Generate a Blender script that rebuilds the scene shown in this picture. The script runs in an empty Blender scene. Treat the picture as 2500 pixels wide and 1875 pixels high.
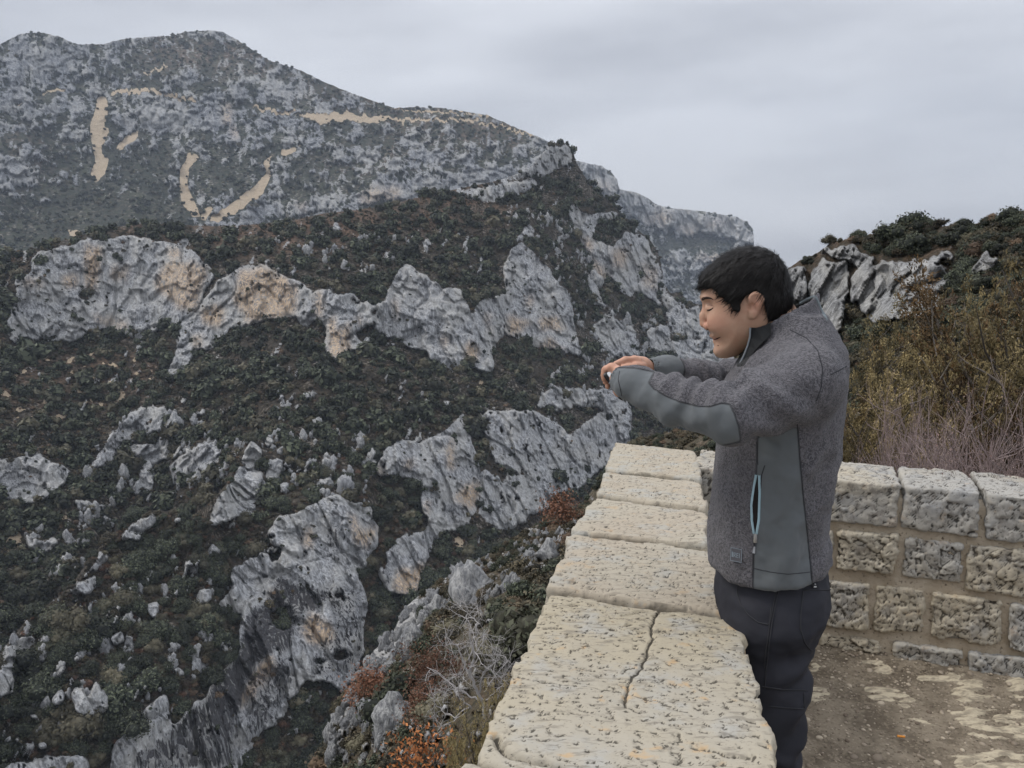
import bpy, bmesh, math, random
import numpy as np
from mathutils import Vector, Matrix

# ------------------------------------------------------------------ camera, sky, sun, exposure
SC = bpy.context.scene
PITCH = math.radians(8.5)
CAMZ = 1.71
FPX = 1925.0                                  # focal length in pixels of the 2500 x 1875 photograph
cam_d = bpy.data.cameras.new('camera')
cam_d.sensor_fit = 'HORIZONTAL'; cam_d.sensor_width = 36.0
cam_d.lens = 36.0 * FPX / 2500.0
cam_d.clip_start = 0.05; cam_d.clip_end = 20000
cam = bpy.data.objects.new('camera', cam_d)
SC.collection.objects.link(cam)
cam.location = (0, 0, CAMZ); cam.rotation_euler = (math.pi/2 - PITCH, 0, 0)
SC.camera = cam

SUN_EL, SUN_AZ = math.radians(48), math.radians(-82)      # azimuth from +Y, clockwise positive
world = bpy.data.worlds.new('World'); SC.world = world; world.use_nodes = True
wn = world.node_tree; wn.nodes.clear()
def wnode(t, **k):
    n = wn.nodes.new(t)
    for a, b in k.items(): setattr(n, a, b)
    return n
w_out = wnode('ShaderNodeOutputWorld'); w_bg = wnode('ShaderNodeBackground')
sky = wnode('ShaderNodeTexSky', sky_type='NISHITA', sun_disc=False)
sky.sun_elevation = SUN_EL; sky.sun_rotation = SUN_AZ; sky.air_density = 1.0; sky.dust_density = 3.0
tc = wnode('ShaderNodeTexCoord'); sepw = wnode('ShaderNodeSeparateXYZ')
wn.links.new(tc.outputs['Generated'], sepw.inputs[0])
# overcast deck: grey, three times brighter at the zenith than at the horizon, with soft streaky cloud
mp = wnode('ShaderNodeMapping'); mp.inputs['Scale'].default_value = (1.0, 1.0, 4.2); mp.inputs['Rotation'].default_value = (0.10, 0.05, 0.4)
wn.links.new(tc.outputs['Generated'], mp.inputs[0])
cn = wnode('ShaderNodeTexNoise'); cn.inputs['Scale'].default_value = 1.9; cn.inputs['Detail'].default_value = 5; cn.inputs['Roughness'].default_value = 0.48
wn.links.new(mp.outputs[0], cn.inputs[0])
cr = wnode('ShaderNodeValToRGB')
cr.color_ramp.elements[0].position = 0.38; cr.color_ramp.elements[0].color = (0.360, 0.375, 0.412, 1)
cr.color_ramp.elements[1].position = 0.60; cr.color_ramp.elements[1].color = (0.520, 0.537, 0.575, 1)
wn.links.new(cn.outputs['Fac'], cr.inputs[0])
zc = wnode('ShaderNodeMath', operation='MAXIMUM'); zc.inputs[1].default_value = 0.0
wn.links.new(sepw.outputs['Z'], zc.inputs[0])
zg = wnode('ShaderNodeMath', operation='MULTIPLY_ADD'); zg.inputs[1].default_value = 2.3; zg.inputs[2].default_value = 1.0
zp = wnode('ShaderNodeMath', operation='POWER'); zp.inputs[1].default_value = 1.6
wn.links.new(zc.outputs[0], zp.inputs[0]); wn.links.new(zp.outputs[0], zg.inputs[0])
cm = wnode('ShaderNodeVectorMath', operation='SCALE')
wn.links.new(cr.outputs[0], cm.inputs[0]); wn.links.new(zg.outputs[0], cm.inputs['Scale'])
sm = wnode('ShaderNodeVectorMath', operation='SCALE'); sm.inputs['Scale'].default_value = 0.07
wn.links.new(sky.outputs[0], sm.inputs[0])
mixw = wnode('ShaderNodeMix', data_type='RGBA'); mixw.inputs['Factor'].default_value = 0.93
wn.links.new(sm.outputs[0], mixw.inputs['A']); wn.links.new(cm.outputs[0], mixw.inputs['B'])
wn.links.new(mixw.outputs['Result'], w_bg.inputs['Color']); w_bg.inputs['Strength'].default_value = 1.0
wn.links.new(w_bg.outputs[0], w_out.inputs[0])

sun_d = bpy.data.lights.new('sun', 'SUN'); sun_d.energy = 1.5; sun_d.angle = math.radians(14); sun_d.color = (1, 0.96, 0.9)
sun = bpy.data.objects.new('sun', sun_d); SC.collection.objects.link(sun)
_sd = Vector((math.sin(SUN_AZ)*math.cos(SUN_EL), math.cos(SUN_AZ)*math.cos(SUN_EL), math.sin(SUN_EL)))
sun.rotation_euler = (-_sd).to_track_quat('-Z', 'Y').to_euler()
SC.view_settings.view_transform = 'Standard'; SC.view_settings.look = 'None'
SC.view_settings.exposure = 0.30; SC.view_settings.gamma = 1.0; SC.view_settings.use_curve_mapping = False
SC.cycles.use_denoising = True
SC.cycles.max_bounces = 6; SC.cycles.diffuse_bounces = 3; SC.cycles.transparent_max_bounces = 8; SC.cycles.volume_bounces = 0
SC.cycles.use_adaptive_sampling = True; SC.cycles.adaptive_threshold = 0.02

# ------------------------------------------------------------------ numeric helpers
rng = np.random.default_rng(7); random.seed(7)
_perm = np.random.default_rng(3).permutation(256).astype(np.int32); _perm = np.concatenate([_perm, _perm, _perm])
_grad = np.random.default_rng(5).normal(size=(256, 3)).astype(np.float32); _grad /= np.linalg.norm(_grad, axis=1)[:, None]
def noise3(p):
    p = np.asarray(p, np.float32); i0 = np.floor(p).astype(np.int32); f = p - i0; i0 &= 255
    u = f*f*f*(f*(f*6-15)+10); out = np.zeros(p.shape[:-1], np.float32)
    for dx in (0, 1):
        wx = u[..., 0] if dx else 1-u[..., 0]
        for dy in (0, 1):
            wy = u[..., 1] if dy else 1-u[..., 1]
            for dz in (0, 1):
                wz = u[..., 2] if dz else 1-u[..., 2]
                h = _perm[_perm[_perm[i0[..., 0]+dx]+i0[..., 1]+dy]+i0[..., 2]+dz]
                g = _grad[h]
                out += wx*wy*wz*(g[..., 0]*(f[..., 0]-dx)+g[..., 1]*(f[..., 1]-dy)+g[..., 2]*(f[..., 2]-dz))
    return out*1.6
def fbm(p, oct=4, lac=2.03, gain=0.5):
    p = np.asarray(p, np.float32); a = 1.0; s = 0; t = 0
    for k in range(oct):
        s = s + a*noise3(p + 17.3*k); t += a; a *= gain; p = p*lac
    return s/t
def ridged(p, oct=4, lac=2.03, gain=0.5):
    p = np.asarray(p, np.float32); a = 1.0; s = 0; t = 0
    for k in range(oct):
        s = s + a*(1-2*np.abs(noise3(p + 9.1*k))); t += a; a *= gain; p = p*lac
    return s/t
def chips(V, cell, o):
    """fractured facets: each cell of a jittered lattice is a tilted plane"""
    q = V/cell+o; i0 = np.floor(q).astype(int); best = np.full(len(V), 9e9); h = np.zeros(len(V))
    for dx in (-1, 0, 1):
        for dy in (-1, 0, 1):
            for dz in (-1, 0, 1):
                c = i0+np.array([dx, dy, dz]); k = _perm[_perm[_perm[c[:, 0] & 255]+(c[:, 1] & 255)]+(c[:, 2] & 255)]
                r = _grad[k]; p_ = c+0.5+0.45*r; d = q-p_; m_ = (d*d).sum(1); s2 = _grad[(k+77) & 255]
                val = 0.55*(d*s2).sum(1)+0.55*_grad[(k+31) & 255][:, 0]; w = m_ < best; best = np.where(w, m_, best); h = np.where(w, val, h)
    return h
def sstep(a, b, x):
    t = np.clip((x-a)/(b-a), 0, 1); return t*t*(3-2*t)
def raydir(px, py):
    """unit-free world ray of a photograph pixel (y forward component of the optical axis = 1)"""
    px = np.asarray(px, float); py = np.asarray(py, float)
    cx = (px-1250)/FPX; cy = (937.5-py)/FPX
    c, s = math.cos(PITCH), math.sin(PITCH)
    return np.stack([cx, c + cy*s, cy*c - s], -1)
def on_z(px, py, z):
    d = raydir(px, py); t = (z-CAMZ)/d[..., 2]
    return np.stack([d[..., 0]*t, d[..., 1]*t, np.full_like(t, 0)+z], -1)
def on_plane(px, py, p0, n):
    d = raydir(px, py); o = np.array([0, 0, CAMZ]); t = ((np.asarray(p0)-o) @ np.asarray(n))/(d @ np.asarray(n))
    return o + d*t[..., None]
def inpoly(X, Y, poly):
    ins = np.zeros(X.shape, bool); n = len(poly)
    for i in range(n):
        x1, y1 = poly[i]; x2, y2 = poly[(i+1) % n]
        if y1 == y2: continue
        ins ^= ((y1 > Y) != (y2 > Y)) & (X < (x2-x1)*(Y-y1)/(y2-y1)+x1)
    return ins
def blur(a, r):
    if r < 1: return a
    for ax in (0, 1):
        for _ in range(2):
            k = int(r); pad = [(0, 0), (0, 0)]; pad[ax] = (k+1, k)
            c = np.cumsum(np.pad(a, pad, mode='edge'), axis=ax, dtype=np.float64)
            n = a.shape[ax]
            hi = np.take(c, np.arange(2*k+1, 2*k+1+n), axis=ax); lo = np.take(c, np.arange(0, n), axis=ax)
            a = ((hi-lo)/(2*k+1)).astype(np.float32)
    return a
def dct_solve(rhs, lam, mu):
    ny, nx = rhs.shape
    def dct(a):
        n = a.shape[-1]; v = np.concatenate([a, a[..., ::-1]], -1)
        F = np.fft.rfft(v, axis=-1)[..., :n]
        return (F*np.exp(-1j*np.pi*np.arange(n)/(2*n))).real/2
    def idct(c):
        n = c.shape[-1]; k = np.arange(n)
        F = np.zeros(c.shape[:-1]+(n+1,), complex); F[..., :n] = 2*c*np.exp(1j*np.pi*k/(2*n))
        return np.fft.irfft(F, n=2*n, axis=-1)[..., :n]
    C = dct(dct(rhs).T).T
    ky = 2-2*np.cos(np.pi*np.arange(ny)/ny); kx = 2-2*np.cos(np.pi*np.arange(nx)/nx)
    C /= ky[:, None] + lam*kx[None] + mu
    return idct(idct(C.T).T)
def rbf(pts, X, Y):
    """thin-plate interpolation of (x, y, value)"""
    P = np.array(pts, float); S = 500.0
    x, y, v = P[:, 0]/S, P[:, 1]/S, P[:, 2]; n = len(P)
    def k(d2): return np.where(d2 > 1e-12, 0.5*d2*np.log(d2+1e-12), 0)
    A = np.zeros((n+3, n+3)); A[:n, :n] = k((x[:, None]-x)**2+(y[:, None]-y)**2) + np.eye(n)*0.02
    A[:n, n] = A[n, :n] = 1; A[:n, n+1] = A[n+1, :n] = x; A[:n, n+2] = A[n+2, :n] = y
    w = np.linalg.solve(A, np.concatenate([v, [0, 0, 0]]))
    out = w[n] + w[n+1]*X/S + w[n+2]*Y/S
    for i in range(n): out = out + w[i]*k((X/S-x[i])**2+(Y/S-y[i])**2)
    return out

# ------------------------------------------------------------------ scene helpers
ROOT = SC.collection
def tag(o, label=None, cat=None, group=None, kind=None):
    if label: o['label'] = label
    if cat: o['category'] = cat
    if group: o['group'] = group
    if kind: o['kind'] = kind
    return o
def mesh_np(name, V, F, mat=None, parent=None, smooth=True, attrs=None, mats=None, midx=None):
    me = bpy.data.meshes.new(name)
    V = np.asarray(V, np.float32); F = np.asarray(F, np.int32); k = F.shape[1]
    me.vertices.add(len(V)); me.vertices.foreach_set('co', V.ravel())
    me.loops.add(F.size); me.loops.foreach_set('vertex_index', F.ravel())
    me.polygons.add(len(F)); me.polygons.foreach_set('loop_start', np.arange(0, F.size, k, dtype=np.int32))
    me.update(calc_edges=True)
    if smooth: me.polygons.foreach_set('use_smooth', np.ones(len(F), bool))
    for m in (mats or ([mat] if mat else [])): me.materials.append(m)
    if midx is not None: me.polygons.foreach_set('material_index', np.asarray(midx, np.int32))
    for an, av in (attrs or {}).items():
        av = np.asarray(av, np.float32)
        if av.ndim == 1:
            a = me.attributes.new(an, 'FLOAT', 'POINT'); a.data.foreach_set('value', av)
        else:
            a = me.attributes.new(an, 'FLOAT_VECTOR', 'POINT'); a.data.foreach_set('vector', av.ravel())
    me.validate(clean_customdata=False)
    o = bpy.data.objects.new(name, me); ROOT.objects.link(o)
    if parent: o.parent = parent
    return o
def empty(name, loc=(0, 0, 0)):
    o = bpy.data.objects.new(name, None); ROOT.objects.link(o); o.location = loc; o.empty_display_size = 0.1
    return o

class NT:
    """short-hand for building a node material"""
    def __init__(s, name):
        s.m = bpy.data.materials.new(name); s.m.use_nodes = True; s.t = s.m.node_tree
        s.b = s.t.nodes['Principled BSDF']; s.out = s.t.nodes['Material Output']
        s.b.inputs['Roughness'].default_value = 0.9; s.b.inputs['Specular IOR Level'].default_value = 0.25
    def n(s, typ, **k):
        x = s.t.nodes.new(typ)
        for a, b in k.items(): setattr(x, a, b)
        return x
    def l(s, a, b): s.t.links.new(a, b)
    def setin(s, sock, v):
        if hasattr(v, 'is_linked') or isinstance(v, bpy.types.NodeSocket): s.l(v, sock)
        else:
            if isinstance(v, tuple) and len(v) == 3 and sock.type == 'RGBA': v = v + (1,)
            sock.default_value = v
    def coords(s, scale=(1, 1, 1), kind='Object'):
        c = s.n('ShaderNodeTexCoord'); m = s.n('ShaderNodeMapping'); m.inputs['Scale'].default_value = scale
        s.l(c.outputs[kind], m.inputs[0]); return m.outputs[0]
    def noise(s, vec, scale, detail=4, rough=0.55, dist=0.0, out='Fac'):
        x = s.n('ShaderNodeTexNoise'); s.l(vec, x.inputs['Vector'])
        x.inputs['Scale'].default_value = scale; x.inputs['Detail'].default_value = detail
        x.inputs['Roughness'].default_value = rough; x.inputs['Distortion'].default_value = dist
        return x.outputs[out]
    def voro(s, vec, scale, feature='F1', out='Distance', rand=1.0):
        x = s.n('ShaderNodeTexVoronoi', feature=feature); s.l(vec, x.inputs['Vector']); x.inputs['Scale'].default_value = scale
        x.inputs['Randomness'].default_value = rand
        return x.outputs[out]
    def math(s, op, a, b=0.0, c=None, clamp=False):
        x = s.n('ShaderNodeMath', operation=op, use_clamp=clamp); s.setin(x.inputs[0], a); s.setin(x.inputs[1], b)
        if c is not None: s.setin(x.inputs[2], c)
        return x.outputs[0]
    def ramp(s, f, a, b, ca=None, cb=None):
        """smooth remap of f from [a,b] to [0,1] or between two colours"""
        x = s.n('ShaderNodeMapRange', interpolation_type='SMOOTHSTEP'); s.setin(x.inputs[0], f)
        x.inputs[1].default_value = a; x.inputs[2].default_value = b
        if ca is None: return x.outputs[0]
        return s.mix(x.outputs[0], ca, cb)
    def mix(s, f, a, b, mode='MIX'):
        x = s.n('ShaderNodeMix', data_type='RGBA', blend_type=mode)
        s.setin(x.inputs['Factor'], f); s.setin(x.inputs['A'], a); s.setin(x.inputs['B'], b); return x.outputs['Result']
    def attr(s, name): 
        x = s.n('ShaderNodeAttribute', attribute_name=name); return x.outputs['Fac']
    def bump(s, h, dist, strength=1.0, normal=None):
        x = s.n('ShaderNodeBump'); x.inputs['Strength'].default_value = strength; x.inputs['Distance'].default_value = dist
        s.l(h, x.inputs['Height'])
        if normal: s.l(normal, x.inputs['Normal'])
        return x.outputs[0]
    def done(s, color, normal=None, rough=None):
        s.setin(s.b.inputs['Base Color'], color)
        if normal is not None: s.l(normal, s.b.inputs['Normal'])
        if rough is not None: s.setin(s.b.inputs['Roughness'], rough)
        return s.m
# ================================================================== TERRAIN
TILES = {'A': (0, 0, 1250/2206), 'R1': (0, 500, 700/2212), 'R2': (600, 500, 700/2212), 'R3': (1100, 400, 700/1936), 'R4': (0, 950, 700/2212),
         'R5': (600, 950, 700/2212), 'R6': (0, 1375, 700/2212), 'R7': (600, 1375, 700/2212), 'R8': (1000, 1000, 500/1659), 'R9': (1900, 500, 600/1422), 'P': (0, 0, 1)}
def polys(spec):
    out = []
    for tile, val, pts in spec:
        ox, oy, s = TILES[tile]; out.append((val, [(ox+x*s, oy+y*s) for x, y in pts]))
    return out
def box(x0, y0, x1, y1): return [(x0, y0), (x1, y0), (x1, y1), (x0, y1)]

def terrain_material(name, unit, veg_a, veg_b, ground, rock_tint=(0.415, 0.418, 0.425), scrub=0.0):
    t = NT(name)
    fine = t.noise(t.coords((1, 1, 0.8)), 1/unit, 4, 0.65)
    st = t.noise(t.coords((1, 1, 0.10)), 1.6/unit, 3, 0.65, 0.3)          # vertical streaks
    mid = t.attr('mid'); rk = t.ramp(t.math('ADD', t.attr('rock'), t.math('MULTIPLY', t.math('SUBTRACT', fine, 0.5), 0.7)), 0.42, 0.54)
    k = lambda f: tuple(c*f for c in rock_tint)
    rc = t.mix(t.ramp(st, 0.36, 0.64), k(0.42), k(1.10))
    rc = t.mix(t.math('MULTIPLY', mid, 0.45), rc, (0.46, 0.445, 0.41))
    rc = t.mix(t.math('MULTIPLY', t.ramp(fine, 0.45, 0.30), 0.6), rc, k(0.40))
    org = t.math('MULTIPLY', t.attr('orange'), t.ramp(st, 0.36, 0.56))
    rc = t.mix(org, rc, t.mix(t.ramp(st, .4, .7), (0.38, 0.255, 0.155), (0.60, 0.48, 0.35)))
    blk = t.ramp(t.math('ADD', st, t.math('MULTIPLY', t.math('SUBTRACT', t.attr('black'), 0.5), 0.26)), 0.50, 0.57)
    blk = t.math('MULTIPLY', t.ramp(t.attr('black'), 0.1, 0.4), blk)
    rc = t.mix(t.math('MULTIPLY', blk, 0.92), rc, (0.035, 0.033, 0.036))
    gc = t.mix(t.ramp(fine, 0.35, 0.62), veg_a, veg_b)
    gc = t.mix(t.math('MULTIPLY', t.ramp(fine, 0.50, 0.66), mid), gc, ground)
    gc = t.mix(t.attr('brown'), gc, t.mix(t.ramp(fine, 0.3, 0.7), (0.045, 0.029, 0.019), (0.17, 0.105, 0.065)))
    if scrub:
        d = t.ramp(t.voro(t.coords(), 0.5/unit, 'F1'), 0.55, 0.38)
        gc = t.mix(t.math('MULTIPLY', d, scrub), gc, t.mix(mid, (0.020, 0.027, 0.016), (0.05, 0.055, 0.030)))
    col = t.mix(rk, gc, rc)
    tn = t.ramp(t.math('ADD', t.attr('tan'), t.math('MULTIPLY', t.math('SUBTRACT', fine, 0.5), 0.45)), 0.40, 0.52)
    col = t.mix(tn, col, t.mix(fine, (0.32, 0.245, 0.165), (0.52, 0.42, 0.30)))
    h = t.math('ADD', fine, t.math('MULTIPLY', st, 0.7))
    return t.done(col, t.bump(h, unit*1.5, 0.8))

class Sheet:
    """one hillside: a grid of photograph directions, each pushed out to the distance its slope angle implies"""
    def __init__(s, x0, x1, y0, y1, step, ctrl, seed=0):
        s.xs = np.arange(x0, x1+step, step, dtype=np.float64); s.ys = np.arange(y0, y1+step, step, dtype=np.float64)
        s.X, s.Y = np.meshgrid(s.xs, s.ys); s.step = step; s.shape = s.X.shape
        s.ctrl = ctrl; s.z = lambda: np.zeros(s.shape, np.float32)
        s.f = {k: s.z() for k in ('rock', 'orange', 'black', 'tan', 'brown', 'dense', 'mid')}
        D = raydir(s.X, s.Y); s.hor = np.hypot(D[..., 0], D[..., 1]); s.te = D[..., 2]/s.hor; s.D = D
        q = np.stack([s.X, s.Y, np.full(s.shape, seed*31.7)], -1)
        s.wx = fbm(q/(45, 45, 1), 3)*9 + fbm(q/(13, 13, 1), 2)*5; s.wy = fbm(q/(45, 45, 1)+40, 3)*12 + fbm(q/(11, 60, 1)+40, 3)*34 + fbm(q/(5, 24, 1)+50, 2)*10
    fray = 1.0; gully = 0.0; gscale = 17.0
    def paint(s, name, spec, soft=2, warp=1.0, mode='max'):
        for val, pl in polys(spec):
            m = inpoly(s.X+s.wx*warp, s.Y+s.wy*warp, pl).astype(np.float32)
            if soft: m = blur(m, soft)
            if mode == 'max': s.f[name] = np.maximum(s.f[name], m*val)
            elif mode == 'set': s.f[name] = s.f[name]*(1-m)+m*val
    def line(s, name, tile, pts, width, val=1.0):
        ox, oy, k = TILES[tile]; pts = [(ox+a*k, oy+b*k) for a, b in pts]; d = np.full(s.shape, 1e9)
        X = s.X+s.wx*0.5; Y = s.Y+s.wy*0.5
        for (ax, ay), (bx, by) in zip(pts[:-1], pts[1:]):
            t = np.clip(((X-ax)*(bx-ax)+(Y-ay)*(by-ay))/((bx-ax)**2+(by-ay)**2), 0, 1)
            d = np.minimum(d, np.hypot(X-ax-t*(bx-ax), Y-ay-t*(by-ay)))
        s.f[name] = np.maximum(s.f[name], val*(1-sstep(width*0.35, width, d)).astype(np.float32))
    def solve(s, s_rock, s_veg, lam=0.12, mu=2e-5, jump=None, slope_extra=None):
        rk = blur(s.f['rock'], 2); ang = s_veg + (s_rock-s_veg)*sstep(0.25, 0.75, rk)
        if slope_extra is not None: ang = slope_extra(s, ang)
        ts = np.tan(np.radians(ang)); te = s.te
        ts = np.maximum(ts, te+0.08)
        g = np.log(np.maximum(ts[1:]-te[1:], 0.02)/np.maximum(ts[1:]-te[:-1], 0.02))       # L[j]-L[j+1]
        g = -np.clip(g, -0.02, 0.09)
        if jump is not None: g = g - jump(s)[1:]
        h = np.zeros((s.shape[0], s.shape[1]-1))
        L0 = rbf([(a, b, math.log(r)) for a, b, r in s.ctrl], s.X, s.Y)
        rhs = mu*L0
        rhs[1:] += g; rhs[:-1] -= g
        s.L = dct_solve(rhs, lam, mu)
        s.L0 = L0
    def world(s, L=None):
        r = np.exp(s.L if L is None else L); t = r/s.hor
        return np.stack([s.D[..., 0]*t, s.D[..., 1]*t, CAMZ+s.D[..., 2]*t], -1)
    def relief(s, unit, amp_rock, amp_veg):
        q = np.stack([s.X, s.Y, np.full(s.shape, 7.7)], -1)
        n1 = fbm(q/(22, 34, 1), 4); n2 = fbm(q/(7, 13, 1)+3, 2)
        s.f['rock'] = np.clip(s.f['rock']+s.fray*(0.42*n1+0.26*n2), 0, 1.2).astype(np.float32)
        s.f['mid'] = sstep(-0.25, 0.35, fbm(q/(60, 60, 1)+8, 3)).astype(np.float32)
        s.f['brown'] = (s.f['brown']*sstep(-0.3, 0.15, n1+n2*0.5)).astype(np.float32)
        P = s.world(); rk = sstep(0.3, 0.7, s.f['rock'])
        q = P.copy(); q[..., 2] *= 0.16
        q[..., 2] *= 0.6
        big = ridged(q/(unit*10), 2); mid = ridged(q/(unit*3.2)+5, 3); q2 = P.copy(); q2[..., 2] *= 0.4
        sm_ = np.zeros(s.shape); ri = rk > 0.02; Q = P[ri]*np.array([1, 1, 0.42]); Q = Q+unit*0.5*np.stack([fbm(Q/(unit*1.5), 2), fbm(Q/(unit*1.5)+7, 2), fbm(Q/(unit*1.5)+3, 2)], -1)
        sm_[ri] = 1.0*chips(Q, unit*3.0, 3)+0.6*chips(Q, unit*1.15, 9)
        q3 = P.copy(); q3[..., 2] *= 0.035; cleft = 1-sstep(0.0, 0.12, np.abs(noise3(q3/(unit*4.5)+21)))
        d = rk*amp_rock*(0.9+1.3*big+0.35*mid+1.0*sm_-0.7*cleft)
        led = np.abs(noise3(np.stack([P[..., 0]/(unit*16), P[..., 1]/(unit*16), P[..., 2]/(unit*5)], -1)))
        d -= rk*amp_rock*0.3*(1-sstep(0.0, 0.05, led))
        d += (1-rk)*amp_veg*(fbm(P/(unit*8), 3)+0.4*fbm(P/(unit*1.6), 2))
        if s.gully: d += s.gully*(0.6+0.4*(1-rk))*ridged(P*np.array([1, 1, 0.5])/(unit*s.gscale)+31, 3)
        r = np.exp(s.L); s.L = s.L - d/r
        s.P = s.world()
    def build(s, name, mat, top, kind='structure', rough_top=0.0, bottom=None, right=None):
        """cut along the skyline 'top' (x -> y); rows above it fold down behind the crest"""
        tx = np.array([p[0] for p in top], float); ty = np.array([p[1] for p in top], float)
        T = np.interp(s.xs, tx, ty)
        if rough_top:
            q = np.stack([s.xs/9.0, np.full_like(s.xs, 3.3), np.full_like(s.xs, s.ctrl[0][2])], -1); T = T + fbm(q, 3)*rough_top*2
        s.T = T; ny, nx = s.shape; P = s.P.copy()
        j0 = np.clip(np.ceil((T-s.ys[0])/s.step).astype(int), 0, ny-2)          # first row at or below the skyline
        # snap that row onto the skyline itself
        for i in range(nx):
            j = j0[i]; d = raydir(s.xs[i], T[i]); hz = math.hypot(d[0], d[1]); t = math.exp(s.L[j, i])/hz
            P[j, i] = (d[0]*t, d[1]*t, CAMZ+d[2]*t)
        keep = np.arange(ny)[:, None] >= j0[None]
        inside = keep.copy()
        if bottom is not None:
            B = np.interp(s.xs, [p[0] for p in bottom], [p[1] for p in bottom]); inside &= s.Y <= B[None]+s.step*2
        idx = np.arange(ny*nx).reshape(ny, nx)
        a, b, c, d = idx[:-1, :-1], idx[1:, :-1], idx[1:, 1:], idx[:-1, 1:]
        ok = inside[:-1, :-1] & inside[1:, :-1] & inside[1:, 1:] & inside[:-1, 1:]
        F = np.stack([a[ok], b[ok], c[ok], d[ok]], -1)
        # triangles closing the saw-tooth where the skyline steps between columns
        V = P.reshape(-1, 3); extraF = []; extraV = []
        ids = [idx[j0[i], i] for i in range(nx)]
        n0 = len(V)
        for i in range(nx-1):
            ja, jb = j0[i], j0[i+1]
            if ja > jb:      # left column starts lower
                for j in range(jb, ja): extraF.append((idx[ja, i], idx[j+1, i+1], idx[j, i+1], idx[j, i+1]))
            elif jb > ja:
                for j in range(ja, jb): extraF.append((idx[j, i], idx[j+1, i], idx[jb, i+1], idx[jb, i+1]))
        # back of the crest
        top3 = V[ids]; r = np.linalg.norm(top3[:, :2], axis=1, keepdims=True); hdir = top3[:, :2]/r
        drop = 0.02*r
        b1 = np.concatenate([top3[:, :2]+hdir*0.03*r, top3[:, 2:]-drop*0.4], 1)
        b2 = np.concatenate([top3[:, :2]+hdir*0.18*r, top3[:, 2:]-drop*5], 1)
        V = np.concatenate([V, b1, b2]); nb = n0+nx
        for i in range(nx-1):
            extraF.append((n0+i, ids[i], ids[i+1], n0+i+1)); extraF.append((nb+i, n0+i, n0+i+1, nb+i+1))
        att = {k: np.concatenate([v.ravel(), v[j0, np.arange(nx)], v[j0, np.arange(nx)]]) for k, v in s.f.items() if k != 'dense'}
        Q = np.array(extraF, np.int64); tri = Q[Q[:, 2] == Q[:, 3]][:, :3]; qd = Q[Q[:, 2] != Q[:, 3]]
        # as quads and triangles: split all into triangles
        F = np.concatenate([F, qd]); T3 = np.concatenate([F[:, [0, 1, 2]], F[:, [0, 2, 3]], tri])
        used = np.unique(T3); remap = np.full(len(V), -1); remap[used] = np.arange(len(used))
        s.inside = inside
        o = mesh_np(name, V[used], remap[T3], mat, attrs={k: v[used] for k, v in att.items()})
        return tag(o, kind=kind)
    def scatter(s, prob, n, rs):
        """random points weighted by prob (on the visible face)"""
        w = (prob*s.inside).ravel().astype(np.float64); w[w < 0] = 0; w /= w.sum()
        k = rs.choice(w.size, size=n, p=w); jx = rs.uniform(-.5, .5, n); jy = rs.uniform(-.5, .5, n)
        px = s.X.ravel()[k]+jx*s.step; py = s.Y.ravel()[k]+jy*s.step; py = np.maximum(py, np.interp(px, s.xs, s.T))
        L = s.L.ravel()[k]; d = raydir(px, py); t = np.exp(L)/np.hypot(d[:, 0], d[:, 1])
        P = np.stack([d[:, 0]*t, d[:, 1]*t, CAMZ+d[:, 2]*t], -1)
        return P, px, py, np.exp(L)

# ------------------------------------------------------------------ far plateau (beyond the gorge, bluish)
shA = Sheet(1330, 1900, 380, 1120, 3.0, [(1420, 400, 2500), (1500, 430, 2450), (1500, 700, 2250), (1530, 470, 3000), (1830, 550, 3100), (1700, 620, 2900), (1850, 800, 2600), (1600, 900, 2200), (1850, 1050, 2000)], 1)
shA.f['rock'] += 0.47
shA.paint('rock', [('R3', 0.95, [(850, 0), (1020, 15), (1130, 110), (1130, 280), (1000, 180)]),
    ('R3', 0.95, [(1130, 170), (1250, 190), (1400, 280), (1936, 370), (2080, 480), (2080, 560), (1700, 480), (1560, 500), (1300, 400), (1140, 310)]),
    ('R3', 0.8, [(1480, 560), (1600, 540), (1620, 640), (1500, 700)]), ('R3', 0.8, [(1640, 620), (1900, 590), (1850, 680), (1660, 680)])], 2)
shA.paint('rock', [('R3', 0.15, [(1400, 470), (1900, 500), (1900, 570), (1500, 560)])], 3, 1, 'set')
shA.paint('orange', [('R3', 0.9, [(1300, 350), (1500, 350), (1500, 400), (1330, 400)]), ('R3', 0.8, [(1560, 420), (1680, 420), (1680, 480), (1570, 480)]),
    ('R3', 0.5, [(980, 90), (1080, 100), (1080, 200), (1000, 160)]), ('R3', 0.8, [(1660, 600), (1850, 590), (1820, 650), (1670, 650)]), ('R3', .7, [(1720, 380), (1850, 390), (1850, 430), (1720, 420)])], 3)
shA.solve(74, 36, lam=0.3, mu=6e-5, jump=lambda s: 0*s.X)
shA.relief(16, 26, 6)
matA = terrain_material('far_plateau_rock', 9, (0.045, 0.052, 0.035), (0.085, 0.085, 0.06), (0.24, 0.21, 0.17), scrub=0.7)
topA = [(1300, 380), (1401, 390), (1440, 400), (1469, 405), (1494, 422), (1508, 440), (1511, 462), (1552, 469), (1581, 483), (1606, 501), (1642, 508), (1715, 516), (1800, 530), (1822, 541), (1836, 556), (1840, 575), (1841, 640), (1846, 760), (1852, 1100), (1960, 1118)]
shA.build('plateau', matA, topA, rough_top=1.2)

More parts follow.
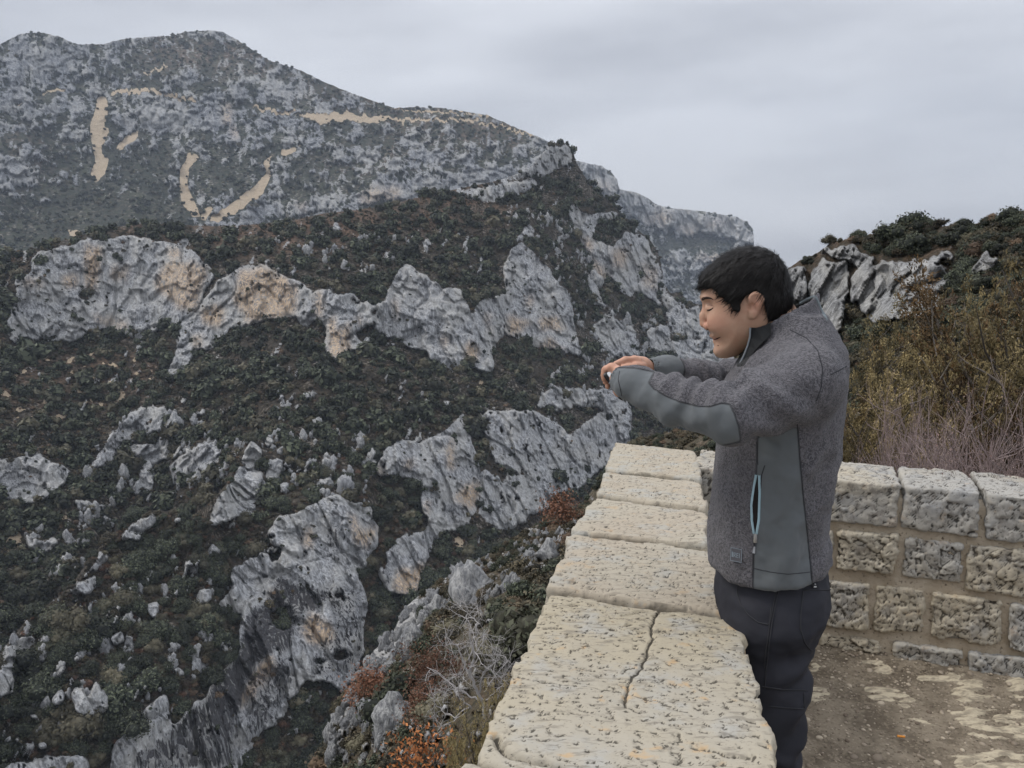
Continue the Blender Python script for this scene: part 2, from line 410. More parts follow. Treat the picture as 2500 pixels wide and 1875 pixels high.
# ------------------------------------------------------------------ the big mountain
topB = [(-340, 210), (-150, 150), (0, 108), (51, 82), (96, 79), (142, 88), (187, 108), (249, 108), (295, 96), (363, 90), (419, 88), (453, 78), (510, 74), (544, 78), (578, 96), (612, 119), (657, 147), (737, 173), (793, 201), (850, 224), (907, 244), (963, 264), (1009, 261), (1077, 264), (1133, 272), (1190, 281), (1247, 306), (1311, 333), (1350, 350), (1400, 400), (1450, 520), (1480, 640)]
shB = Sheet(-330, 1460, 60, 690, 3.0, [(0, 600, 1500), (0, 350, 1850), (0, 108, 2300), (500, 560, 1450), (500, 300, 1900), (510, 80, 2500), (900, 520, 1400), (900, 250, 2200), (1250, 450, 1500), (1300, 340, 1900), (-300, 600, 1400), (-300, 250, 2000)], 2)
_q = np.stack([shB.X/70, shB.Y/45, np.zeros_like(shB.X)], -1)
shB.f['rock'] += (0.35 + 0.55*fbm(_q, 4) + 0.30*ridged(np.stack([(shB.X+shB.Y*0.6)/60, (shB.Y-shB.X*0.25)/38, 0*shB.X+4], -1), 3)).astype(np.float32)
shB.paint('rock', [('A', 0.80, [(480, 440), (850, 440), (1100, 480), (1200, 560), (900, 560), (600, 580)]), ('A', 0.85, [(1550, 780), (1800, 740), (2200, 700), (2200, 790), (1900, 830), (1560, 900)]),
    ('A', 0.78, [(870, 970), (1100, 860), (1300, 830), (1500, 820), (1540, 900), (1000, 970)]), ('A', 0.72, [(0, 190), (170, 140), (330, 200), (260, 330), (60, 400), (0, 330)]),
    ('A', 0.70, [(0, 740), (140, 690), (150, 780), (0, 860)]), ('A', .75, [(250, 420), (420, 330), (640, 240), (660, 300), (450, 380), (380, 480), (300, 560)]), ('A', .72, [(1090, 330), (1300, 310), (1450, 400), (1200, 460), (1090, 400)]),
    ('A', .72, [(2000, 620), (2206, 600), (2206, 680), (1700, 760), (1600, 760)])], 6, 2.0)
shB.paint('rock', [('A', 0.18, [(0, 930), (200, 850), (450, 790), (600, 820), (760, 900), (860, 960), (900, 990), (400, 1010), (380, 1100), (-600, 1100), (-600, 900)]),
    ('A', 0.25, [(490, 660), (780, 620), (760, 760), (600, 790), (470, 770)]), ('A', 0.3, [(830, 780), (860, 700), (1120, 620), (1130, 720), (1070, 800), (900, 900), (840, 860)]),
    ('A', 0.28, [(1200, 740), (1500, 700), (1550, 760), (1300, 830), (1150, 860)]), ('A', 0.25, [(640, 200), (800, 150), (1000, 190), (1200, 290), (1000, 330), (800, 280), (560, 330), (380, 400), (500, 300)]),
    ('A', 0.3, [(160, 640), (400, 620), (390, 760), (300, 790), (150, 830)]), ('A', 0.2, [(1250, 300), (1700, 460), (2206, 530), (2206, 600), (1800, 560), (1500, 470), (1300, 370)])], 8, 2.5, 'set')
shB.paint('brown', [('A', 0.9, [(500, 170), (1000, 150), (1200, 270), (1700, 460), (2250, 530), (2250, 660), (1800, 600), (1400, 480), (1100, 330), (700, 300)]), ('A', 0.8, [(1300, 690), (1800, 590), (2250, 620), (2000, 680), (1500, 780)]), ('A', .5, [(0, 560), (300, 560), (200, 800), (0, 800)])], 10, 2)
shB.paint('tan', [('A', 1, [(430, 410), (458, 410), (465, 480), (440, 560), (478, 540), (455, 600), (438, 620), (440, 660), (470, 680), (455, 750), (412, 780), (388, 760), (410, 700), (400, 640), (385, 560), (400, 500)]),
    ('A', 1, [(600, 560), (590, 590), (530, 640), (490, 668), (515, 620), (560, 580)]), ('A', 1, [(820, 660), (858, 680), (815, 730), (805, 790), (840, 870), (868, 942), (835, 935), (795, 890), (772, 800), (780, 730)]),
    ('A', 1, [(1195, 650), (1160, 700), (1168, 770), (1130, 840), (1010, 922), (895, 968), (920, 930), (1080, 820), (1148, 755), (1138, 700)]), ('A', .9, [(1300, 492), (1480, 485), (1690, 512), (1620, 534), (1500, 520), (1390, 530)]),
    ('A', .75, [(860, 900), (930, 900), (890, 950), (870, 950)]), ('A', .8, [(1210, 640), (1330, 628), (1260, 660), (1210, 685)]), ('A', .7, [(60, 450), (110, 430), (90, 460)]), ('A', .75, [(280, 1000), (360, 985), (340, 1030), (300, 1020)])], 1, 0.45)
for pts, w in (([(480, 405), (600, 385), (720, 405), (840, 435)], 6), ([(190, 400), (280, 385)], 4), ([(1095, 465), (1200, 480), (1400, 492), (1700, 515), (1750, 522), (1900, 515), (2050, 525), (2206, 555), (2320, 590)], 4.5), ([(1700, 468), (1900, 480), (2206, 510)], 3), ([(620, 320), (720, 285)], 4)):
    shB.line('tan', 'A', pts, w, 0.95)
shB.paint('orange', [('A', 0.8, [(955, 430), (990, 420), (990, 545), (965, 520)]), ('A', 0.5, [(980, 540), (1060, 540), (1040, 580), (1000, 580)]), ('A', 0.6, [(1550, 830), (1740, 800), (1700, 880), (1560, 900)]), ('A', .4, [(1270, 860), (1320, 850), (1310, 900), (1280, 900)])], 2)
shB.f['rock'] *= (1-0.7*shB.f['tan'])
shB.gully = 45.0; shB.gscale = 24.0
shB.solve(52, 31, lam=0.2, mu=4e-5)
shB.relief(13, 15, 6)
matB = terrain_material('mountain_rock', 6.5, (0.018, 0.022, 0.014), (0.046, 0.044, 0.028), (0.22, 0.20, 0.17), rock_tint=(0.285, 0.292, 0.305), scrub=0.85)
shB.build('mountain', matB, topB, rough_top=1.6)

# ------------------------------------------------------------------ the gorge wall opposite (mid ridge, cliff band, near spur)
topC = [(-330, 640), (-50, 622), (63, 612), (100, 604), (160, 585), (234, 563), (285, 554), (348, 545), (475, 551), (570, 552), (647, 546), (727, 535), (790, 521), (885, 511), (948, 501), (983, 491), (1130, 458), (1220, 440), (1290, 415), (1320, 380), (1342, 355), (1366, 346), (1386, 349), (1398, 366), (1408, 400), (1436, 443), (1462, 469), (1483, 487), (1501, 498), (1512, 516), (1534, 541), (1563, 566), (1585, 581), (1606, 617), (1617, 653), (1621, 690), (1635, 715), (1664, 718), (1679, 740), (1711, 743), (1760, 770), (1820, 860), (1900, 1000)]
shC = Sheet(-320, 1830, 330, 1990, 3.0, [(-300, 1950, 190), (0, 1900, 195), (400, 1900, 205), (640, 1800, 225), (850, 1700, 245), (1000, 1500, 270), (1150, 1400, 310), (1400, 1200, 420), (1550, 1080, 520), (1680, 950, 700), (800, 1900, 215), (1200, 1700, 260),
    (300, 1310, 290), (100, 1570, 245), (550, 1500, 255), (700, 1430, 262), (900, 1200, 320), (650, 1080, 330), (0, 1300, 400), (0, 1000, 520), (-300, 1000, 520), (300, 1000, 500), (300, 860, 600), (300, 760, 640), (300, 600, 690), (350, 548, 900), (700, 900, 500),
    (700, 700, 600), (700, 540, 880), (1000, 850, 520), (1000, 600, 660), (1000, 500, 860), (1100, 1150, 360), (1300, 850, 560), (1300, 650, 650), (1300, 450, 850), (1384, 348, 1050), (1500, 700, 800), (1600, 700, 950), (1500, 500, 1000), (-300, 640, 800)], 3)
_rk = [
 ('R1', .85, [(150, 560), (420, 620), (700, 660), (700, 800), (300, 800), (60, 900)]), ('R2', .8, [(1900, 700), (2212, 650), (2212, 1000), (2000, 1010)]),
 ('P', .8, [(1270, 415), (1330, 372), (1345, 352), (1390, 350), (1402, 395), (1350, 425), (1300, 440)]), ('P', .62, [(1100, 470), (1230, 440), (1330, 430), (1300, 470), (1180, 500)]),
 ('R1', 1, [(235, 410), (330, 350), (640, 290), (800, 265), (1000, 250), (1200, 270), (1330, 290), (1450, 340), (1560, 420), (1620, 480), (1650, 560), (1560, 720), (1540, 830), (1440, 880), (1390, 960), (1250, 930), (1060, 1030), (1010, 1030), (960, 980), (820, 970), (700, 980), (560, 1060), (400, 1040), (250, 1040), (90, 1060), (60, 980), (50, 880), (150, 790), (300, 740), (420, 690), (350, 640), (150, 640), (160, 580), (240, 550)]),
 ('R1', 1, [(1700, 570), (1850, 480), (2010, 470), (2212, 560), (2212, 870), (2100, 880), (1950, 920), (1780, 940), (1740, 1010), (1640, 1100), (1500, 1130), (1460, 1200), (1470, 1270), (1380, 1320), (1250, 1390), (1330, 1200), (1400, 960), (1430, 880), (1520, 790), (1570, 720)]),
 ('R2', 1, [(-60, 470), (110, 470), (200, 550), (270, 560), (380, 600), (540, 660), (600, 640), (700, 700), (800, 680), (900, 760), (1100, 740), (1090, 660), (1160, 520), (1250, 440), (1330, 520), (1400, 560), (1500, 640), (1640, 640), (1720, 760), (1750, 880), (1830, 700), (1980, 760), (2000, 1000), (1900, 1090), (1920, 1250), (1880, 1310), (1800, 1280), (1700, 1220), (1600, 1290), (1500, 1220), (1430, 1170), (1370, 1110), (1280, 1110), (1160, 1030), (1060, 1030), (900, 1080), (860, 1140), (800, 1130), (740, 1200), (640, 1180), (610, 1130), (620, 900), (560, 870), (430, 960), (400, 850), (250, 880), (50, 920), (-60, 930)]),
 ('R3', 1, [(360, 720), (400, 600), (480, 520), (530, 580), (640, 680), (730, 800), (800, 880), (830, 1000), (830, 1100), (880, 1260), (880, 1310), (780, 1270), (600, 1240), (540, 1220), (400, 1150), (370, 1080), (370, 1000), (440, 960), (380, 900)]),
 ('R3', .75, [(500, 420), (560, 390), (570, 500), (480, 520), (400, 580), (400, 520)]),
 ('R3', .9, [(780, 280), (860, 300), (900, 340), (1000, 330), (1130, 330), (1140, 380), (1000, 380), (960, 520), (1100, 560), (1180, 470), (1320, 500), (1400, 650), (1430, 800), (1380, 880), (1450, 960), (1440, 980), (1330, 900), (1240, 860), (1230, 920), (1150, 850), (1080, 760), (1000, 790), (930, 620), (870, 500), (800, 370)]),
 ('R3', .68, [(800, 540), (860, 560), (930, 680), (990, 820), (1060, 950), (1190, 1050), (1190, 1110), (1080, 1020), (960, 940), (920, 880), (900, 700)]),
 ('R3', .95, [(1065, 1110), (1110, 1090), (1165, 1180), (1165, 1290), (1090, 1320)]), ('R3', .8, [(1310, 1150), (1400, 1070), (1480, 1080), (1500, 1270), (1420, 1330), (1340, 1250)]), ('R3', .9, [(1490, 1030), (1560, 970), (1690, 950), (1720, 1020), (1670, 1150), (1560, 1180)]),
 ('R3', .6, [(940, 1080), (1060, 1000), (1250, 1100), (1300, 1300), (1150, 1350), (1000, 1250)]), ('R3', .62, [(1450, 1180), (1936, 1150), (1936, 1400), (1500, 1400)]), ('R3', .55, [(1380, 600), (1500, 900), (1700, 960), (1750, 1200), (1500, 1200), (1420, 950)]),
 ('R3', .72, [(600, 1560), (700, 1490), (850, 1500), (1000, 1520), (1100, 1520), (1250, 1659), (560, 1659)]),
 ('R3', .8, [(700, 290), (730, 300), (735, 400), (720, 400)]), ('R3', .5, [(100, 20), (520, 20), (540, 110), (200, 150), (0, 170)]),
 ('R8', .82, [(570, 30), (720, 0), (1000, 0), (1130, 80), (1300, 200), (1500, 60), (1659, -100), (1800, 0), (1800, 320), (1560, 480), (1480, 560), (1420, 640), (1200, 680), (1100, 830), (1000, 840), (850, 980), (700, 960), (600, 900), (560, 800), (570, 520), (650, 480), (600, 400), (560, 250)]),
 ('R8', 1, [(660, 180), (740, 140), (860, 330), (840, 420), (780, 470), (640, 400)]),
 ('R8', 1, [(0, 300), (100, 290), (160, 220), (200, 260), (340, 130), (400, 60), (450, 50), (470, 180), (520, 330), (570, 430), (560, 560), (560, 760), (480, 920), (380, 980), (240, 1020), (180, 1150), (140, 1250), (100, 1400), (0, 1500), (0, 1000), (150, 970), (60, 740), (130, 640), (40, 700), (0, 540)]),
 ('R5', 1, [(1010, 680), (1020, 560), (1060, 480), (1200, 380), (1330, 430), (1420, 370), (1560, 330), (1640, 210), (1690, 200), (1730, 340), (1800, 560), (1810, 750), (1770, 900), (1700, 1000), (1550, 1100), (1470, 1180), (1420, 1250), (1390, 1350), (1340, 1500), (1270, 1570), (1100, 1560), (1020, 1460), (1000, 1390), (1100, 1340), (1080, 1280), (1180, 1150), (1290, 1100), (1400, 1080), (1440, 1040), (1320, 820), (1390, 740), (1300, 700), (1200, 690)]),
 ('R5', 1, [(170, 1090), (230, 1030), (240, 980), (400, 960), (520, 880), (600, 830), (740, 810), (800, 880), (980, 900), (985, 1000), (1030, 1040), (1030, 1120), (1000, 1250), (930, 1370), (870, 1410), (860, 1450), (830, 1580), (250, 1580), (150, 1560), (0, 1320), (150, 1240), (230, 1380), (300, 1240), (180, 1200)]),
 ('R5', 1, [(0, 480), (30, 410), (120, 440), (120, 520), (30, 600)]), ('R5', 1, [(140, 380), (210, 360), (220, 400), (160, 480)]), ('R5', 1, [(0, 620), (90, 640), (130, 700), (100, 820), (30, 900), (0, 960)]), ('R5', 1, [(150, 590), (250, 520), (290, 560), (270, 680), (170, 730)]),
 ('R5', .7, [(250, 730), (330, 690), (340, 780), (450, 780), (520, 700), (640, 690), (600, 780), (400, 800), (270, 800)]), ('R5', 1, [(370, 180), (400, 100), (430, 40), (470, 5), (570, 60), (560, 80), (450, 70), (390, 180)]), ('R5', .6, [(1470, 40), (1620, 100), (1620, 200), (1560, 180)]),
 ('R4', 1, [(1910, 410), (1960, 410), (2020, 480), (2000, 580), (2030, 640), (2010, 760), (1960, 960), (1800, 990), (1710, 1030), (1620, 1050), (1620, 990), (1660, 880), (1700, 800), (1770, 740), (1800, 700), (1870, 540)]), ('R4', 1, [(2060, 600), (2180, 530), (2180, 650), (2060, 730)]), ('R4', 1, [(2060, 370), (2110, 360), (2110, 430), (2060, 480)]),
 ('R4', 1, [(-900, 540), (0, 540), (300, 500), (350, 540), (500, 600), (540, 670), (440, 790), (330, 850), (220, 890), (60, 890), (30, 800), (-900, 780)]),
 ('R4', 1, [(1000, 430), (1120, 420), (1200, 430), (1260, 320), (1310, 420), (1300, 560), (1170, 560), (1190, 770), (1030, 840), (1030, 720), (1080, 680), (1080, 600), (1000, 560)]), ('R4', .66, [(650, 640), (820, 380), (1000, 170), (1100, 110), (1300, 120), (1250, 330), (1000, 420), (900, 560), (700, 650)]),
 ('R4', .95, [(1320, 600), (1390, 490), (1480, 480), (1540, 640), (1400, 720), (1380, 760), (1330, 740)]), ('R4', .6, [(1400, 460), (1700, 340), (1720, 560), (1560, 650)]), ('R4', .7, [(1480, 170), (1600, 130), (1600, 220), (1480, 210)]), ('R4', .6, [(160, 1090), (330, 1150), (480, 1120), (460, 1280), (340, 1300), (200, 1240)]),
 ('R4', 1, [(920, 1160), (1000, 1050), (1190, 960), (1220, 1020), (1100, 1080), (1090, 1170), (1040, 1160)]), ('R4', .9, [(700, 1390), (760, 1260), (850, 1260), (840, 1300), (740, 1400)]), ('R4', 1, [(520, 1580), (600, 1500), (740, 1440), (740, 1530), (690, 1580)]), ('R4', 1, [(1330, 1000), (1400, 990), (1410, 1040), (1340, 1040)]), ('R4', .8, [(690, 1020), (760, 1000), (760, 1060), (700, 1060)]),
 ('R4', .66, [(520, 850), (860, 860), (760, 960), (600, 900)]),
 ('R6', 1, [(40, 650), (100, 630), (240, 530), (270, 600), (200, 720), (120, 720), (90, 1000), (30, 1040), (-200, 1200), (-200, 900), (0, 870)]), ('R6', 1, [(1120, 330), (1230, 300), (1220, 400), (1180, 440)]), ('R6', 1, [(830, 560), (950, 530), (950, 620), (880, 640)]), ('R6', .9, [(560, 740), (600, 690), (620, 760), (580, 790)]),
 ('R6', .9, [(380, 1060), (480, 930), (500, 1090), (430, 1130)]), ('R6', 1, [(550, 1000), (640, 960), (690, 1040), (740, 900), (780, 970), (850, 1060), (820, 1140), (680, 1170), (580, 1160)]), ('R6', 1, [(1500, 850), (1480, 760), (1510, 700), (1600, 790), (1640, 820), (1520, 880)]), ('R6', .85, [(1310, 860), (1370, 780), (1430, 830), (1420, 870)]),
 ('R6', 1, [(1560, 560), (1640, 540), (1650, 620), (1600, 640)]), ('R6', 1, [(1700, 640), (1760, 500), (1780, 640), (1720, 700)]), ('R6', .9, [(1530, 200), (1660, 180), (1640, 280), (1500, 340)]), ('R6', .8, [(1100, 740), (1200, 650), (1190, 720)]), ('R6', .9, [(190, 1150), (310, 1170), (330, 1230), (200, 1200)]), ('R6', .9, [(280, 1380), (360, 1360), (370, 1440), (290, 1430)]), ('R6', .8, [(190, 880), (290, 860), (280, 930), (210, 930)]),
 ('R6', 1, [(1780, 100), (1780, 30), (1950, 0), (2212, 60), (2212, 1180), (2050, 1260), (1950, 1400), (1800, 1580), (820, 1700), (880, 1380), (1010, 1300), (1110, 1230), (1100, 1150), (1200, 1060), (1290, 1030), (1330, 1290), (1420, 1160), (1500, 1080), (1600, 1050), (1620, 960), (1710, 830), (1840, 720), (1880, 680), (1900, 500), (1970, 410), (1880, 400), (1750, 400), (1660, 300), (1800, 220)]),
 ('R6', 1, [(90, 1540), (400, 1500), (520, 1480), (680, 1500), (690, 1700), (-200, 1700)]),
 ('R7', 1, [(-20, -20), (870, 0), (870, 140), (920, 200), (960, 290), (920, 430), (920, 640), (880, 760), (850, 880), (800, 970), (740, 1010), (700, 960), (650, 920), (560, 920), (480, 900), (400, 1000), (290, 1080), (270, 1150), (100, 1310), (0, 1500), (-120, 1700), (-60, 900)]), ('R7', .9, [(980, 310), (1090, 340), (1110, 400), (1060, 430)]), ('R7', 1, [(1010, 40), (1390, 0), (1370, 130), (1290, 250), (1100, 210), (1040, 150)]),
]
shC.f['rock'] += (0.20+1.0*fbm(np.stack([(shC.X+0.35*shC.Y)/17, shC.Y/34, 0*shC.X+9], -1), 4)*sstep(-0.2, 0.3, fbm(np.stack([shC.X/120, shC.Y/90, 0*shC.X+19], -1), 2))).clip(0, 1).astype(np.float32)
shC.paint('rock', _rk, 2, 0.6); shC.f['rock'] += (0.16*sstep(0.45, 0.7, shC.f['rock'])).astype(np.float32)
# vegetated ledges and clumps that break up the cliffs
_led = fbm(np.stack([shC.X/16, shC.Y/30, 0*shC.X+2.2], -1), 3)
shC.f['rock'] -= (0.6*sstep(0.26, 0.42, _led)*sstep(0.6, 0.9, shC.f['rock'])).astype(np.float32)
shC.paint('rock', [('R1', .1, [(600, 640), (700, 680), (690, 760), (600, 720)]), ('R2', .1, [(950, 800), (1000, 770), (1060, 830), (970, 850)]), ('R2', .1, [(820, 980), (950, 920), (1040, 1000), (870, 1060)]),
    ('R5', .05, [(985, 690), (1200, 690), (1400, 750), (1330, 830), (1360, 950), (1440, 1040), (1280, 1110), (1060, 1160), (1030, 1050), (980, 1000)]), ('R5', .05, [(1690, 60), (1760, 330), (1900, 620), (1930, 560), (1800, 280)]), ('R5', .05, [(1470, 1150), (1620, 1120), (1650, 1300), (1400, 1520), (1340, 1520)]),
    ('R7', .05, [(910, 100), (1000, 60), (1080, 260), (1130, 330), (1130, 560), (920, 700), (930, 450), (960, 290)]), ('R5', .1, [(930, 1380), (980, 1250), (1110, 1340), (1010, 1400), (1040, 1560), (900, 1560)]), ('R7', .1, [(170, 380), (300, 350), (390, 430), (300, 520), (200, 470)]), ('R7', .15, [(640, 700), (760, 640), (820, 720), (700, 760)]), ('R7', .1, [(660, 210), (760, 200), (780, 290), (680, 290)]), ('R7', .15, [(480, 780), (640, 700), (600, 800), (480, 800)]), ('R8', .05, [(470, 60), (560, 200), (580, 400), (680, 560), (780, 580), (800, 500), (640, 420), (590, 240), (560, 90)])], 2, .6, 'set')
shC.paint('orange', [('R1', .9, [(1210, 540), (1330, 420), (1620, 460), (1560, 640), (1500, 820), (1390, 800), (1310, 700), (1200, 660)]), ('R1', 1, [(650, 330), (780, 330), (770, 500), (720, 660), (660, 650)]), ('R1', .9, [(480, 560), (600, 530), (600, 620), (500, 650)]), ('R1', 1, [(1850, 500), (2010, 480), (2230, 570), (2230, 860), (1950, 910), (1800, 760)]), ('R1', 1, [(1560, 780), (1720, 800), (1730, 900), (1640, 940), (1560, 900)]), ('R1', .9, [(1310, 340), (1390, 340), (1390, 420), (1310, 420)]),
    ('R1', .55, [(700, 840), (1000, 900), (980, 960), (760, 930)]), ('R1', .8, [(1470, 1020), (1560, 1010), (1560, 1110), (1500, 1110)]), ('R1', .6, [(850, 470), (1000, 450), (980, 600), (860, 600)]), ('R1', .5, [(150, 580), (330, 560), (330, 640), (170, 640)]),
    ('R2', 1, [(0, 500), (120, 480), (250, 600), (400, 650), (380, 830), (200, 880), (0, 910)]), ('R2', .9, [(540, 660), (590, 660), (590, 860), (530, 830)]), ('R2', 1, [(640, 860), (690, 860), (700, 1000), (800, 900), (800, 1150), (640, 1180)]), ('R2', .8, [(1500, 1020), (1560, 1020), (1560, 1090), (1510, 1100)]), ('R2', 1, [(1690, 1090), (1730, 1060), (1790, 1100), (1790, 1200), (1690, 1220)]), ('R2', .5, [(1830, 850), (1900, 820), (1890, 1000)]), ('R2', .6, [(850, 850), (900, 860), (880, 940)]), ('R2', .6, [(1130, 740), (1180, 740), (1170, 880), (1140, 880)]),
    ('R3', 1, [(380, 1020), (440, 1030), (540, 1100), (400, 1160)]), ('R3', .9, [(590, 1060), (700, 1020), (760, 1100), (800, 1120), (620, 1130)]), ('R3', .9, [(600, 1210), (660, 1190), (800, 1250), (600, 1250)]), ('R3', .9, [(870, 480), (960, 520), (940, 640), (1010, 780), (1080, 760), (960, 640)]), ('R3', .8, [(1090, 570), (1200, 560), (1180, 700), (1100, 700)]), ('R3', .8, [(510, 900), (570, 900), (550, 970), (510, 950)]), ('R3', .5, [(1280, 650), (1400, 700), (1400, 850), (1300, 820)]),
    ('R5', 1, [(1550, 450), (1600, 370), (1610, 620), (1560, 620)]), ('R5', 1, [(1600, 830), (1780, 690), (1800, 750), (1760, 900), (1650, 880)]), ('R5', 1, [(800, 960), (850, 960), (880, 1100), (1030, 1040), (920, 1240), (850, 1180)]), ('R5', 1, [(460, 1090), (520, 1100), (500, 1230), (440, 1230)]), ('R5', .9, [(1380, 880), (1420, 880), (1400, 980), (1380, 980)]), ('R5', 1, [(1180, 1430), (1390, 1330), (1340, 1500), (1270, 1570), (1130, 1540)]), ('R5', .8, [(1010, 600), (1060, 560), (1050, 670), (1010, 680)]), ('R5', .8, [(1230, 550), (1280, 550), (1280, 610), (1230, 610)]),
    ('R6', 1, [(2110, 690), (2125, 800), (1850, 1140), (1860, 1050), (2000, 780)]), ('R7', 1, [(430, 520), (500, 380), (650, 480), (690, 560), (640, 620), (480, 620)]), ('R7', 1, [(130, 870), (220, 700), (210, 820), (0, 1100), (0, 1020)]), ('R7', .7, [(180, 200), (260, 200), (240, 300), (180, 300)]), ('R7', 1, [(1180, 60), (1390, 0), (1370, 130), (1290, 250), (1140, 200)])], 2, 0.6)
shC.paint('black', [('R6', 1, [(1600, 1050), (1620, 960), (1840, 720), (1900, 480), (2000, 420), (2212, 100), (2212, 560), (2100, 700), (1980, 780), (1860, 1050), (1800, 1250), (1620, 1300)]), ('R6', .75, [(1330, 1290), (1420, 1160), (1640, 1060), (1860, 1130), (1800, 1560), (1100, 1600), (1000, 1500)]), ('R7', .9, [(0, 400), (150, 300), (250, 100), (400, 180), (650, 200), (660, 300), (400, 400), (330, 700), (150, 650), (100, 560), (0, 700)]), ('R7', .5, [(650, 150), (900, 200), (900, 700), (700, 950), (450, 850), (650, 500)]), ('R7', .6, [(0, 900), (300, 700), (380, 850), (280, 1100), (0, 1400)]), ('R7', .5, [(1010, 50), (1150, 30), (1120, 180), (1040, 150)]), ('R4', .6, [(1310, 600), (1400, 650), (1400, 780), (1320, 740)]), ('R5', .5, [(640, 1000), (760, 1050), (700, 1300), (600, 1200)]), ('R5', .5, [(560, 850), (590, 860), (590, 1080), (560, 1000)]), ('R4', .35, [(0, 560), (300, 560), (280, 760), (0, 760)]), ('R5', .4, [(1540, 880), (1750, 830), (1700, 1000), (1560, 1080)])], 2, .6)
shC.paint('brown', [('R1', 1, [(-900, 350), (230, 350), (230, 560), (0, 560), (-900, 600)]), ('P', 1, [(270, 540), (720, 520), (1000, 480), (1250, 430), (1200, 520), (900, 600), (640, 630), (430, 590), (300, 580)]), ('R1', .6, [(-900, 1080), (400, 1080), (1300, 1100), (1200, 1380), (900, 1580), (-900, 1580)]), ('R3', .6, [(0, 100), (400, 150), (450, 400), (0, 480)])], 8, 2)
_tn = fbm(np.stack([shC.X/26, shC.Y/18, 0*shC.X+6], -1), 3)
shC.paint('dense', [('R1', 1, [(-900, 1080), (500, 1080), (1300, 1120), (1200, 1380), (900, 1600), (600, 1700), (-900, 1700)])], 6, 1)
shC.f['tan'] += (shC.f['dense']*0.8*sstep(0.16, 0.36, _tn)).astype(np.float32)
shC.paint('tan', [('R1', .8, [(880, 1480), (930, 1390), (970, 1430), (960, 1500), (910, 1530)]), ('R1', .9, [(1930, 1240), (2000, 1180), (2050, 1150), (2010, 1220), (1960, 1250)]), ('R1', .7, [(1870, 1330), (1930, 1280), (1940, 1310)]), ('R4', .9, [(50, 1160), (160, 1090), (190, 1280), (100, 1340), (60, 1300)]), ('R4', .8, [(430, 1010), (580, 920), (560, 960), (450, 1020)]), ('R4', .7, [(600, 830), (690, 790), (640, 830)]), ('R6', .8, [(170, 240), (310, 150), (310, 200), (210, 270)]), ('R2', .6, [(1790, 1360), (1850, 1350), (1830, 1450), (1800, 1440)]), ('R5', .7, [(1600, 1130), (1690, 1150), (1680, 1230), (1620, 1240)])], 1, .5)
_crest = [(-320, 1700), (-20, 1650), (10, 1585), (73, 1512), (165, 1446), (240, 1345), (316, 1278), (380, 1250), (443, 1258), (513, 1278), (522, 1222), (557, 1184), (604, 1077), (640, 1075)]
def jumpC(s):
    cx = np.array([p[0] for p in _crest]); cy = np.array([p[1] for p in _crest]); yc = np.interp(s.xs, cx, cy)
    amt = np.interp(s.xs, [-320, 300, 520, 610, 660], [0.34, 0.34, 0.24, 0.10, 0.0])
    out = np.zeros(s.shape); j = np.clip(np.round((yc-s.ys[0])/s.step).astype(int), 1, s.shape[0]-2)
    out[j, np.arange(s.shape[1])] = amt*0.7; out[j-1, np.arange(s.shape[1])] = amt*0.3
    return out
def slopeC(s, ang):
    pl = np.zeros(s.shape, np.float32); Tl = np.interp(s.xs, [p[0] for p in topC], [p[1] for p in topC])
    near = np.clip((s.Y-Tl[None])/90, 0, 1); fl = np.interp(s.xs, [-300, 250, 900, 1150, 1300], [1, 1, 1, 0.4, 0])[None]
    return np.where(s.f['rock'] < 0.5, ang-(1-near)*18*fl, ang)
shC.gully = 11.0; shC.fray = 0.8
shC.solve(77, 34, lam=0.10, mu=2.5e-5, jump=jumpC, slope_extra=slopeC)
shC.relief(4.2, 4.6, 2.0)
matC = terrain_material('gorge_limestone', 1.9, (0.018, 0.016, 0.011), (0.055, 0.043, 0.030), (0.26, 0.23, 0.195), rock_tint=(0.415, 0.418, 0.425))
shC.build('gorge_wall', matC, topC, rough_top=1.0)

# ------------------------------------------------------------------ near slope falling away under the lookout
topE = [(700, 1990), (803, 1880), (806, 1802), (818, 1745), (822, 1717), (872, 1696), (878, 1650), (916, 1597), (958, 1559), (983, 1505), (996, 1486), (1040, 1449), (1072, 1428), (1127, 1395), (1196, 1356), (1250, 1319), (1319, 1277), (1377, 1256), (1413, 1248), (1470, 1160), (1540, 1084), (1588, 1071), (1640, 1052), (1720, 1050), (1900, 1035), (2100, 1000), (2300, 960), (2560, 930), (2900, 920)]
shE = Sheet(700, 2880, 915, 2080, 4.0, [(1413, 1250, 70), (1250, 1319, 58), (1127, 1395, 48), (1033, 1449, 43), (960, 1559, 35), (878, 1650, 30), (822, 1717, 27), (803, 1875, 23), (760, 2050, 20), (1100, 1875, 7.5), (1180, 1600, 13), (1300, 1400, 27), (1250, 1500, 17), (1000, 1875, 12), (1100, 2050, 5.5), (1420, 1300, 44), (1560, 1100, 60), (1700, 1080, 45), (1900, 1080, 25), (2100, 1100, 11), (2300, 1120, 7), (2700, 1150, 6), (2300, 980, 20), (2700, 950, 18), (1600, 1400, 12), (1500, 1700, 6), (1700, 2050, 4.5), (2000, 1500, 5), (2700, 1500, 4), (2700, 2050, 4), (2100, 2050, 4)], 4)
shE.f['rock'] += (0.30+0.42*fbm(np.stack([(shE.X+shE.Y*.5)/60, (shE.Y-shE.X*.2)/34, 0*shE.X+1], -1), 4)).clip(0, 1).astype(np.float32)
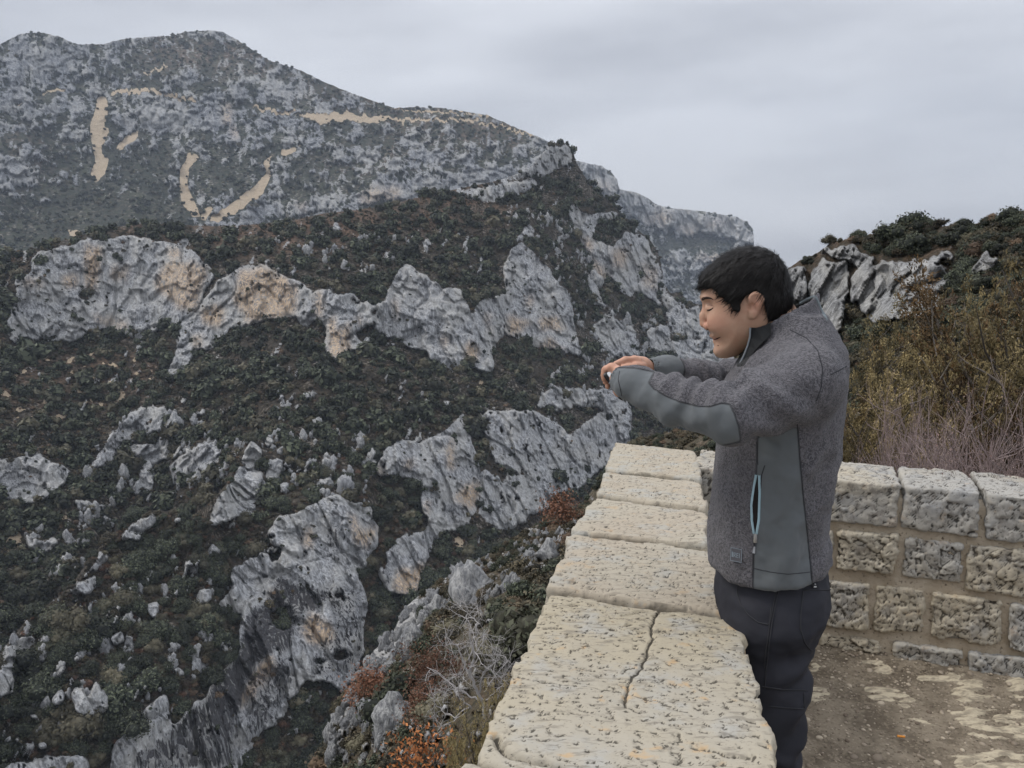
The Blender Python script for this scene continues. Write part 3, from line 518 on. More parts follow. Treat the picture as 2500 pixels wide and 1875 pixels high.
shE.paint('rock', [('R7', 1.3, [(1250, 350), (1480, 230), (1470, 290), (1350, 400), (1400, 420), (1330, 560), (1200, 600), (1060, 800), (880, 950), (870, 1010), (800, 1170), (850, 1020), (900, 870), (1000, 700), (1130, 560)]), ('R7', .9, [(690, 1240), (740, 1140), (760, 1200), (720, 1300)]), ('R7', .8, [(650, 1450), (700, 1400), (720, 1540), (660, 1560)]), ('R7', .7, [(1010, 1490), (1100, 1520), (1180, 1560), (1000, 1580)]), ('R8', .6, [(960, 1080), (1020, 1060), (1030, 1130), (980, 1140)]), ('R8', .8, [(1170, 1140), (1245, 1130), (1190, 1170)])], 1, .8)
shE.paint('rock', [('P', .0, [(1500, 900), (2900, 900), (2900, 1400), (1500, 1400)])], 5, 0, 'set')
shE.f['brown'] += (0.25+0.4*fbm(np.stack([shE.X/50, shE.Y/40, 0*shE.X+3], -1), 3)).clip(0, 1).astype(np.float32)
shE.L = rbf([(a, b, math.log(r)) for a, b, r in shE.ctrl], shE.X, shE.Y)
shE.relief(0.55, 0.9, 0.35)
matE = terrain_material('near_slope_ground', 0.34, (0.045, 0.042, 0.025), (0.085, 0.07, 0.045), (0.20, 0.165, 0.125), rock_tint=(0.42, 0.415, 0.41))
shE.build('hillside', matE, topE, rough_top=2.0, bottom=[(700, 2080), (1280, 2080), (1330, 1560), (1500, 1280), (1720, 1180), (1760, 1215), (2880, 1290)])

# ------------------------------------------------------------------ knoll on the right
topF = [(1700, 1150), (1760, 980), (1800, 860), (1850, 760), (1900, 680), (1925, 654), (1955, 635), (1984, 622), (2001, 614), (2027, 593), (2090, 580), (2132, 570), (2187, 555), (2237, 555), (2280, 548), (2322, 553), (2406, 542), (2500, 538), (2900, 520)]
shF = Sheet(1700, 2860, 500, 1150, 3.2, [(1925, 654, 88), (2100, 600, 92), (2500, 540, 96), (2850, 520, 96), (2000, 760, 66), (2300, 760, 62), (2500, 700, 60), (1900, 900, 60), (2200, 900, 42), (2500, 950, 30), (1800, 1100, 55), (2850, 950, 28)], 5)
shF.f['rock'] += (0.22+0.25*fbm(np.stack([shF.X/60, shF.Y/40, 0*shF.X+1], -1), 3)).clip(0, 1).astype(np.float32)
shF.paint('rock', [('R9', .8, [(560, 340), (900, 300), (1000, 420), (900, 640), (560, 680), (420, 560), (420, 400)]), ('R9', 1, [(-60, 380), (70, 370), (150, 360), (170, 520), (160, 560), (90, 560), (-60, 560)]), ('R9', 1, [(170, 480), (190, 380), (260, 320), (300, 340), (400, 330), (410, 480), (380, 600), (360, 700), (330, 740), (250, 600), (180, 530)]), ('R9', 1, [(240, 270), (420, 230), (490, 290), (420, 330), (300, 300)]), ('R9', 1, [(440, 260), (560, 300), (540, 380), (470, 390), (420, 320)]), ('R9', 1, [(550, 380), (600, 350), (660, 370), (700, 430), (720, 520), (640, 530), (580, 480)]), ('R9', 1, [(610, 480), (720, 540), (900, 490), (890, 600), (700, 620), (560, 660), (520, 640), (600, 560)]), ('R9', .9, [(790, 440), (890, 400), (880, 440), (800, 480)]), ('R9', .8, [(840, 290), (1010, 270), (1020, 320), (900, 330)]), ('R9', .9, [(920, 380), (980, 350), (980, 390)]), ('R9', .9, [(1110, 390), (1200, 280), (1280, 320), (1200, 370), (1130, 410)]), ('R9', .8, [(800, 320), (900, 300), (880, 400), (800, 420)])], 1, .6)
shF.f['brown'] += 0.35; shF.f['rock'] += (0.25*sstep(0.5, 0.8, shF.f['rock'])).astype(np.float32)
shF.fray = 0.6
shF.solve(76, 30, lam=0.15, mu=8e-5)
shF.relief(1.0, 1.5, 0.4)
matF = terrain_material('knoll_limestone', 0.62, (0.03, 0.03, 0.02), (0.06, 0.048, 0.034), (0.15, 0.12, 0.10), rock_tint=(0.31, 0.308, 0.305))
shF.build('knoll', matF, topF, rough_top=2.0)

# low ground far below everything, out to the horizon
tg = NT('valley_floor'); vg = tg.noise(tg.coords(), 0.02, 5); tg.done(tg.mix(vg, (0.04, 0.045, 0.03), (0.09, 0.085, 0.055)))
mesh_np('valley_floor', [(-3150, -350, -420), (2650, -350, -420), (2650, 3850, -420), (-3150, 3850, -420)], [(0, 1, 2, 3)], tg.m)['kind'] = 'structure'
# ================================================================== VEGETATION
def leaf_quads(C, N, size, rs, asp=0.6):
    """one small quad per centre C facing about N"""
    n = len(C); N = N/np.linalg.norm(N, axis=1, keepdims=True)
    T = rs.normal(size=(n, 3)); T -= (T*N).sum(1, keepdims=True)*N; T /= np.linalg.norm(T, axis=1, keepdims=True)
    B = np.cross(N, T); s = np.asarray(size).reshape(-1, 1)*np.ones((n, 1)); T = T*s; B = B*s*asp
    V = np.stack([C-T, C-B*0.9+T*0.1, C+T, C+B*0.9+T*0.1], 1).reshape(-1, 3)
    return V, np.arange(4*n).reshape(n, 4)
def ico(sub=1):
    bm = bmesh.new(); bmesh.ops.create_icosphere(bm, subdivisions=sub, radius=1.0)
    V = np.array([v.co[:] for v in bm.verts]); F = np.array([[v.index for v in f.verts] for f in bm.faces]); bm.free(); return V, F
def bush_geo(seed, n, leaf, lumps=9, flat=0.85, spread=0.55, core=True, up=0.0, jag=0.16):
    """crown of unit radius standing on z = 0: leaf clumps on a handful of lobes, each lobe filled"""
    rs = np.random.default_rng(seed); c = rs.normal(size=(lumps, 3)); c /= np.linalg.norm(c, axis=1, keepdims=True)
    c *= rs.uniform(0.25, 1.0, (lumps, 1))*spread; c[:, 2] = np.abs(c[:, 2])*flat+0.28; rad = rs.uniform(0.28, 0.52, lumps)*(1-0.3*spread)
    c[0] = (0, 0, 0.42); rad[0] = 0.5
    w = rad**2/np.sum(rad**2); k = rs.choice(lumps, n, p=w)
    d = rs.normal(size=(n, 3)); d /= np.linalg.norm(d, axis=1, keepdims=True)
    rr = rad[k]*(1-0.45*rs.random(n)**2.2+jag*rs.normal(size=n)*0.6)
    C = c[k]+d*rr[:, None]*np.array([1, 1, flat]); C[:, 2] = np.maximum(C[:, 2], 0.0)
    N = d+rs.normal(size=(n, 3))*0.55; N[:, 2] += 0.25+up
    V, F = leaf_quads(C, N, leaf*rs.uniform(0.6, 1.35, n), rs)
    tint = np.repeat(rs.random(n), 4)
    if core:  # dark lumps added inside the crown to block light and view through
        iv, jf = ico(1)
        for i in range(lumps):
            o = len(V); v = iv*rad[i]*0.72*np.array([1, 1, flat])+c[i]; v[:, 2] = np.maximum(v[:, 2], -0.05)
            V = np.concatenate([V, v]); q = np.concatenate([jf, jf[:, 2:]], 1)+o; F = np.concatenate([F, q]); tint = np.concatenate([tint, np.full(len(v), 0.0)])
    return V, F, tint
def foliage_material(name, a, b, c, inst=True):
    """a, b: dark and light leaf; c: off colour some plants have"""
    t = NT(name); oi = t.n('ShaderNodeObjectInfo'); tint = t.attr('tint')
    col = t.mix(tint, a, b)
    r2 = t.n('ShaderNodeTexWhiteNoise', noise_dimensions='1D'); t.l(oi.outputs['Random'], r2.inputs['W'])
    col = t.mix(t.math('MULTIPLY', t.ramp(r2.outputs['Value'], 0.72, 0.95), 0.75), col, c)
    hs = t.n('ShaderNodeHueSaturation'); t.setin(hs.inputs['Value'], t.math('MULTIPLY_ADD', oi.outputs['Random'], 1.0, 0.5)); t.l(col, hs.inputs['Color'])
    t.b.inputs['Roughness'].default_value = 0.75
    return t.done(hs.outputs[0])
def tri_quads(V, F):
    # quads whose last corner repeats become triangles
    return V, F
def bush_obj(name, mat, *a, link=False, **k):
    V, F, tint = bush_geo(*a, **k)
    F3 = np.concatenate([F[:, [0, 1, 2]], F[F[:, 2] != F[:, 3]][:, [0, 2, 3]]])
    o = mesh_np(name, V, F3, mat, smooth=False, attrs={'tint': tint})
    if not link: ROOT.objects.unlink(o)
    return o
def instances(name, P, scale, rotz, variants, label=None, cat=None, weights=None, rs=None, squash=None):
    """one 'stuff' object: plants nobody could count, set on points"""
    n = len(P); rs = rs or np.random.default_rng(1)
    me = bpy.data.meshes.new(name); me.vertices.add(n); me.vertices.foreach_set('co', np.asarray(P, np.float32).ravel())
    sc = np.stack([scale, scale, scale*(squash if squash is not None else 1.0)], -1).astype(np.float32)
    a = me.attributes.new('scl', 'FLOAT_VECTOR', 'POINT'); a.data.foreach_set('vector', sc.ravel())
    rt = np.stack([rs.normal(0, .12, n), rs.normal(0, .12, n), rotz], -1).astype(np.float32)
    a = me.attributes.new('rot', 'FLOAT_VECTOR', 'POINT'); a.data.foreach_set('vector', rt.ravel())
    a = me.attributes.new('vid', 'INT', 'POINT'); a.data.foreach_set('value', rs.choice(len(variants), n, p=weights).astype(np.int32))
    o = bpy.data.objects.new(name, me); ROOT.objects.link(o)
    col = bpy.data.collections.new(name+'_kinds')
    for v in sorted(variants, key=lambda q: q.name):
        col.objects.link(v)
    g = bpy.data.node_groups.new(name, 'GeometryNodeTree'); g.interface.new_socket('Geometry', in_out='INPUT', socket_type='NodeSocketGeometry'); g.interface.new_socket('Geometry', in_out='OUTPUT', socket_type='NodeSocketGeometry')
    N = g.nodes.new; gi = N('NodeGroupInput'); go = N('NodeGroupOutput'); ip = N('GeometryNodeInstanceOnPoints'); ci = N('GeometryNodeCollectionInfo')
    ci.inputs['Collection'].default_value = col; ci.inputs['Separate Children'].default_value = True; ci.inputs['Reset Children'].default_value = True
    def att(nm, ty):
        x = N('GeometryNodeInputNamedAttribute'); x.data_type = ty; x.inputs['Name'].default_value = nm; return x.outputs['Attribute']
    g.links.new(gi.outputs[0], ip.inputs['Points']); g.links.new(ci.outputs[0], ip.inputs['Instance']); ip.inputs['Pick Instance'].default_value = True
    g.links.new(att('vid', 'INT'), ip.inputs['Instance Index']); g.links.new(att('scl', 'FLOAT_VECTOR'), ip.inputs['Scale'])
    e2r = N('FunctionNodeEulerToRotation'); g.links.new(att('rot', 'FLOAT_VECTOR'), e2r.inputs[0]); g.links.new(e2r.outputs[0], ip.inputs['Rotation'])
    g.links.new(ip.outputs[0], go.inputs[0])
    m = o.modifiers.new('plants', 'NODES'); m.node_group = g
    tag(o, label, cat, kind='stuff'); return o

m_oak = foliage_material('evergreen_oak_leaves', (0.012, 0.015, 0.010), (0.088, 0.098, 0.062), (0.120, 0.104, 0.068))
m_box = foliage_material('scrub_leaves', (0.022, 0.020, 0.013), (0.115, 0.094, 0.058), (0.13, 0.085, 0.055))
m_dry = foliage_material('dry_leaves', (0.045, 0.026, 0.018), (0.15, 0.085, 0.055), (0.11, 0.085, 0.065))
far_oaks = [bush_obj('far_oak_%d' % i, m_oak, 100+i, 190, 0.17, lumps=7, flat=0.9) for i in range(5)]
far_scrub = [bush_obj('far_scrub_%d' % i, m_box, 120+i, 130, 0.18, lumps=6, flat=0.6) for i in range(3)]
mid_oaks = [bush_obj('mid_oak_%d' % i, m_oak, 140+i, 1700, 0.055, lumps=14, flat=0.9, spread=0.62) for i in range(5)]
mid_scrub = [bush_obj('mid_scrub_%d' % i, m_box, 160+i, 1100, 0.060, lumps=10, flat=0.65, spread=0.66) for i in range(4)]
mid_dry = [bush_obj('mid_dry_%d' % i, m_dry, 180+i, 800, 0.060, lumps=9, flat=0.8, spread=0.66, core=False) for i in range(2)]

rsv = np.random.default_rng(11)
def cover(sh, prob, radius, c):
    """how many plants of this radius give c-fold cover of the painted area"""
    r = np.exp(sh.L); a = (radius*FPX/r)**2*2.6
    return int(np.sum(prob*sh.inside*sh.step**2/a)*c), prob*r*r
def copy_thing(src, loc_, scale, rz, name, label, cat, group):
    o = src.copy(); o.name = name; ROOT.objects.link(o); o.location = loc_; o.scale = scale; o.rotation_euler = (rsv.normal(0, .08), rsv.normal(0, .08), rz)
    return tag(o, label, cat, group)
def plant(name, sh, prob, radius, c, variants, label, cat, spread=0.35, sink=0.12, cap=40000, squash=None, singles=None):
    n, w = cover(sh, prob, radius, c); n = min(n, cap)
    print('plants', name, n)
    P, px, py, r = sh.scatter(w, n, rsv); s = radius*np.exp(rsv.normal(0, spread, n))
    P = P.copy(); P[:, 2] -= s*sink; rz = rsv.uniform(0, 6.28, n)
    if singles:
        k, sname, slabel, scat, sgroup = singles; vis = (px > 0) & (px < 2500) & (py < 1875) & (r > 9); order = np.argsort(-(s/r)*vis)[:k]
        for i in order: copy_thing(variants[int(rsv.integers(len(variants)))], tuple(P[i]), (s[i],)*3, rz[i], sname, slabel, scat, sgroup)
        keep = np.ones(n, bool); keep[order] = False; keep &= r > 7; P, s, rz = P[keep], s[keep], rz[keep]
    return instances(name, P, s, rz, variants, label, cat, rs=rsv, squash=squash)

# gorge wall: dense evergreen scrub, with clumps; thinner on the brown plateau; tufts on ledges
rk = shC.f['rock']; veg = 1-sstep(0.35, 0.55, rk); qn = np.stack([shC.X/48, shC.Y/34, 0*shC.X+5], -1)
cl = fbm(qn, 3); dark = sstep(-0.15, 0.25, cl)
open_ = np.maximum(shC.f['dense']*0.55, shC.f['brown']*0.75)
depth_near = sstep(420, 300, np.exp(shC.L))
pc = veg*(0.25+0.9*dark)*(1-0.75*open_)*(1-shC.f['tan'])
plant('oak_scrub', shC, pc*(1-depth_near), 4.2, 5.0, far_oaks, 'dark evergreen oak scrub covering the far gorge slopes', 'scrub', spread=0.38)
plant('low_scrub', shC, veg*(1-0.3*open_)*(1-shC.f['tan'])*(1-depth_near), 1.5, 1.0, far_scrub, 'low olive brown scrub between the oaks on the far gorge slopes', 'scrub', spread=0.3, cap=26000)
plant('spur_oaks', shC, pc*depth_near, 3.6, 4.6, mid_oaks, 'dense dark green oaks covering the near limestone spur', 'scrub', spread=0.42, singles=(90, 'evergreen_oak', 'large dark evergreen oak crown on the near limestone spur across the gorge', 'tree', 'oaks on the near spur'))
plant('spur_scrub', shC, veg*depth_near, 1.35, 2.2, mid_scrub+mid_dry[:1], 'low brownish scrub filling gaps on the near limestone spur', 'scrub', spread=0.35)
ledge = sstep(0.5, 0.62, rk)*sstep(0.12, 0.34, fbm(np.stack([shC.X/14, shC.Y/22, 0*shC.X+8], -1), 3))
plant('ledge_tufts', shC, ledge, 1.15, 0.40, far_oaks+far_scrub, 'small dark shrubs clinging to ledges of the limestone cliffs', 'shrubs', spread=0.5, sink=0.1, cap=9000)
# mountain
rb = shB.f['rock']; vb = (1-sstep(0.3, 0.6, rb))*(1-shB.f['tan'])
plant('mountain_scrub', shB, vb*(0.35+0.65*sstep(-.1, .2, fbm(np.stack([shB.X/40, shB.Y/26, 0*shB.X], -1), 3))), 4.6, 1.1, far_oaks, 'dark scrub dotted over the rocky flanks of the mountain', 'scrub', spread=0.35, cap=20000)
ra = shA.f['rock']; plant('plateau_scrub', shA, 1-sstep(0.3, 0.7, ra), 5.5, 0.8, far_oaks, 'dark scrub on the ledges of the distant plateau', 'scrub', cap=4000)
# near slope under the lookout and the knoll
re = shE.f['rock']; ve = (1-sstep(0.45, 0.7, re))*(shE.X < 1760)
plant('hillside_scrub', shE, ve, 0.46, 5.0, mid_scrub+mid_oaks[:2], 'low brown and olive scrub covering the slope below the parapet', 'scrub', spread=0.35, sink=0.15, cap=20000, singles=(80, 'scrub_bush', 'low scrub bush on the slope just below the parapet', 'bush', 'scrub bushes below the parapet'))
rf = blur(shF.f['rock'].astype(np.float32), 3); vf = (1-sstep(0.22, 0.42, rf))
plant('knoll_scrub', shF, vf, 0.58, 6.5, mid_oaks+mid_scrub, 'dark brown and green scrub covering the rocky knoll', 'scrub', spread=0.42, cap=20000, singles=(40, 'knoll_bush', 'dark bushy shrub growing on the rocky knoll', 'bush', 'shrubs on the knoll'))

# limestone outcrops standing out of the scrub
tr_ = NT('outcrop_limestone'); _c = tr_.coords(); _o = tr_.n('ShaderNodeObjectInfo'); _f = tr_.noise(tr_.coords((1, 1, .35)), 5.0, 4, .65)
m_outc = tr_.done(tr_.mix(tr_.ramp(_f, .36, .62), (0.15, 0.152, 0.158), tr_.mix(_o.outputs['Random'], (0.28, 0.282, 0.286), (0.38, 0.375, 0.36))), tr_.bump(_f, .25, .8))
def outcrop(i):
    v, f = ico(3); rs_ = np.random.default_rng(300+i); v = v*np.array([rs_.uniform(.5, .8), rs_.uniform(.5, .8), rs_.uniform(.9, 1.5)])
    v = v+v/np.linalg.norm(v, axis=1, keepdims=True)*(0.42*chips(v, .6, i*3.1)+0.22*chips(v*np.array([1, 1, .6]), .28, i*1.7))[:, None]
    o = mesh_np('outcrop_%d' % i, v, f, m_outc, smooth=False); ROOT.objects.unlink(o); return o
outs = [outcrop(i) for i in range(6)]
_on = fbm(np.stack([(shC.X+0.4*shC.Y)/30, shC.Y/46, 0*shC.X+14], -1), 3)
clump = sstep(0.06, 0.32, _on); near_m = depth_near
spur_r = np.zeros(shC.shape, np.float32)
for val, pl in polys([('R4', 1, [(650, 640), (820, 380), (1000, 170), (1300, 100), (1750, 330), (1900, 450), (1750, 700), (1500, 800), (1000, 860), (700, 900)]), ('R6', .35, [(0, 560), (300, 430), (560, 100), (900, -60), (1300, -200), (1900, -100), (1900, 700), (1600, 1050), (900, 1300), (0, 1500)]), ('R5', .9, [(-100, 500), (300, 100), (700, 300), (1000, 400), (1000, 900), (300, 900), (-200, 900)]), ('R4', .8, [(250, 1000), (900, 830), (850, 1150), (500, 1500), (250, 1300)]), ('R3', .8, [(300, 100), (800, 250), (1000, 700), (1100, 1100), (900, 1200), (700, 600), (400, 400)]), ('R3', .9, [(900, 1100), (1936, 900), (1936, 1500), (600, 1550)]), ('R2', .5, [(200, 150), (1300, 250), (1100, 500), (300, 500)])]):
    spur_r = np.maximum(spur_r, inpoly(shC.X, shC.Y, pl)*np.float32(val))
wgt = veg*clump*spur_r*(np.exp(shC.L)**1.2); nO = 1500; P, px, py, r = shC.scatter(wgt, nO, rsv); so = 0.95*np.exp(rsv.normal(0, .5, nO)); P = P.copy(); tc_ = -P[:, :2]/np.linalg.norm(P[:, :2], axis=1, keepdims=True); P[:, :2] += tc_*(1.6+so*.2)[:, None]; P[:, 2] += so*.15
instances('limestone_outcrops', P, so, rsv.uniform(0, 6.28, nO), outs, 'pale limestone pinnacles poking out of the scrub on the gorge slopes', 'rocks', rs=rsv)
lip = np.zeros(shE.shape, np.float32)
for val, pl in polys([('R7', 1, [(1250, 330), (1500, 200), (1600, 300), (1400, 600), (1150, 850), (900, 1080), (800, 1250), (700, 1560), (640, 1560), (690, 1150), (860, 950), (1000, 690), (1130, 560)]), ('R8', .5, [(300, 1400), (900, 1050), (1350, 900), (1350, 1150), (900, 1400), (500, 1650)]), ('R7', .35, [(700, 1300), (1100, 1100), (1300, 1500), (700, 1580)])]): lip = np.maximum(lip, inpoly(shE.X, shE.Y, pl)*np.float32(val))
nO = 420; P, px, py, r = shE.scatter(lip*np.exp(shE.L)**1.3*(0.3+sstep(-.1, .3, fbm(np.stack([(shE.X+shE.Y)/26, (shE.Y-shE.X)/60, 0*shE.X], -1), 2))), nO, rsv); so = 0.16*np.exp(rsv.normal(0, .5, nO)); P = P.copy(); P[:, 2] += so*.25
instances('hillside_rocks', P, so, rsv.uniform(0, 6.28, nO), outs, 'pale limestone ribs and boulders along the lip of the near slope', 'rocks', rs=rsv)
# ================================================================== THE LOOKOUT: PARAPET, SIDE WALL, GROUND
def on_cap(px, py):
    """pixel -> top of the parapet, which falls gently away from the camera"""
    d = raydir(px, py); t = (0.95+0.065*1.2-CAMZ)/(d[..., 2]+0.065*d[..., 1])
    return np.stack([d[..., 0]*t, d[..., 1]*t, CAMZ+d[..., 2]*t], -1)
def box_grid(nu, nv, nw):
    """surface grid of the cube [-1,1]^3 (welded), u x v x w divisions"""
    key = {}; V = []; F = []
    def vid(i, j, k):
        q = (i, j, k)
        if q not in key: key[q] = len(V); V.append((2*i/nu-1, 2*j/nv-1, 2*k/nw-1))
        return key[q]
    for i in range(nu):
        for j in range(nv):
            F.append((vid(i, j, nw), vid(i+1, j, nw), vid(i+1, j+1, nw), vid(i, j+1, nw)))
            F.append((vid(i, j, 0), vid(i, j+1, 0), vid(i+1, j+1, 0), vid(i+1, j, 0)))
    for i in range(nu):
        for k in range(nw):
            F.append((vid(i, 0, k), vid(i+1, 0, k), vid(i+1, 0, k+1), vid(i, 0, k+1)))
            F.append((vid(i, nv, k), vid(i, nv, k+1), vid(i+1, nv, k+1), vid(i+1, nv, k)))
    for j in range(nv):
        for k in range(nw):
            F.append((vid(0, j, k), vid(0, j, k+1), vid(0, j+1, k+1), vid(0, j+1, k)))
            F.append((vid(nu, j, k), vid(nu, j+1, k), vid(nu, j+1, k+1), vid(nu, j, k+1)))
    return np.array(V, float), np.array(F)
def hexa(c, corners):
    """trilinear map of cube points c to 8 corners: bottom 4 then top 4, each (-u-v, +u-v, +u+v, -u+v)"""
    u, v, w = [(c[:, i]+1)/2 for i in range(3)]; K = np.asarray(corners, float); out = 0
    for n, (a, b, e) in enumerate(((0, 0, 0), (1, 0, 0), (1, 1, 0), (0, 1, 0), (0, 0, 1), (1, 0, 1), (1, 1, 1), (0, 1, 1))):
        out = out + ((u if a else 1-u)*(v if b else 1-v)*(w if e else 1-w))[:, None]*K[n]
    return out
def vnormals(V, F):
    n = np.zeros_like(V); a = V[F[:, 2]]-V[F[:, 0]]; b = V[F[:, 3]]-V[F[:, 1]]; fn = np.cross(a, b)
    for i in range(4): np.add.at(n, F[:, i], fn)
    return n/np.maximum(np.linalg.norm(n, axis=1, keepdims=True), 1e-12)
def stone(name, corners, div, mat, parent, rough, seed, p=16, edge=0.008, disp=None, smooth=True):
    c, F = box_grid(*div); nrm = (np.abs(c)**p).sum(1)**(1/p); q = c/nrm[:, None]
    V = hexa(q, corners)
    if np.linalg.det(np.array([np.asarray(corners[1])-corners[0], np.asarray(corners[3])-corners[0], np.asarray(corners[4])-corners[0]])) < 0: F = F[:, ::-1]
    # ragged outline
    o = seed*13.7
    V = V + np.stack([fbm(V/0.09+o, 3), fbm(V/0.09+o+50, 3), 0.25*fbm(V/0.09+o+90, 2)], -1)*edge
    N = vnormals(V, F)
    h = rough(V, N, o)
    V = V + N*h[:, None]
    if disp: V = disp(V, N)
    return mesh_np(name, V, F, mat, parent, smooth=smooth)
def cap_rough(V, N, o):
    up = sstep(0.5, 0.9, N[:, 2]); q = V*np.array([1.0, 1.7, 1.0])
    pit = sstep(0.25, 0.36, fbm(q/0.017+o, 2)); pit2 = sstep(0.36, 0.46, noise3(q/0.036+o+7))
    top = 0.005*fbm(V/0.30+o, 3)+0.0013*ridged(V/0.045+o, 3)-0.0034*pit-0.0055*pit2*sstep(-.1, .2, fbm(V/.3+o, 2))
    side = 0.009*chips(V, 0.07, o)+0.006*ridged(V/0.11+o, 2)+0.004*fbm(V/0.03+o, 2)
    return up*top+(1-up)*side
def face_rough(amp):
    def f(V, N, o):
        return amp*(1.05*chips(V+0.012*np.stack([fbm(V/.03+o, 2), fbm(V/.03+o+5, 2), fbm(V/.03+o+9, 2)], -1), 0.058, o)+0.55*chips(V, 0.026, o+3)+0.5*ridged(V/0.16+o, 2)+0.25*fbm(V/0.018+o, 2))
    return f
def limestone(name, base, warm, grey, dark, lichen=0.0, pits=True, scale=1.0):
    t = NT(name); P = t.coords(); fine = t.noise(P, 55*scale, 5, 0.68); mid = t.noise(P, 9*scale, 4, 0.6); big = t.noise(P, 2.6*scale, 3, 0.55)
    str_ = t.noise(t.coords((1, 3.2, 1)), 22*scale, 4, 0.6)
    col = t.mix(t.ramp(big, 0.36, 0.62), base, warm)
    col = t.mix(t.math('MULTIPLY', t.ramp(mid, 0.50, 0.68), 0.75), col, grey)
    col = t.mix(t.math('MULTIPLY', t.ramp(str_, 0.47, 0.34), 0.55), col, dark)
    col = t.mix(t.math('MULTIPLY', t.ramp(fine, 0.43, 0.30), 0.8), col, dark)
    if lichen: col = t.mix(t.math('MULTIPLY', t.ramp(t.noise(P, 17, 3, 0.6, 0.3), 0.60, 0.72), lichen), col, (0.50, 0.30, 0.12))
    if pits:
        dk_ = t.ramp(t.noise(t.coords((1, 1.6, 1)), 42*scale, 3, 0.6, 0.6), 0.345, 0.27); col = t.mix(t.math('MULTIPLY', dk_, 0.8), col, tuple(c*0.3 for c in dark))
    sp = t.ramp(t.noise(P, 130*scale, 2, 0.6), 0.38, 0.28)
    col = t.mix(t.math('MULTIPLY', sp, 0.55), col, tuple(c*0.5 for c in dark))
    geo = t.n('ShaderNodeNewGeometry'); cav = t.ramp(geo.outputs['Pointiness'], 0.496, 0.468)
    col = t.mix(t.math('MULTIPLY', cav, 0.85), col, tuple(c*0.35 for c in dark))      # shade of pits and hollows, darkened into the colour
    h = t.math('ADD', t.math('MULTIPLY', fine, 0.7), t.math('MULTIPLY', str_, 0.8))
    return t.done(col, t.bump(h, 0.0042/scale, 0.6), 0.92)
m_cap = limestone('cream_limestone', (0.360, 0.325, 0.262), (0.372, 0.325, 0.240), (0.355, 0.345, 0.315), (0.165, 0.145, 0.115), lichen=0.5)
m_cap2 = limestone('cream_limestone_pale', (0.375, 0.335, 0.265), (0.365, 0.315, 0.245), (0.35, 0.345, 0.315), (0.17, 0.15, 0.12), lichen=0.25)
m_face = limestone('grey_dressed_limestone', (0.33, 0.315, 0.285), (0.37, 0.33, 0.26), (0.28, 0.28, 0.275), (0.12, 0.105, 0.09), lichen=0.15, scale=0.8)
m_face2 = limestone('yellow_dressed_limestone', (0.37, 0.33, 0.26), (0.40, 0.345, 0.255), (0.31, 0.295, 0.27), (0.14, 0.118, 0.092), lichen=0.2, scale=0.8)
tm = NT('tan_mortar'); _c = tm.coords(); _f = tm.noise(_c, 60, 5, 0.65); _m = tm.noise(_c, 7, 3, 0.6)
_mc = tm.mix(tm.ramp(_m, 0.4, 0.62), (0.42, 0.355, 0.27), (0.33, 0.27, 0.195)); _mc = tm.mix(tm.ramp(_f, 0.44, 0.3), _mc, (0.10, 0.075, 0.05))
m_mortar = tm.done(_mc, tm.bump(_f, 0.006, 0.8))

parapet = tag(empty('parapet', (0.2, 2.0, 0)), 'low parapet of pale pitted limestone blocks above the gorge', 'parapet')
def local(o, par):
    """keep world coordinates while parented to an empty"""
    o.parent = par; o.matrix_parent_inverse = Matrix.Translation(-par.location); return o
caps = [  # near-left, near-right, far-right, far-left in photograph pixels
    [(690, 2750), (2150, 2950), (1966, 2092), (1136, 1868)],
    [(1166, 1850), (1960, 2072), (1797, 1516), (1339, 1450)],
    [(1338, 1431), (1792, 1496), (1725, 1343), (1393, 1308)],
    [(1398, 1294), (1724, 1329), (1722, 1252), (1456, 1215)],
    [(1461, 1204), (1722, 1241), (1712, 1178), (1476, 1153)],
    [(1479, 1143), (1713, 1167), (1694, 1100), (1504, 1081)],
]
crack = [on_cap(np.array(x, float), np.array(y, float))[:2] for x, y in ((1613, 1482), (1590, 1524), (1592, 1560), (1567, 1626), (1533, 1672), (1526, 1723), (1562, 1735))]
crack2 = [on_cap(np.array(x, float), np.array(y, float))[:2] for x, y in ((1210, 1800), (1252, 1846), (1300, 1858), (1365, 1866))]
crack3 = [on_cap(np.array(x, float), np.array(y, float))[:2] for x, y in ((1255, 1650), (1320, 1664), (1390, 1672), (1440, 1676), (1530, 1690), (1640, 1722))]
def cracks(V, N):
    for pts, wd, dp in ((crack, 0.0028, 0.008), (crack2, 0.006, 0.018), (crack3, 0.0022, 0.004)):
        d = np.full(len(V), 1e9); X = V[:, :2]+np.stack([fbm(V/0.03+3, 2), fbm(V/0.03+9, 2)], -1)*0.009
        for a, b in zip(pts[:-1], pts[1:]):
            ab = b-a; t = np.clip(((X-a)@ab)/(ab@ab), 0, 1); d = np.minimum(d, np.linalg.norm(X-a-t[:, None]*ab, axis=1))
        V = V.copy(); V[:, 2] -= dp*np.exp(-(d/wd)**2)*(N[:, 2] > 0.4)
    return V
for i, cp in enumerate(caps):
    T = np.array([on_cap(np.array(x, float), np.array(y, float)) for x, y in cp])
    if i == 0: T[0] = T[3]+(T[0]-T[3])*0.55; T[1] = T[2]+(T[1]-T[2])*0.55
    ctr = T.mean(0); B = T.copy(); B[:, 2] -= 0.235
    nu, nv = (40, 30) if i == 0 else ((170, 210) if i == 1 else ((130, 70) if i == 2 else (90, 44)))
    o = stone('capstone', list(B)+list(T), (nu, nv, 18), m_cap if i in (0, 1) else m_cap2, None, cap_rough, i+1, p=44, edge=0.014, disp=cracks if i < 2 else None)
    local(o, parapet)
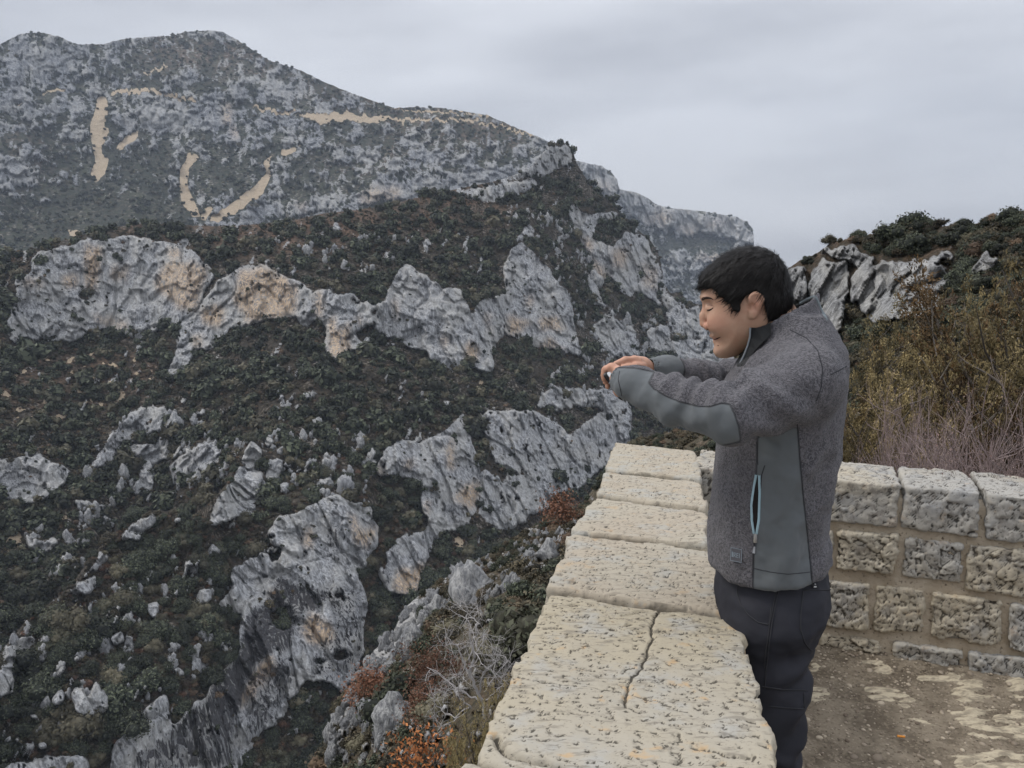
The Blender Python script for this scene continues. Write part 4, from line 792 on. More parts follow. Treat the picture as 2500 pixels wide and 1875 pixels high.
# body of the parapet below the caps: rows of blocks in mortar on both faces
inn = [on_cap(np.array(x, float), np.array(y, float)) for x, y in ((1690, 1105), (1713, 1172), (1724, 1335), (1795, 1506), (1960, 2075))]
out_ = [on_cap(np.array(x, float), np.array(y, float)) for x, y in ((1504, 1081), (1476, 1150), (1396, 1300), (1340, 1440), (1160, 1876))]
farI, nearI, farO, nearO = inn[0], inn[-1], out_[0], out_[-1]
def ext(a, b, k): return b+(b-a)*k
nearI2 = ext(farI, nearI, 0.4); nearO2 = ext(farO, nearO, 0.4)
def body_corner(P_, z, inset, other): 
    d = (other-P_)[:2]; d /= np.linalg.norm(d); return np.array([*(P_[:2]+d*inset), z])
core = [body_corner(nearO2, -6.0, .05, nearI2), body_corner(nearI2, -6.0, .05, nearO2), body_corner(farI, -6.0, .05, farO), body_corner(farO, -6.0, .05, farI)]
coreT = [np.array([*c[:2], z]) for c, z in zip(core, (0.78, 0.78, 0.60, 0.60))]
local(stone('mortar_core', core+coreT, (4, 20, 40), m_mortar, None, lambda V, N, o: 0.004*fbm(V/.05, 2), 60, p=60, edge=0.002), parapet)
rst = np.random.default_rng(5)
for a0, b0, oth_a, oth_b, rows in ((farO, nearO2, farI, nearI2, 5), (farI, nearI2, farO, nearO2, 3)):
    L = np.linalg.norm((b0-a0)[:2])
    for r_ in range(rows):
        pos = -0.15*(r_ % 2)
        while pos < L-0.1:
            w_ = rst.uniform(0.30, 0.46); f0, f1 = max(pos, 0)/L, min(pos+w_-0.02, L)/L; pos += w_
            if f1-f0 < 0.02: continue
            A, B_ = a0+(b0-a0)*f0, a0+(b0-a0)*f1; Oa, Ob = oth_a+(oth_b-oth_a)*f0, oth_a+(oth_b-oth_a)*f1
            zt0, zt1 = A[2]-0.25-0.235*r_, B_[2]-0.25-0.235*r_
            fa, fb = body_corner(A, 0, .028, Oa), body_corner(B_, 0, .028, Ob); ba, bb = body_corner(A, 0, .15, Oa), body_corner(B_, 0, .15, Ob)
            mk = lambda p_, z: np.array([p_[0], p_[1], z])
            h_ = 0.215
            local(stone('wall_stone', [mk(fa, zt0-h_), mk(fb, zt1-h_), mk(bb, zt1-h_), mk(ba, zt0-h_), mk(fa, zt0), mk(fb, zt1), mk(bb, zt1), mk(ba, zt0)], (12, 4, 8), m_face2 if rst.random() < .5 else m_face, None, face_rough(0.010), 80+int(pos*100)+r_*7, p=14, edge=0.008), parapet)

# side wall on the right
ZW = 0.80
wa, wb = on_z(np.array(2034.), np.array(1170.), ZW), on_z(np.array(2500.), np.array(1212.), ZW)
wdir = (wb-wa)[:2]; wdir /= np.linalg.norm(wdir); wn_ = np.array([wdir[1], -wdir[0]])
if wn_ @ -wa[:2] < 0: wn_ = -wn_                               # towards the camera
wn3 = np.array([*wn_, 0.0]); wp0 = np.array([*wa[:2], 0.0])
side = tag(empty('stone_wall', (float(wa[0]), float(wa[1]), 0)), 'low wall of rough squared limestone blocks with tan mortar joints', 'wall')
def face_stone(name, px4, mat, seed, depth=0.2, bulge=0.012, div=(56, 6, 36), rough=0.013, p=12, proud=0.0, top=False):
    """px4: top-left, top-right, bottom-right, bottom-left of the visible face in pixels of the wall crop"""
    Q = [on_plane(np.array(1950+x*0.4673), np.array(1100+y*0.4673), wp0, wn3) for x, y in px4]
    TL, TR, BR, BL = [q+wn3*proud for q in Q]; back = -wn3*depth
    if top: TL = TL.copy(); TR = TR.copy()
    o = stone(name, [BL, BR, BR+back, BL+back, TL, TR, TR+back, TL+back], div, mat, None, face_rough(rough), seed, p=p, edge=0.010, smooth=False)
    return local(o, side)
for i, q in enumerate([[(-560, 82), (-210, 110), (-215, 322), (-560, 290)], [(-190, 112), (60, 136), (60, 350), (-195, 325)], [(80, 140), (530, 180), (505, 400), (75, 352)], [(560, 184), (942, 215), (930, 450), (535, 402)], [(984, 222), (1400, 262), (1400, 500), (974, 462)], [(1430, 266), (1900, 310), (1900, 560), (1430, 505)]]):
    face_stone('capstone', q, m_face, 200+i, depth=0.36, div=(52, 44, 30), rough=0.0080, p=30, proud=0.012)
rows = [[(-420, 368), (-130, 395), (-130, 580), (-420, 550)], [(-100, 398), (175, 420), (175, 606), (-100, 588)], [(200, 420), (520, 442), (492, 640), (200, 612)], [(552, 450), (862, 490), (838, 692), (546, 652)], [(892, 492), (1300, 530), (1300, 782), (870, 724)], [(1330, 535), (1750, 570), (1750, 830), (1330, 790)],
        [(-420, 600), (-180, 625), (-180, 860), (-420, 830)], [(-150, 632), (92, 668), (84, 902), (-150, 880)], [(120, 668), (366, 700), (360, 932), (110, 908)], [(402, 702), (656, 732), (640, 952), (386, 940)], [(700, 742), (1060, 790), (1042, 1012), (690, 972)], [(1104, 800), (1400, 835), (1400, 1070), (1096, 1030)], [(1430, 840), (1750, 880), (1750, 1110), (1430, 1075)],
        [(-420, 880), (-220, 900), (-220, 1060), (-420, 1040)], [(-200, 920), (84, 950), (84, 1120), (-200, 1100)], [(112, 958), (424, 996), (424, 1130), (112, 1120)], [(500, 1000), (852, 1046), (852, 1240), (500, 1200)], [(890, 1052), (1300, 1090), (1300, 1330), (890, 1280)], [(1330, 1100), (1750, 1150), (1750, 1400), (1330, 1340)]]
for i, q in enumerate(rows):
    face_stone('wall_stone', q, m_face2 if i in (2, 8, 9, 10, 14, 15, 4) else m_face, 240+i, rough=0.0105, p=24, proud=0.006+0.01*((i*7) % 3)/2)
def wall_pt(t_, z, dn): return np.array([*(wa[:2]+wdir*t_ + wn_*dn), z])
local(stone('mortar_core', [wall_pt(-0.95, -0.3, -0.006), wall_pt(3.3, -0.3, -0.006), wall_pt(3.3, -0.3, -0.33), wall_pt(-0.95, -0.3, -0.33), wall_pt(-0.95, 0.745, -0.006), wall_pt(3.3, 0.745, -0.006), wall_pt(3.3, 0.745, -0.33), wall_pt(-0.95, 0.745, -0.33)], (160, 6, 60), m_mortar, None, lambda V, N, o: 0.004*fbm(V/.04, 3), 300, p=80, edge=0.002), side)

# the wall runs on to the right beyond the frame
for r_, (zt_, zb_, t0_) in enumerate(((0.80, 0.615, 1900), (0.595, 0.425, 1750), (0.405, 0.215, 1750), (0.195, -0.05, 1750))):
    q_ = on_plane(np.array(1950+t0_*0.4673), np.array(1300.), wp0, wn3); tt_ = float((q_-wp0)[:2]@wdir)+0.02
    while tt_ < 3.3:
        w_ = rst.uniform(0.26, 0.40); dn = 0.012 if r_ == 0 else 0.008
        mk = lambda t_, z, d_: np.array([*(wa[:2]+wdir*t_+wn_*d_), z]); bk_ = -0.36 if r_ == 0 else -0.2
        local(stone('capstone' if r_ == 0 else 'wall_stone', [mk(tt_, zb_, dn), mk(tt_+w_-.02, zb_, dn), mk(tt_+w_-.02, zb_, bk_), mk(tt_, zb_, bk_), mk(tt_, zt_, dn), mk(tt_+w_-.02, zt_, dn), mk(tt_+w_-.02, zt_, bk_), mk(tt_, zt_, bk_)], (28, 8, 18), m_face if rst.random() < .5 else m_face2, None, face_rough(0.0095), 400+int(tt_*50)+r_*31, p=26, edge=0.010, smooth=False), side)
        tt_ += w_
# ground of the lookout: packed dirt with bedrock showing through, tilted flat
gx = np.arange(0.15, 4.2, 0.0125); gy = np.arange(-1.6, 4.0, 0.0125); GX, GY = np.meshgrid(gx, gy)
gp = np.stack([GX, GY, 0*GX], -1)
slabs = [[(310, 1130), (420, 1125), (520, 1190), (470, 1190), (330, 1160)], [(600, 1185), (780, 1190), (800, 1220), (640, 1230)], [(330, 1240), (480, 1250), (640, 1330), (560, 1360), (430, 1300), (340, 1270)], [(40, 1240), (140, 1250), (190, 1290), (100, 1330), (20, 1310)],
         [(800, 1220), (900, 1200), (1010, 1290), (960, 1340), (830, 1320)], [(500, 1380), (640, 1400), (750, 1430), (700, 1440), (560, 1410)], [(780, 1350), (1000, 1360), (1177, 1380), (1300, 1450), (1300, 1520), (1000, 1510), (880, 1490)], [(1050, 1240), (1177, 1240), (1300, 1300), (1177, 1320), (1100, 1290)], [(800, 1600), (1000, 1570), (1300, 1580), (1500, 1800), (900, 1800)], [(340, 1290), (450, 1295), (460, 1320), (360, 1310)], [(60, 1120), (110, 1115), (110, 1160), (60, 1170)]]
m = np.zeros(GX.shape, np.float32); wv = fbm(gp/0.09, 3)*0.05; wv2 = fbm(gp/0.05+9, 3)*0.035
for sl in slabs:
    q = on_z(np.array([1950+x*0.4673 for x, y in sl]), np.array([1100+y*0.4673 for x, y in sl]), 0.0)[:, :2]
    m = np.maximum(m, inpoly(GX+wv, GY+wv2, [tuple(a) for a in q]).astype(np.float32))
m = blur(m, 1); lay = fbm(np.stack([GX*9, GY*30, 0*GX], -1), 3)
ok_ = sstep(-0.25, 0.1, lay); m2 = (m*ok_).astype(np.float32)
GZ = 0.012*fbm(gp/0.5, 3)+0.004*fbm(gp/0.06, 3)+0.0035*fbm(gp/0.022, 2)+m2*(0.012+0.012*fbm(gp/0.08+4, 3))
dw = (GX-wa[0])*wn_[0]+(GY-wa[1])*wn_[1]; GZ += 0.05*np.exp(-np.clip(dw, 0, 9)/0.10)
tgd = NT('dirt_and_bedrock'); gc_ = tgd.coords(); gf = tgd.noise(gc_, 70, 5, 0.7); gm = tgd.noise(gc_, 6, 4, 0.6); gv = tgd.voro(gc_, 95, 'F1', 'Color')
sg = tgd.n('ShaderNodeSeparateColor'); tgd.l(gv, sg.inputs[0])
dirt = tgd.mix(tgd.ramp(gm, 0.38, 0.62), (0.115, 0.092, 0.066), (0.215, 0.178, 0.132)); dirt = tgd.mix(tgd.math('MULTIPLY', tgd.ramp(sg.outputs[0], 0.55, 0.95), 0.5), dirt, (0.27, 0.225, 0.165)); dirt = tgd.mix(tgd.ramp(gf, 0.45, 0.32), dirt, (0.055, 0.040, 0.028))
bed = tgd.mix(tgd.ramp(tgd.noise(tgd.coords((1, 3, 1)), 20, 5, 0.65), 0.36, 0.6), (0.24, 0.205, 0.15), (0.47, 0.405, 0.295))
gcol = tgd.mix(tgd.ramp(tgd.math('ADD', tgd.attr('slab'), tgd.math('MULTIPLY', tgd.math('SUBTRACT', gf, 0.5), 0.6)), 0.35, 0.5), dirt, bed)
m_ground = tgd.done(gcol, tgd.bump(tgd.math('ADD', gf, tgd.math('MULTIPLY', sg.outputs[0], 0.5)), 0.007, 0.8))
ids = np.arange(GX.size).reshape(GX.shape)
inside_ok = ~((dw < -0.30))
fq = np.stack([ids[:-1, :-1].ravel(), ids[:-1, 1:].ravel(), ids[1:, 1:].ravel(), ids[1:, :-1].ravel()], -1)
par_dir = (nearI2-farI)[:2]; par_dir /= np.linalg.norm(par_dir); pn_ = np.array([-par_dir[1], par_dir[0]]); pn_ = pn_ if pn_[0] > 0 else -pn_
dp_ = (GX-farI[0])*pn_[0]+(GY-farI[1])*pn_[1]
okq = (inside_ok & (dp_ > -0.12)).ravel(); fq = fq[okq[fq].all(1)]
us = np.unique(fq); rm = np.full(GX.size, -1); rm[us] = np.arange(len(us))
GP = np.stack([GX, GY, GZ], -1).reshape(-1, 3)
go_ = mesh_np('ground', GP[us], rm[fq], m_ground, attrs={'slab': m2.ravel()[us]}); tag(go_, kind='structure')
# loose gravel
peb = []
tp_ = NT('gravel'); oi = tp_.n('ShaderNodeObjectInfo'); tp_.done(tp_.mix(oi.outputs['Random'], (0.13, 0.10, 0.075), (0.40, 0.34, 0.26)), None, 0.9)
for i in range(4):
    iv, jf = ico(2); iv = iv*np.array([1, .8, .55])*(1+0.22*fbm(iv*1.3+i*5, 2))[:, None]
    o = mesh_np('pebble_%d' % i, iv, jf, tp_.m, smooth=True); ROOT.objects.unlink(o); peb.append(o)
n = 17000; rsg = np.random.default_rng(3)
k = rsg.choice(us, n*3); keepk = (m2.ravel()[k] < 0.4) & ((np.exp(-np.clip(dw.ravel()[k], 0, 5)/0.5)+0.25) > rsg.random(n*3)); k = k[keepk][:n]; Pp = GP[k]+np.stack([rsg.uniform(-.006, .006, len(k)), rsg.uniform(-.006, .006, len(k)), np.full(len(k), 0.001)], -1)
instances('gravel', Pp, 0.0042*np.exp(rsg.normal(0, .5, len(k))), rsg.uniform(0, 6.28, len(k)), peb, 'loose grey and tan gravel strewn over the lookout floor', 'gravel', rs=rsg)
# a dropped orange cigarette end
tb = NT('orange_filter_paper'); tb.done((0.62, 0.25, 0.05), None, 0.8)
c0 = on_z(np.array(2200.), np.array(1798.), 0.012)
bm = bmesh.new(); bmesh.ops.create_cone(bm, cap_ends=True, segments=14, radius1=0.0042, radius2=0.0040, depth=0.026)
bmesh.ops.bevel(bm, geom=[e for e in bm.edges], offset=0.0005, segments=1, affect='EDGES')
me = bpy.data.meshes.new('cigarette_end'); bm.to_mesh(me); bm.free(); me.materials.append(tb.m)
cb = bpy.data.objects.new('cigarette_end', me); ROOT.objects.link(cb); cb.location = c0; cb.rotation_euler = (0.05, math.pi/2, -0.15)
tag(cb, 'small orange cigarette end lying on the gravel', 'cigarette end')
# ================================================================== THE PERSON
PO = np.array([0.56, 1.764, 0.0]); PF = np.array([-0.959, 0.284, 0.0]); PF /= np.linalg.norm(PF); PL = np.array([PF[1]*-1, PF[0], 0.0])   # forward, left (towards the camera)
def toworld(p): p = np.asarray(p, float); return PO + p[..., 0:1]*PF + p[..., 1:2]*PL + p[..., 2:3]*np.array([0, 0, 1.0])
def loc(px, py, b=0.0):
    P = on_plane(np.array(float(px)), np.array(float(py)), PO+PL*b, PL)-PO
    return np.array([P@PF, b, P[2]])
def c4(x, y): return (1450+x*0.2953, 560+y*0.2953)
def c5(x, y): return (1400+x*0.226, 800+y*0.226)
def c6(x, y): return (1650+x*0.5274, 1000+y*0.5274)
def topix(Pw):
    """world -> photograph pixel"""
    d = np.asarray(Pw)-np.array([0, 0, CAMZ]); c, s = math.cos(PITCH), math.sin(PITCH)
    zc = d[..., 1]*c-d[..., 2]*s; yc = d[..., 1]*s+d[..., 2]*c
    return 1250+FPX*d[..., 0]/zc, 937.5-FPX*yc/zc

class Grid:
    def __init__(s, lo, hi, h):
        s.lo = np.array(lo, float); s.h = h; s.ax = [np.arange(lo[i], hi[i]+h, h, dtype=np.float32) for i in range(3)]
        s.A, s.B, s.Z = np.meshgrid(*s.ax, indexing='ij'); s.d = np.full(s.A.shape, 9.0, np.float32)
    def cap(s, p, q, r0, r1, sq=(1, 1, 1)):
        p = np.asarray(p, np.float32); q = np.asarray(q, np.float32); e = (q-p); L2 = max(float(e@e), 1e-9)
        t = np.clip(((s.A-p[0])*e[0]+(s.B-p[1])*e[1]+(s.Z-p[2])*e[2])/L2, 0, 1)
        return np.sqrt(((s.A-p[0]-t*e[0])/sq[0])**2+((s.B-p[1]-t*e[1])/sq[1])**2+((s.Z-p[2]-t*e[2])/sq[2])**2)-(r0+(r1-r0)*t)
    def ell(s, c, r):
        k = np.sqrt(((s.A-c[0])/r[0])**2+((s.B-c[1])/r[1])**2+((s.Z-c[2])/r[2])**2); return (k-1)*min(r)
    def chain(s, pts, rs_, k=0.012, sq=(1, 1, 1)):
        d = None
        for i in range(len(pts)-1):
            e = s.cap(pts[i], pts[i+1], rs_[i], rs_[i+1], sq); d = e if d is None else smin(d, e, k)
        return d
    def add(s, d, k=0.0): s.d = smin(s.d, d, k) if k else np.minimum(s.d, d)
    def sub(s, d, k=0.004): s.d = -smin(-s.d, d, k)
    def mesh(s, smooth=2):
        V, F = surface_nets(s.d, s.lo, s.h)
        return relax(V, F, smooth), F
def smin(a, b, k):
    h = np.clip(0.5+0.5*(b-a)/k, 0, 1); return b+(a-b)*h-k*h*(1-h)
def surface_nets(v, lo, h):
    v = v.astype(np.float32); s = v < 0; nx, ny, nz = v.shape; c = np.zeros((nx-1, ny-1, nz-1), np.int8)
    sl = lambda i, n: slice(i, n-1+i)
    for i in (0, 1):
        for j in (0, 1):
            for k in (0, 1): c += s[sl(i, nx), sl(j, ny), sl(k, nz)]
    act = (c > 0) & (c < 8); I = np.argwhere(act); vid = np.full(act.shape, -1, np.int64); vid[act] = np.arange(len(I))
    acc = np.zeros((len(I), 3)); cnt = np.zeros(len(I))
    for ax in range(3):
        o = [a for a in range(3) if a != ax]
        for u in (0, 1):
            for w in (0, 1):
                p0 = I.copy(); p0[:, o[0]] += u; p0[:, o[1]] += w; p1 = p0.copy(); p1[:, ax] += 1
                a = v[tuple(p0.T)]; b = v[tuple(p1.T)]; m = (a < 0) != (b < 0)
                t = np.where(m, a/np.where(m, a-b, 1), 0); q = p0.astype(float); q[:, ax] += t
                acc[m] += q[m]; cnt[m] += 1
    V = acc/cnt[:, None]*h+lo; F = []
    for ax in range(3):
        o1, o2 = (ax+1) % 3, (ax+2) % 3
        a = np.take(s, np.arange(v.shape[ax]-1), ax); b = np.take(s, np.arange(1, v.shape[ax]), ax); E = np.argwhere(a != b)
        E = E[(E[:, o1] > 0) & (E[:, o2] > 0) & (E[:, o1] < v.shape[o1]-1) & (E[:, o2] < v.shape[o2]-1)]
        q = []
        for d1, d2 in ((-1, -1), (0, -1), (0, 0), (-1, 0)):
            p = E.copy(); p[:, o1] += d1; p[:, o2] += d2; q.append(vid[tuple(p.T)])
        q = np.stack(q, -1); fl = a[tuple(E.T)]; q[~fl] = q[~fl][:, ::-1]; F.append(q)
    return V, np.concatenate(F)
def relax(V, F, n):
    e = np.concatenate([F[:, [0, 1]], F[:, [1, 2]], F[:, [2, 3]], F[:, [3, 0]]])
    for _ in range(n):
        acc = np.zeros_like(V); cnt = np.zeros(len(V))
        for i, j in ((0, 1), (1, 0)):
            for k in range(3): acc[:, k] += np.bincount(e[:, i], V[e[:, j], k], len(V))
            cnt += np.bincount(e[:, i], minlength=len(V))
        V = V*0.5+0.5*acc/cnt[:, None]
    return V
def poly_sd(A, Z, pts):
    """signed distance to a polygon in the (forward, up) plane, negative inside"""
    d = np.full(A.shape, 9.0)
    for (x1, y1), (x2, y2) in zip(pts, pts[1:]+pts[:1]):
        ex, ey = x2-x1, y2-y1; t = np.clip(((A-x1)*ex+(Z-y1)*ey)/(ex*ex+ey*ey+1e-12), 0, 1); d = np.minimum(d, np.hypot(A-x1-t*ex, Z-y1-t*ey))
    return np.where(inpoly(A, Z, pts), -d, d)
def az(pts, fn=c4, b=0.0): return [tuple(loc(*fn(x, y), b)[[0, 2]]) for x, y in pts]

person = tag(empty('person', tuple(PO)), 'person in grey fleece jacket and dark trousers leaning on the parapet, holding up a phone', 'person')
def part(name, V, F, mats, midx=None, attrs=None, parent=None, smooth=True):
    o = mesh_np(name, toworld(V)-PO, F, None, parent or person, smooth=smooth, mats=mats, midx=midx, attrs=attrs); return o

# ---- materials
tk = NT('skin'); _p = tk.coords(); _n = tk.noise(_p, 28, 3, 0.6); _n2 = tk.noise(_p, 420, 3, 0.6)
_sk = tk.mix(tk.ramp(_n, 0.35, 0.68), (0.49, 0.305, 0.208), (0.455, 0.258, 0.172))
_sk = tk.mix(tk.attr('flush'), _sk, (0.45, 0.195, 0.135)); _sk = tk.mix(tk.attr('stubble'), _sk, (0.33, 0.215, 0.165))
tk.b.inputs['Subsurface Weight'].default_value = 0.12; tk.b.inputs['Subsurface Radius'].default_value = (0.012, 0.005, 0.003); tk.b.inputs['Subsurface Scale'].default_value = 0.6
tk.b.inputs['Specular IOR Level'].default_value = 0.42
m_skin = tk.done(_sk, tk.bump(_n2, 0.0006, 0.35), 0.52)
tf = NT('fleece'); _p = tf.coords(); w1 = tf.noise(_p, 210, 2, 0.55, 1.0); w2 = tf.noise(_p, 14, 3, 0.6)
_c = tf.mix(tf.ramp(w1, 0.36, 0.62), (0.056, 0.054, 0.060), (0.140, 0.133, 0.143)); _c = tf.mix(tf.math('MULTIPLY', tf.ramp(w2, 0.4, 0.65), 0.25), _c, (0.150, 0.143, 0.152))
sp = tf.ramp(tf.attr('panel'), 0.45, 0.55); fab = tf.noise(_p, 900, 2, 0.5)
_c2 = tf.mix(fab, (0.100, 0.108, 0.114), (0.120, 0.130, 0.135)); _col = tf.mix(sp, _c, _c2)
_col = tf.mix(tf.ramp(tf.attr('lining'), 0.45, 0.55), _col, (0.018, 0.019, 0.020))
seam = tf.math('MULTIPLY', tf.ramp(tf.math('ABSOLUTE', tf.math('SUBTRACT', tf.attr('panel'), 0.5)), 0.30, 0.06), 0.85)
_col = tf.mix(seam, _col, (0.045, 0.046, 0.050))
hgt = tf.math('MULTIPLY', w1, tf.math('SUBTRACT', 1.0, sp))
tf.b.inputs['Sheen Weight'].default_value = 0.12; tf.b.inputs['Sheen Roughness'].default_value = 0.5
m_jacket = tf.done(_col, tf.bump(hgt, 0.0060, 1.0), 0.95)
tt = NT('dark_trouser_cloth'); _p = tt.coords(); _n = tt.noise(_p, 700, 2); _w = tt.noise(_p, 9, 3, 0.55)
m_trouser = tt.done(tt.mix(tt.ramp(_w, .3, .7), (0.019, 0.0195, 0.025), (0.028, 0.0285, 0.036)), tt.bump(_n, 0.0008, 0.4), 0.8)
th = NT('black_hair'); _p = th.coords(); th.b.inputs['Specular IOR Level'].default_value = 0.16
m_hair = th.done(th.mix(th.noise(_p, 160, 3), (0.005, 0.0045, 0.0045), (0.015, 0.013, 0.012)), th.bump(th.noise(_p, 260, 3, 0.6), 0.002, 0.6), 0.55)
def plain(name, c, r=0.8, metal=0.0):
    t = NT(name); t.b.inputs['Metallic'].default_value = metal; t.done(c, None, r); return t.m
m_dark = plain('dark_line', (0.012, 0.009, 0.009)); m_thread = plain('seam_thread', (0.030, 0.030, 0.034)); m_tape = plain('pale_blue_zip_tape', (0.30, 0.42, 0.47)); m_metal = plain('zip_metal', (0.45, 0.45, 0.46), 0.35, 1.0)
m_black = plain('black_phone_case', (0.01, 0.01, 0.011), 0.35); m_lip = plain('lip', (0.40, 0.185, 0.15), 0.5); m_sole = plain('shoe_sole', (0.03, 0.028, 0.026)); m_shoe = plain('shoe_leather', (0.075, 0.06, 0.048), 0.6)

# ---- head and neck
g = Grid((-0.16, -0.10, 1.36), (0.16, 0.105, 1.79), 0.0026)
skull = az([(905, 440), (893, 500), (888, 560), (900, 600), (922, 645), (928, 700), (938, 770), (946, 830), (962, 855), (962, 880), (975, 900), (1000, 912), (1002, 930), (1006, 958), (1012, 1000), (1045, 1042), (1100, 1061), (1170, 1050), (1260, 1000), (1400, 920), (1500, 820), (1570, 720), (1605, 600), (1600, 450), (1530, 290), (1430, 205), (1290, 168), (1150, 190), (1020, 280), (935, 370)])
A2, Z2 = np.meshgrid(g.ax[0], g.ax[2], indexing='ij'); sd = poly_sd(A2, Z2, skull)
D = 0.082; W = np.interp(Z2, [1.49, 1.52, 1.56, 1.60, 1.65, 1.70, 1.76], [0.046, 0.055, 0.063, 0.069, 0.074, 0.073, 0.066])
din = np.clip(-sd/D, 0, 1); half = W*np.sqrt(np.clip(1-(1-din)**2.15, 0, 1)); F2 = np.where(sd > 0, sd, -half*0.9)
g.d = np.where(sd[:, None, :] > 0, np.sqrt(np.maximum(sd[:, None, :], 0)**2+g.B**2), (np.abs(g.B)-half[:, None, :])*0.75).astype(np.float32)
g.add(g.cap((-0.085, 0, 1.44), (-0.028, 0, 1.58), 0.060, 0.056), 0.03)
def hp(x, y, b=0.0): return loc(*c4(x, y), b)
g.add(g.chain([hp(921, 640), hp(912, 715), hp(913, 778)], [0.0062, 0.0090, 0.0104], 0.01), 0.010)            # nose
for sgn in (1, -1):
    g.add(g.ell(hp(946, 803, 0.0135*sgn), (0.0110, 0.0070, 0.0085)), 0.005)
    g.add(g.ell(hp(1035, 770, 0.040*sgn), (0.026, 0.014, 0.022)), 0.022)                                    # cheek
    g.add(g.ell(hp(925, 560, 0.026*sgn), (0.010, 0.022, 0.008)), 0.014)                                     # brow
    g.sub(g.ell(hp(934, 632, 0.038*sgn), (0.009, 0.013, 0.009)), 0.012)
    g.add(g.ell(hp(962, 650, 0.030*sgn), (0.0120, 0.0125, 0.0098)), 0.009)                                  # lowered lid
    g.sub(g.ell(hp(935, 831, 0.007*sgn), (0.0035, 0.0032, 0.0026)), 0.003)
g.add(g.cap(hp(978, 878, 0.0), hp(1020, 886, 0.021), 0.0042, 0.0026), 0.006); g.add(g.cap(hp(978, 878, 0.0), hp(1020, 886, -0.021), 0.0042, 0.0026), 0.006)
g.add(g.cap(hp(1006, 925, 0.0), hp(1028, 914, 0.014), 0.0045, 0.002), 0.006); g.add(g.cap(hp(1006, 925, 0.0), hp(1028, 914, -0.014), 0.0045, 0.002), 0.006)
g.sub(g.cap(hp(968, 905, 0.0), hp(1042, 893, 0.025), 0.0018, 0.0012), 0.003); g.sub(g.cap(hp(968, 905, 0.0), hp(1042, 893, -0.025), 0.0018, 0.0012), 0.003)
g.add(g.ell(hp(1050, 1010, 0), (0.016, 0.020, 0.013)), 0.015)                                               # chin
for sgn in (1, -1):                                                                                         # ear: bowl, rim, lobe
    ear = g.cap(hp(1342, 580, 0.080*sgn), hp(1322, 668, 0.073*sgn), 0.0180, 0.0118, (1, 0.40, 1))
    ear = smin(ear, g.ell(hp(1312, 708, 0.070*sgn), (0.0095, 0.0055, 0.0095)), 0.006)
    bowl = smin(g.ell(hp(1338, 588, 0.090*sgn), (0.0128, 0.0112, 0.0150)), g.ell(hp(1310, 642, 0.086*sgn), (0.0095, 0.0150, 0.0110)), 0.006); ear = -smin(-ear, bowl, 0.0025)
    ear = smin(ear, g.cap(hp(1352, 560, 0.0815*sgn), hp(1345, 640, 0.0775*sgn), 0.0028, 0.0028), 0.003)
    g.add(ear, 0.003); g.sub(g.ell(hp(1285, 645, 0.076*sgn), (0.0045, 0.009, 0.0055)), 0.002)
Vh, Fh = g.mesh(1)
def pixof(V): return topix(toworld(V))
hx, hy = pixof(Vh)
hx4, hy4 = (hx-1450)/0.2953, (hy-560)/0.2953
flush = np.exp(-(((hx4-930)/60)**2+((hy4-800)/60)**2))*0.4+np.exp(-(((hx4-1340)/60)**2+((hy4-620)/110)**2))*0.45+0.22*np.exp(-(((hx4-1040)/90)**2+((hy4-760)/70)**2))
flush = np.clip(flush+0.9*np.exp(-(((hx4-1010)/34)**2+((hy4-903)/17)**2)), 0, 1)
stub = 0.45*np.exp(-(((hx4-985)/45)**2+((hy4-860)/18)**2))+0.4*sstep(940, 1020, hy4)*sstep(1250, 1100, hx4)
head_V, head_F, head_at = Vh, Fh, {'flush': flush, 'stubble': np.clip(stub, 0, 1)}

# ---- hair: a cap a little outside the skull, cut along the hairline
gh = Grid((-0.16, -0.10, 1.52), (0.16, 0.105, 1.80), 0.003)
outer = az([(866, 405), (868, 480), (872, 560), (905, 700), (960, 860), (1100, 1000), (1300, 1000), (1500, 880), (1600, 760), (1648, 650), (1648, 560), (1630, 420), (1585, 300), (1520, 215), (1420, 155), (1300, 135), (1180, 150), (1060, 215), (950, 300), (885, 365)])
hairline = az([(840, 300), (862, 480), (884, 500), (915, 478), (940, 486), (985, 474), (1020, 500), (1042, 545), (1075, 552), (1100, 585), (1128, 592), (1146, 640), (1178, 668), (1206, 656), (1216, 600), (1252, 560), (1290, 512), (1350, 505), (1398, 560), (1408, 640), (1428, 700), (1450, 760), (1500, 800), (1600, 800), (1720, 760), (1720, 100), (900, 60)])
A3, Z3 = np.meshgrid(gh.ax[0], gh.ax[2], indexing='ij'); so = poly_sd(A3, Z3, outer); sl_ = poly_sd(A3, Z3, hairline)
W3 = np.interp(Z3, [1.49, 1.56, 1.60, 1.65, 1.70, 1.76], [0.060, 0.0690, 0.0755, 0.0825, 0.083, 0.076]); din = np.clip(-so/0.080, 0, 1)
half3 = W3*np.sqrt(np.clip(1-(1-din)**2.3, 0, 1))
d3 = np.where(so[:, None, :] > 0, np.sqrt(np.maximum(so[:, None, :], 0)**2+gh.B**2), (np.abs(gh.B)-half3[:, None, :])*0.75)
nz_ = noise3(np.stack([gh.A*90, gh.B*90, gh.Z*35], -1))*0.0035
gh.d = (-smin(-(d3+nz_*0.7), -(sl_[:, None, :]+nz_*1.2), 0.004)).astype(np.float32)
Vr, Fr = gh.mesh(1)

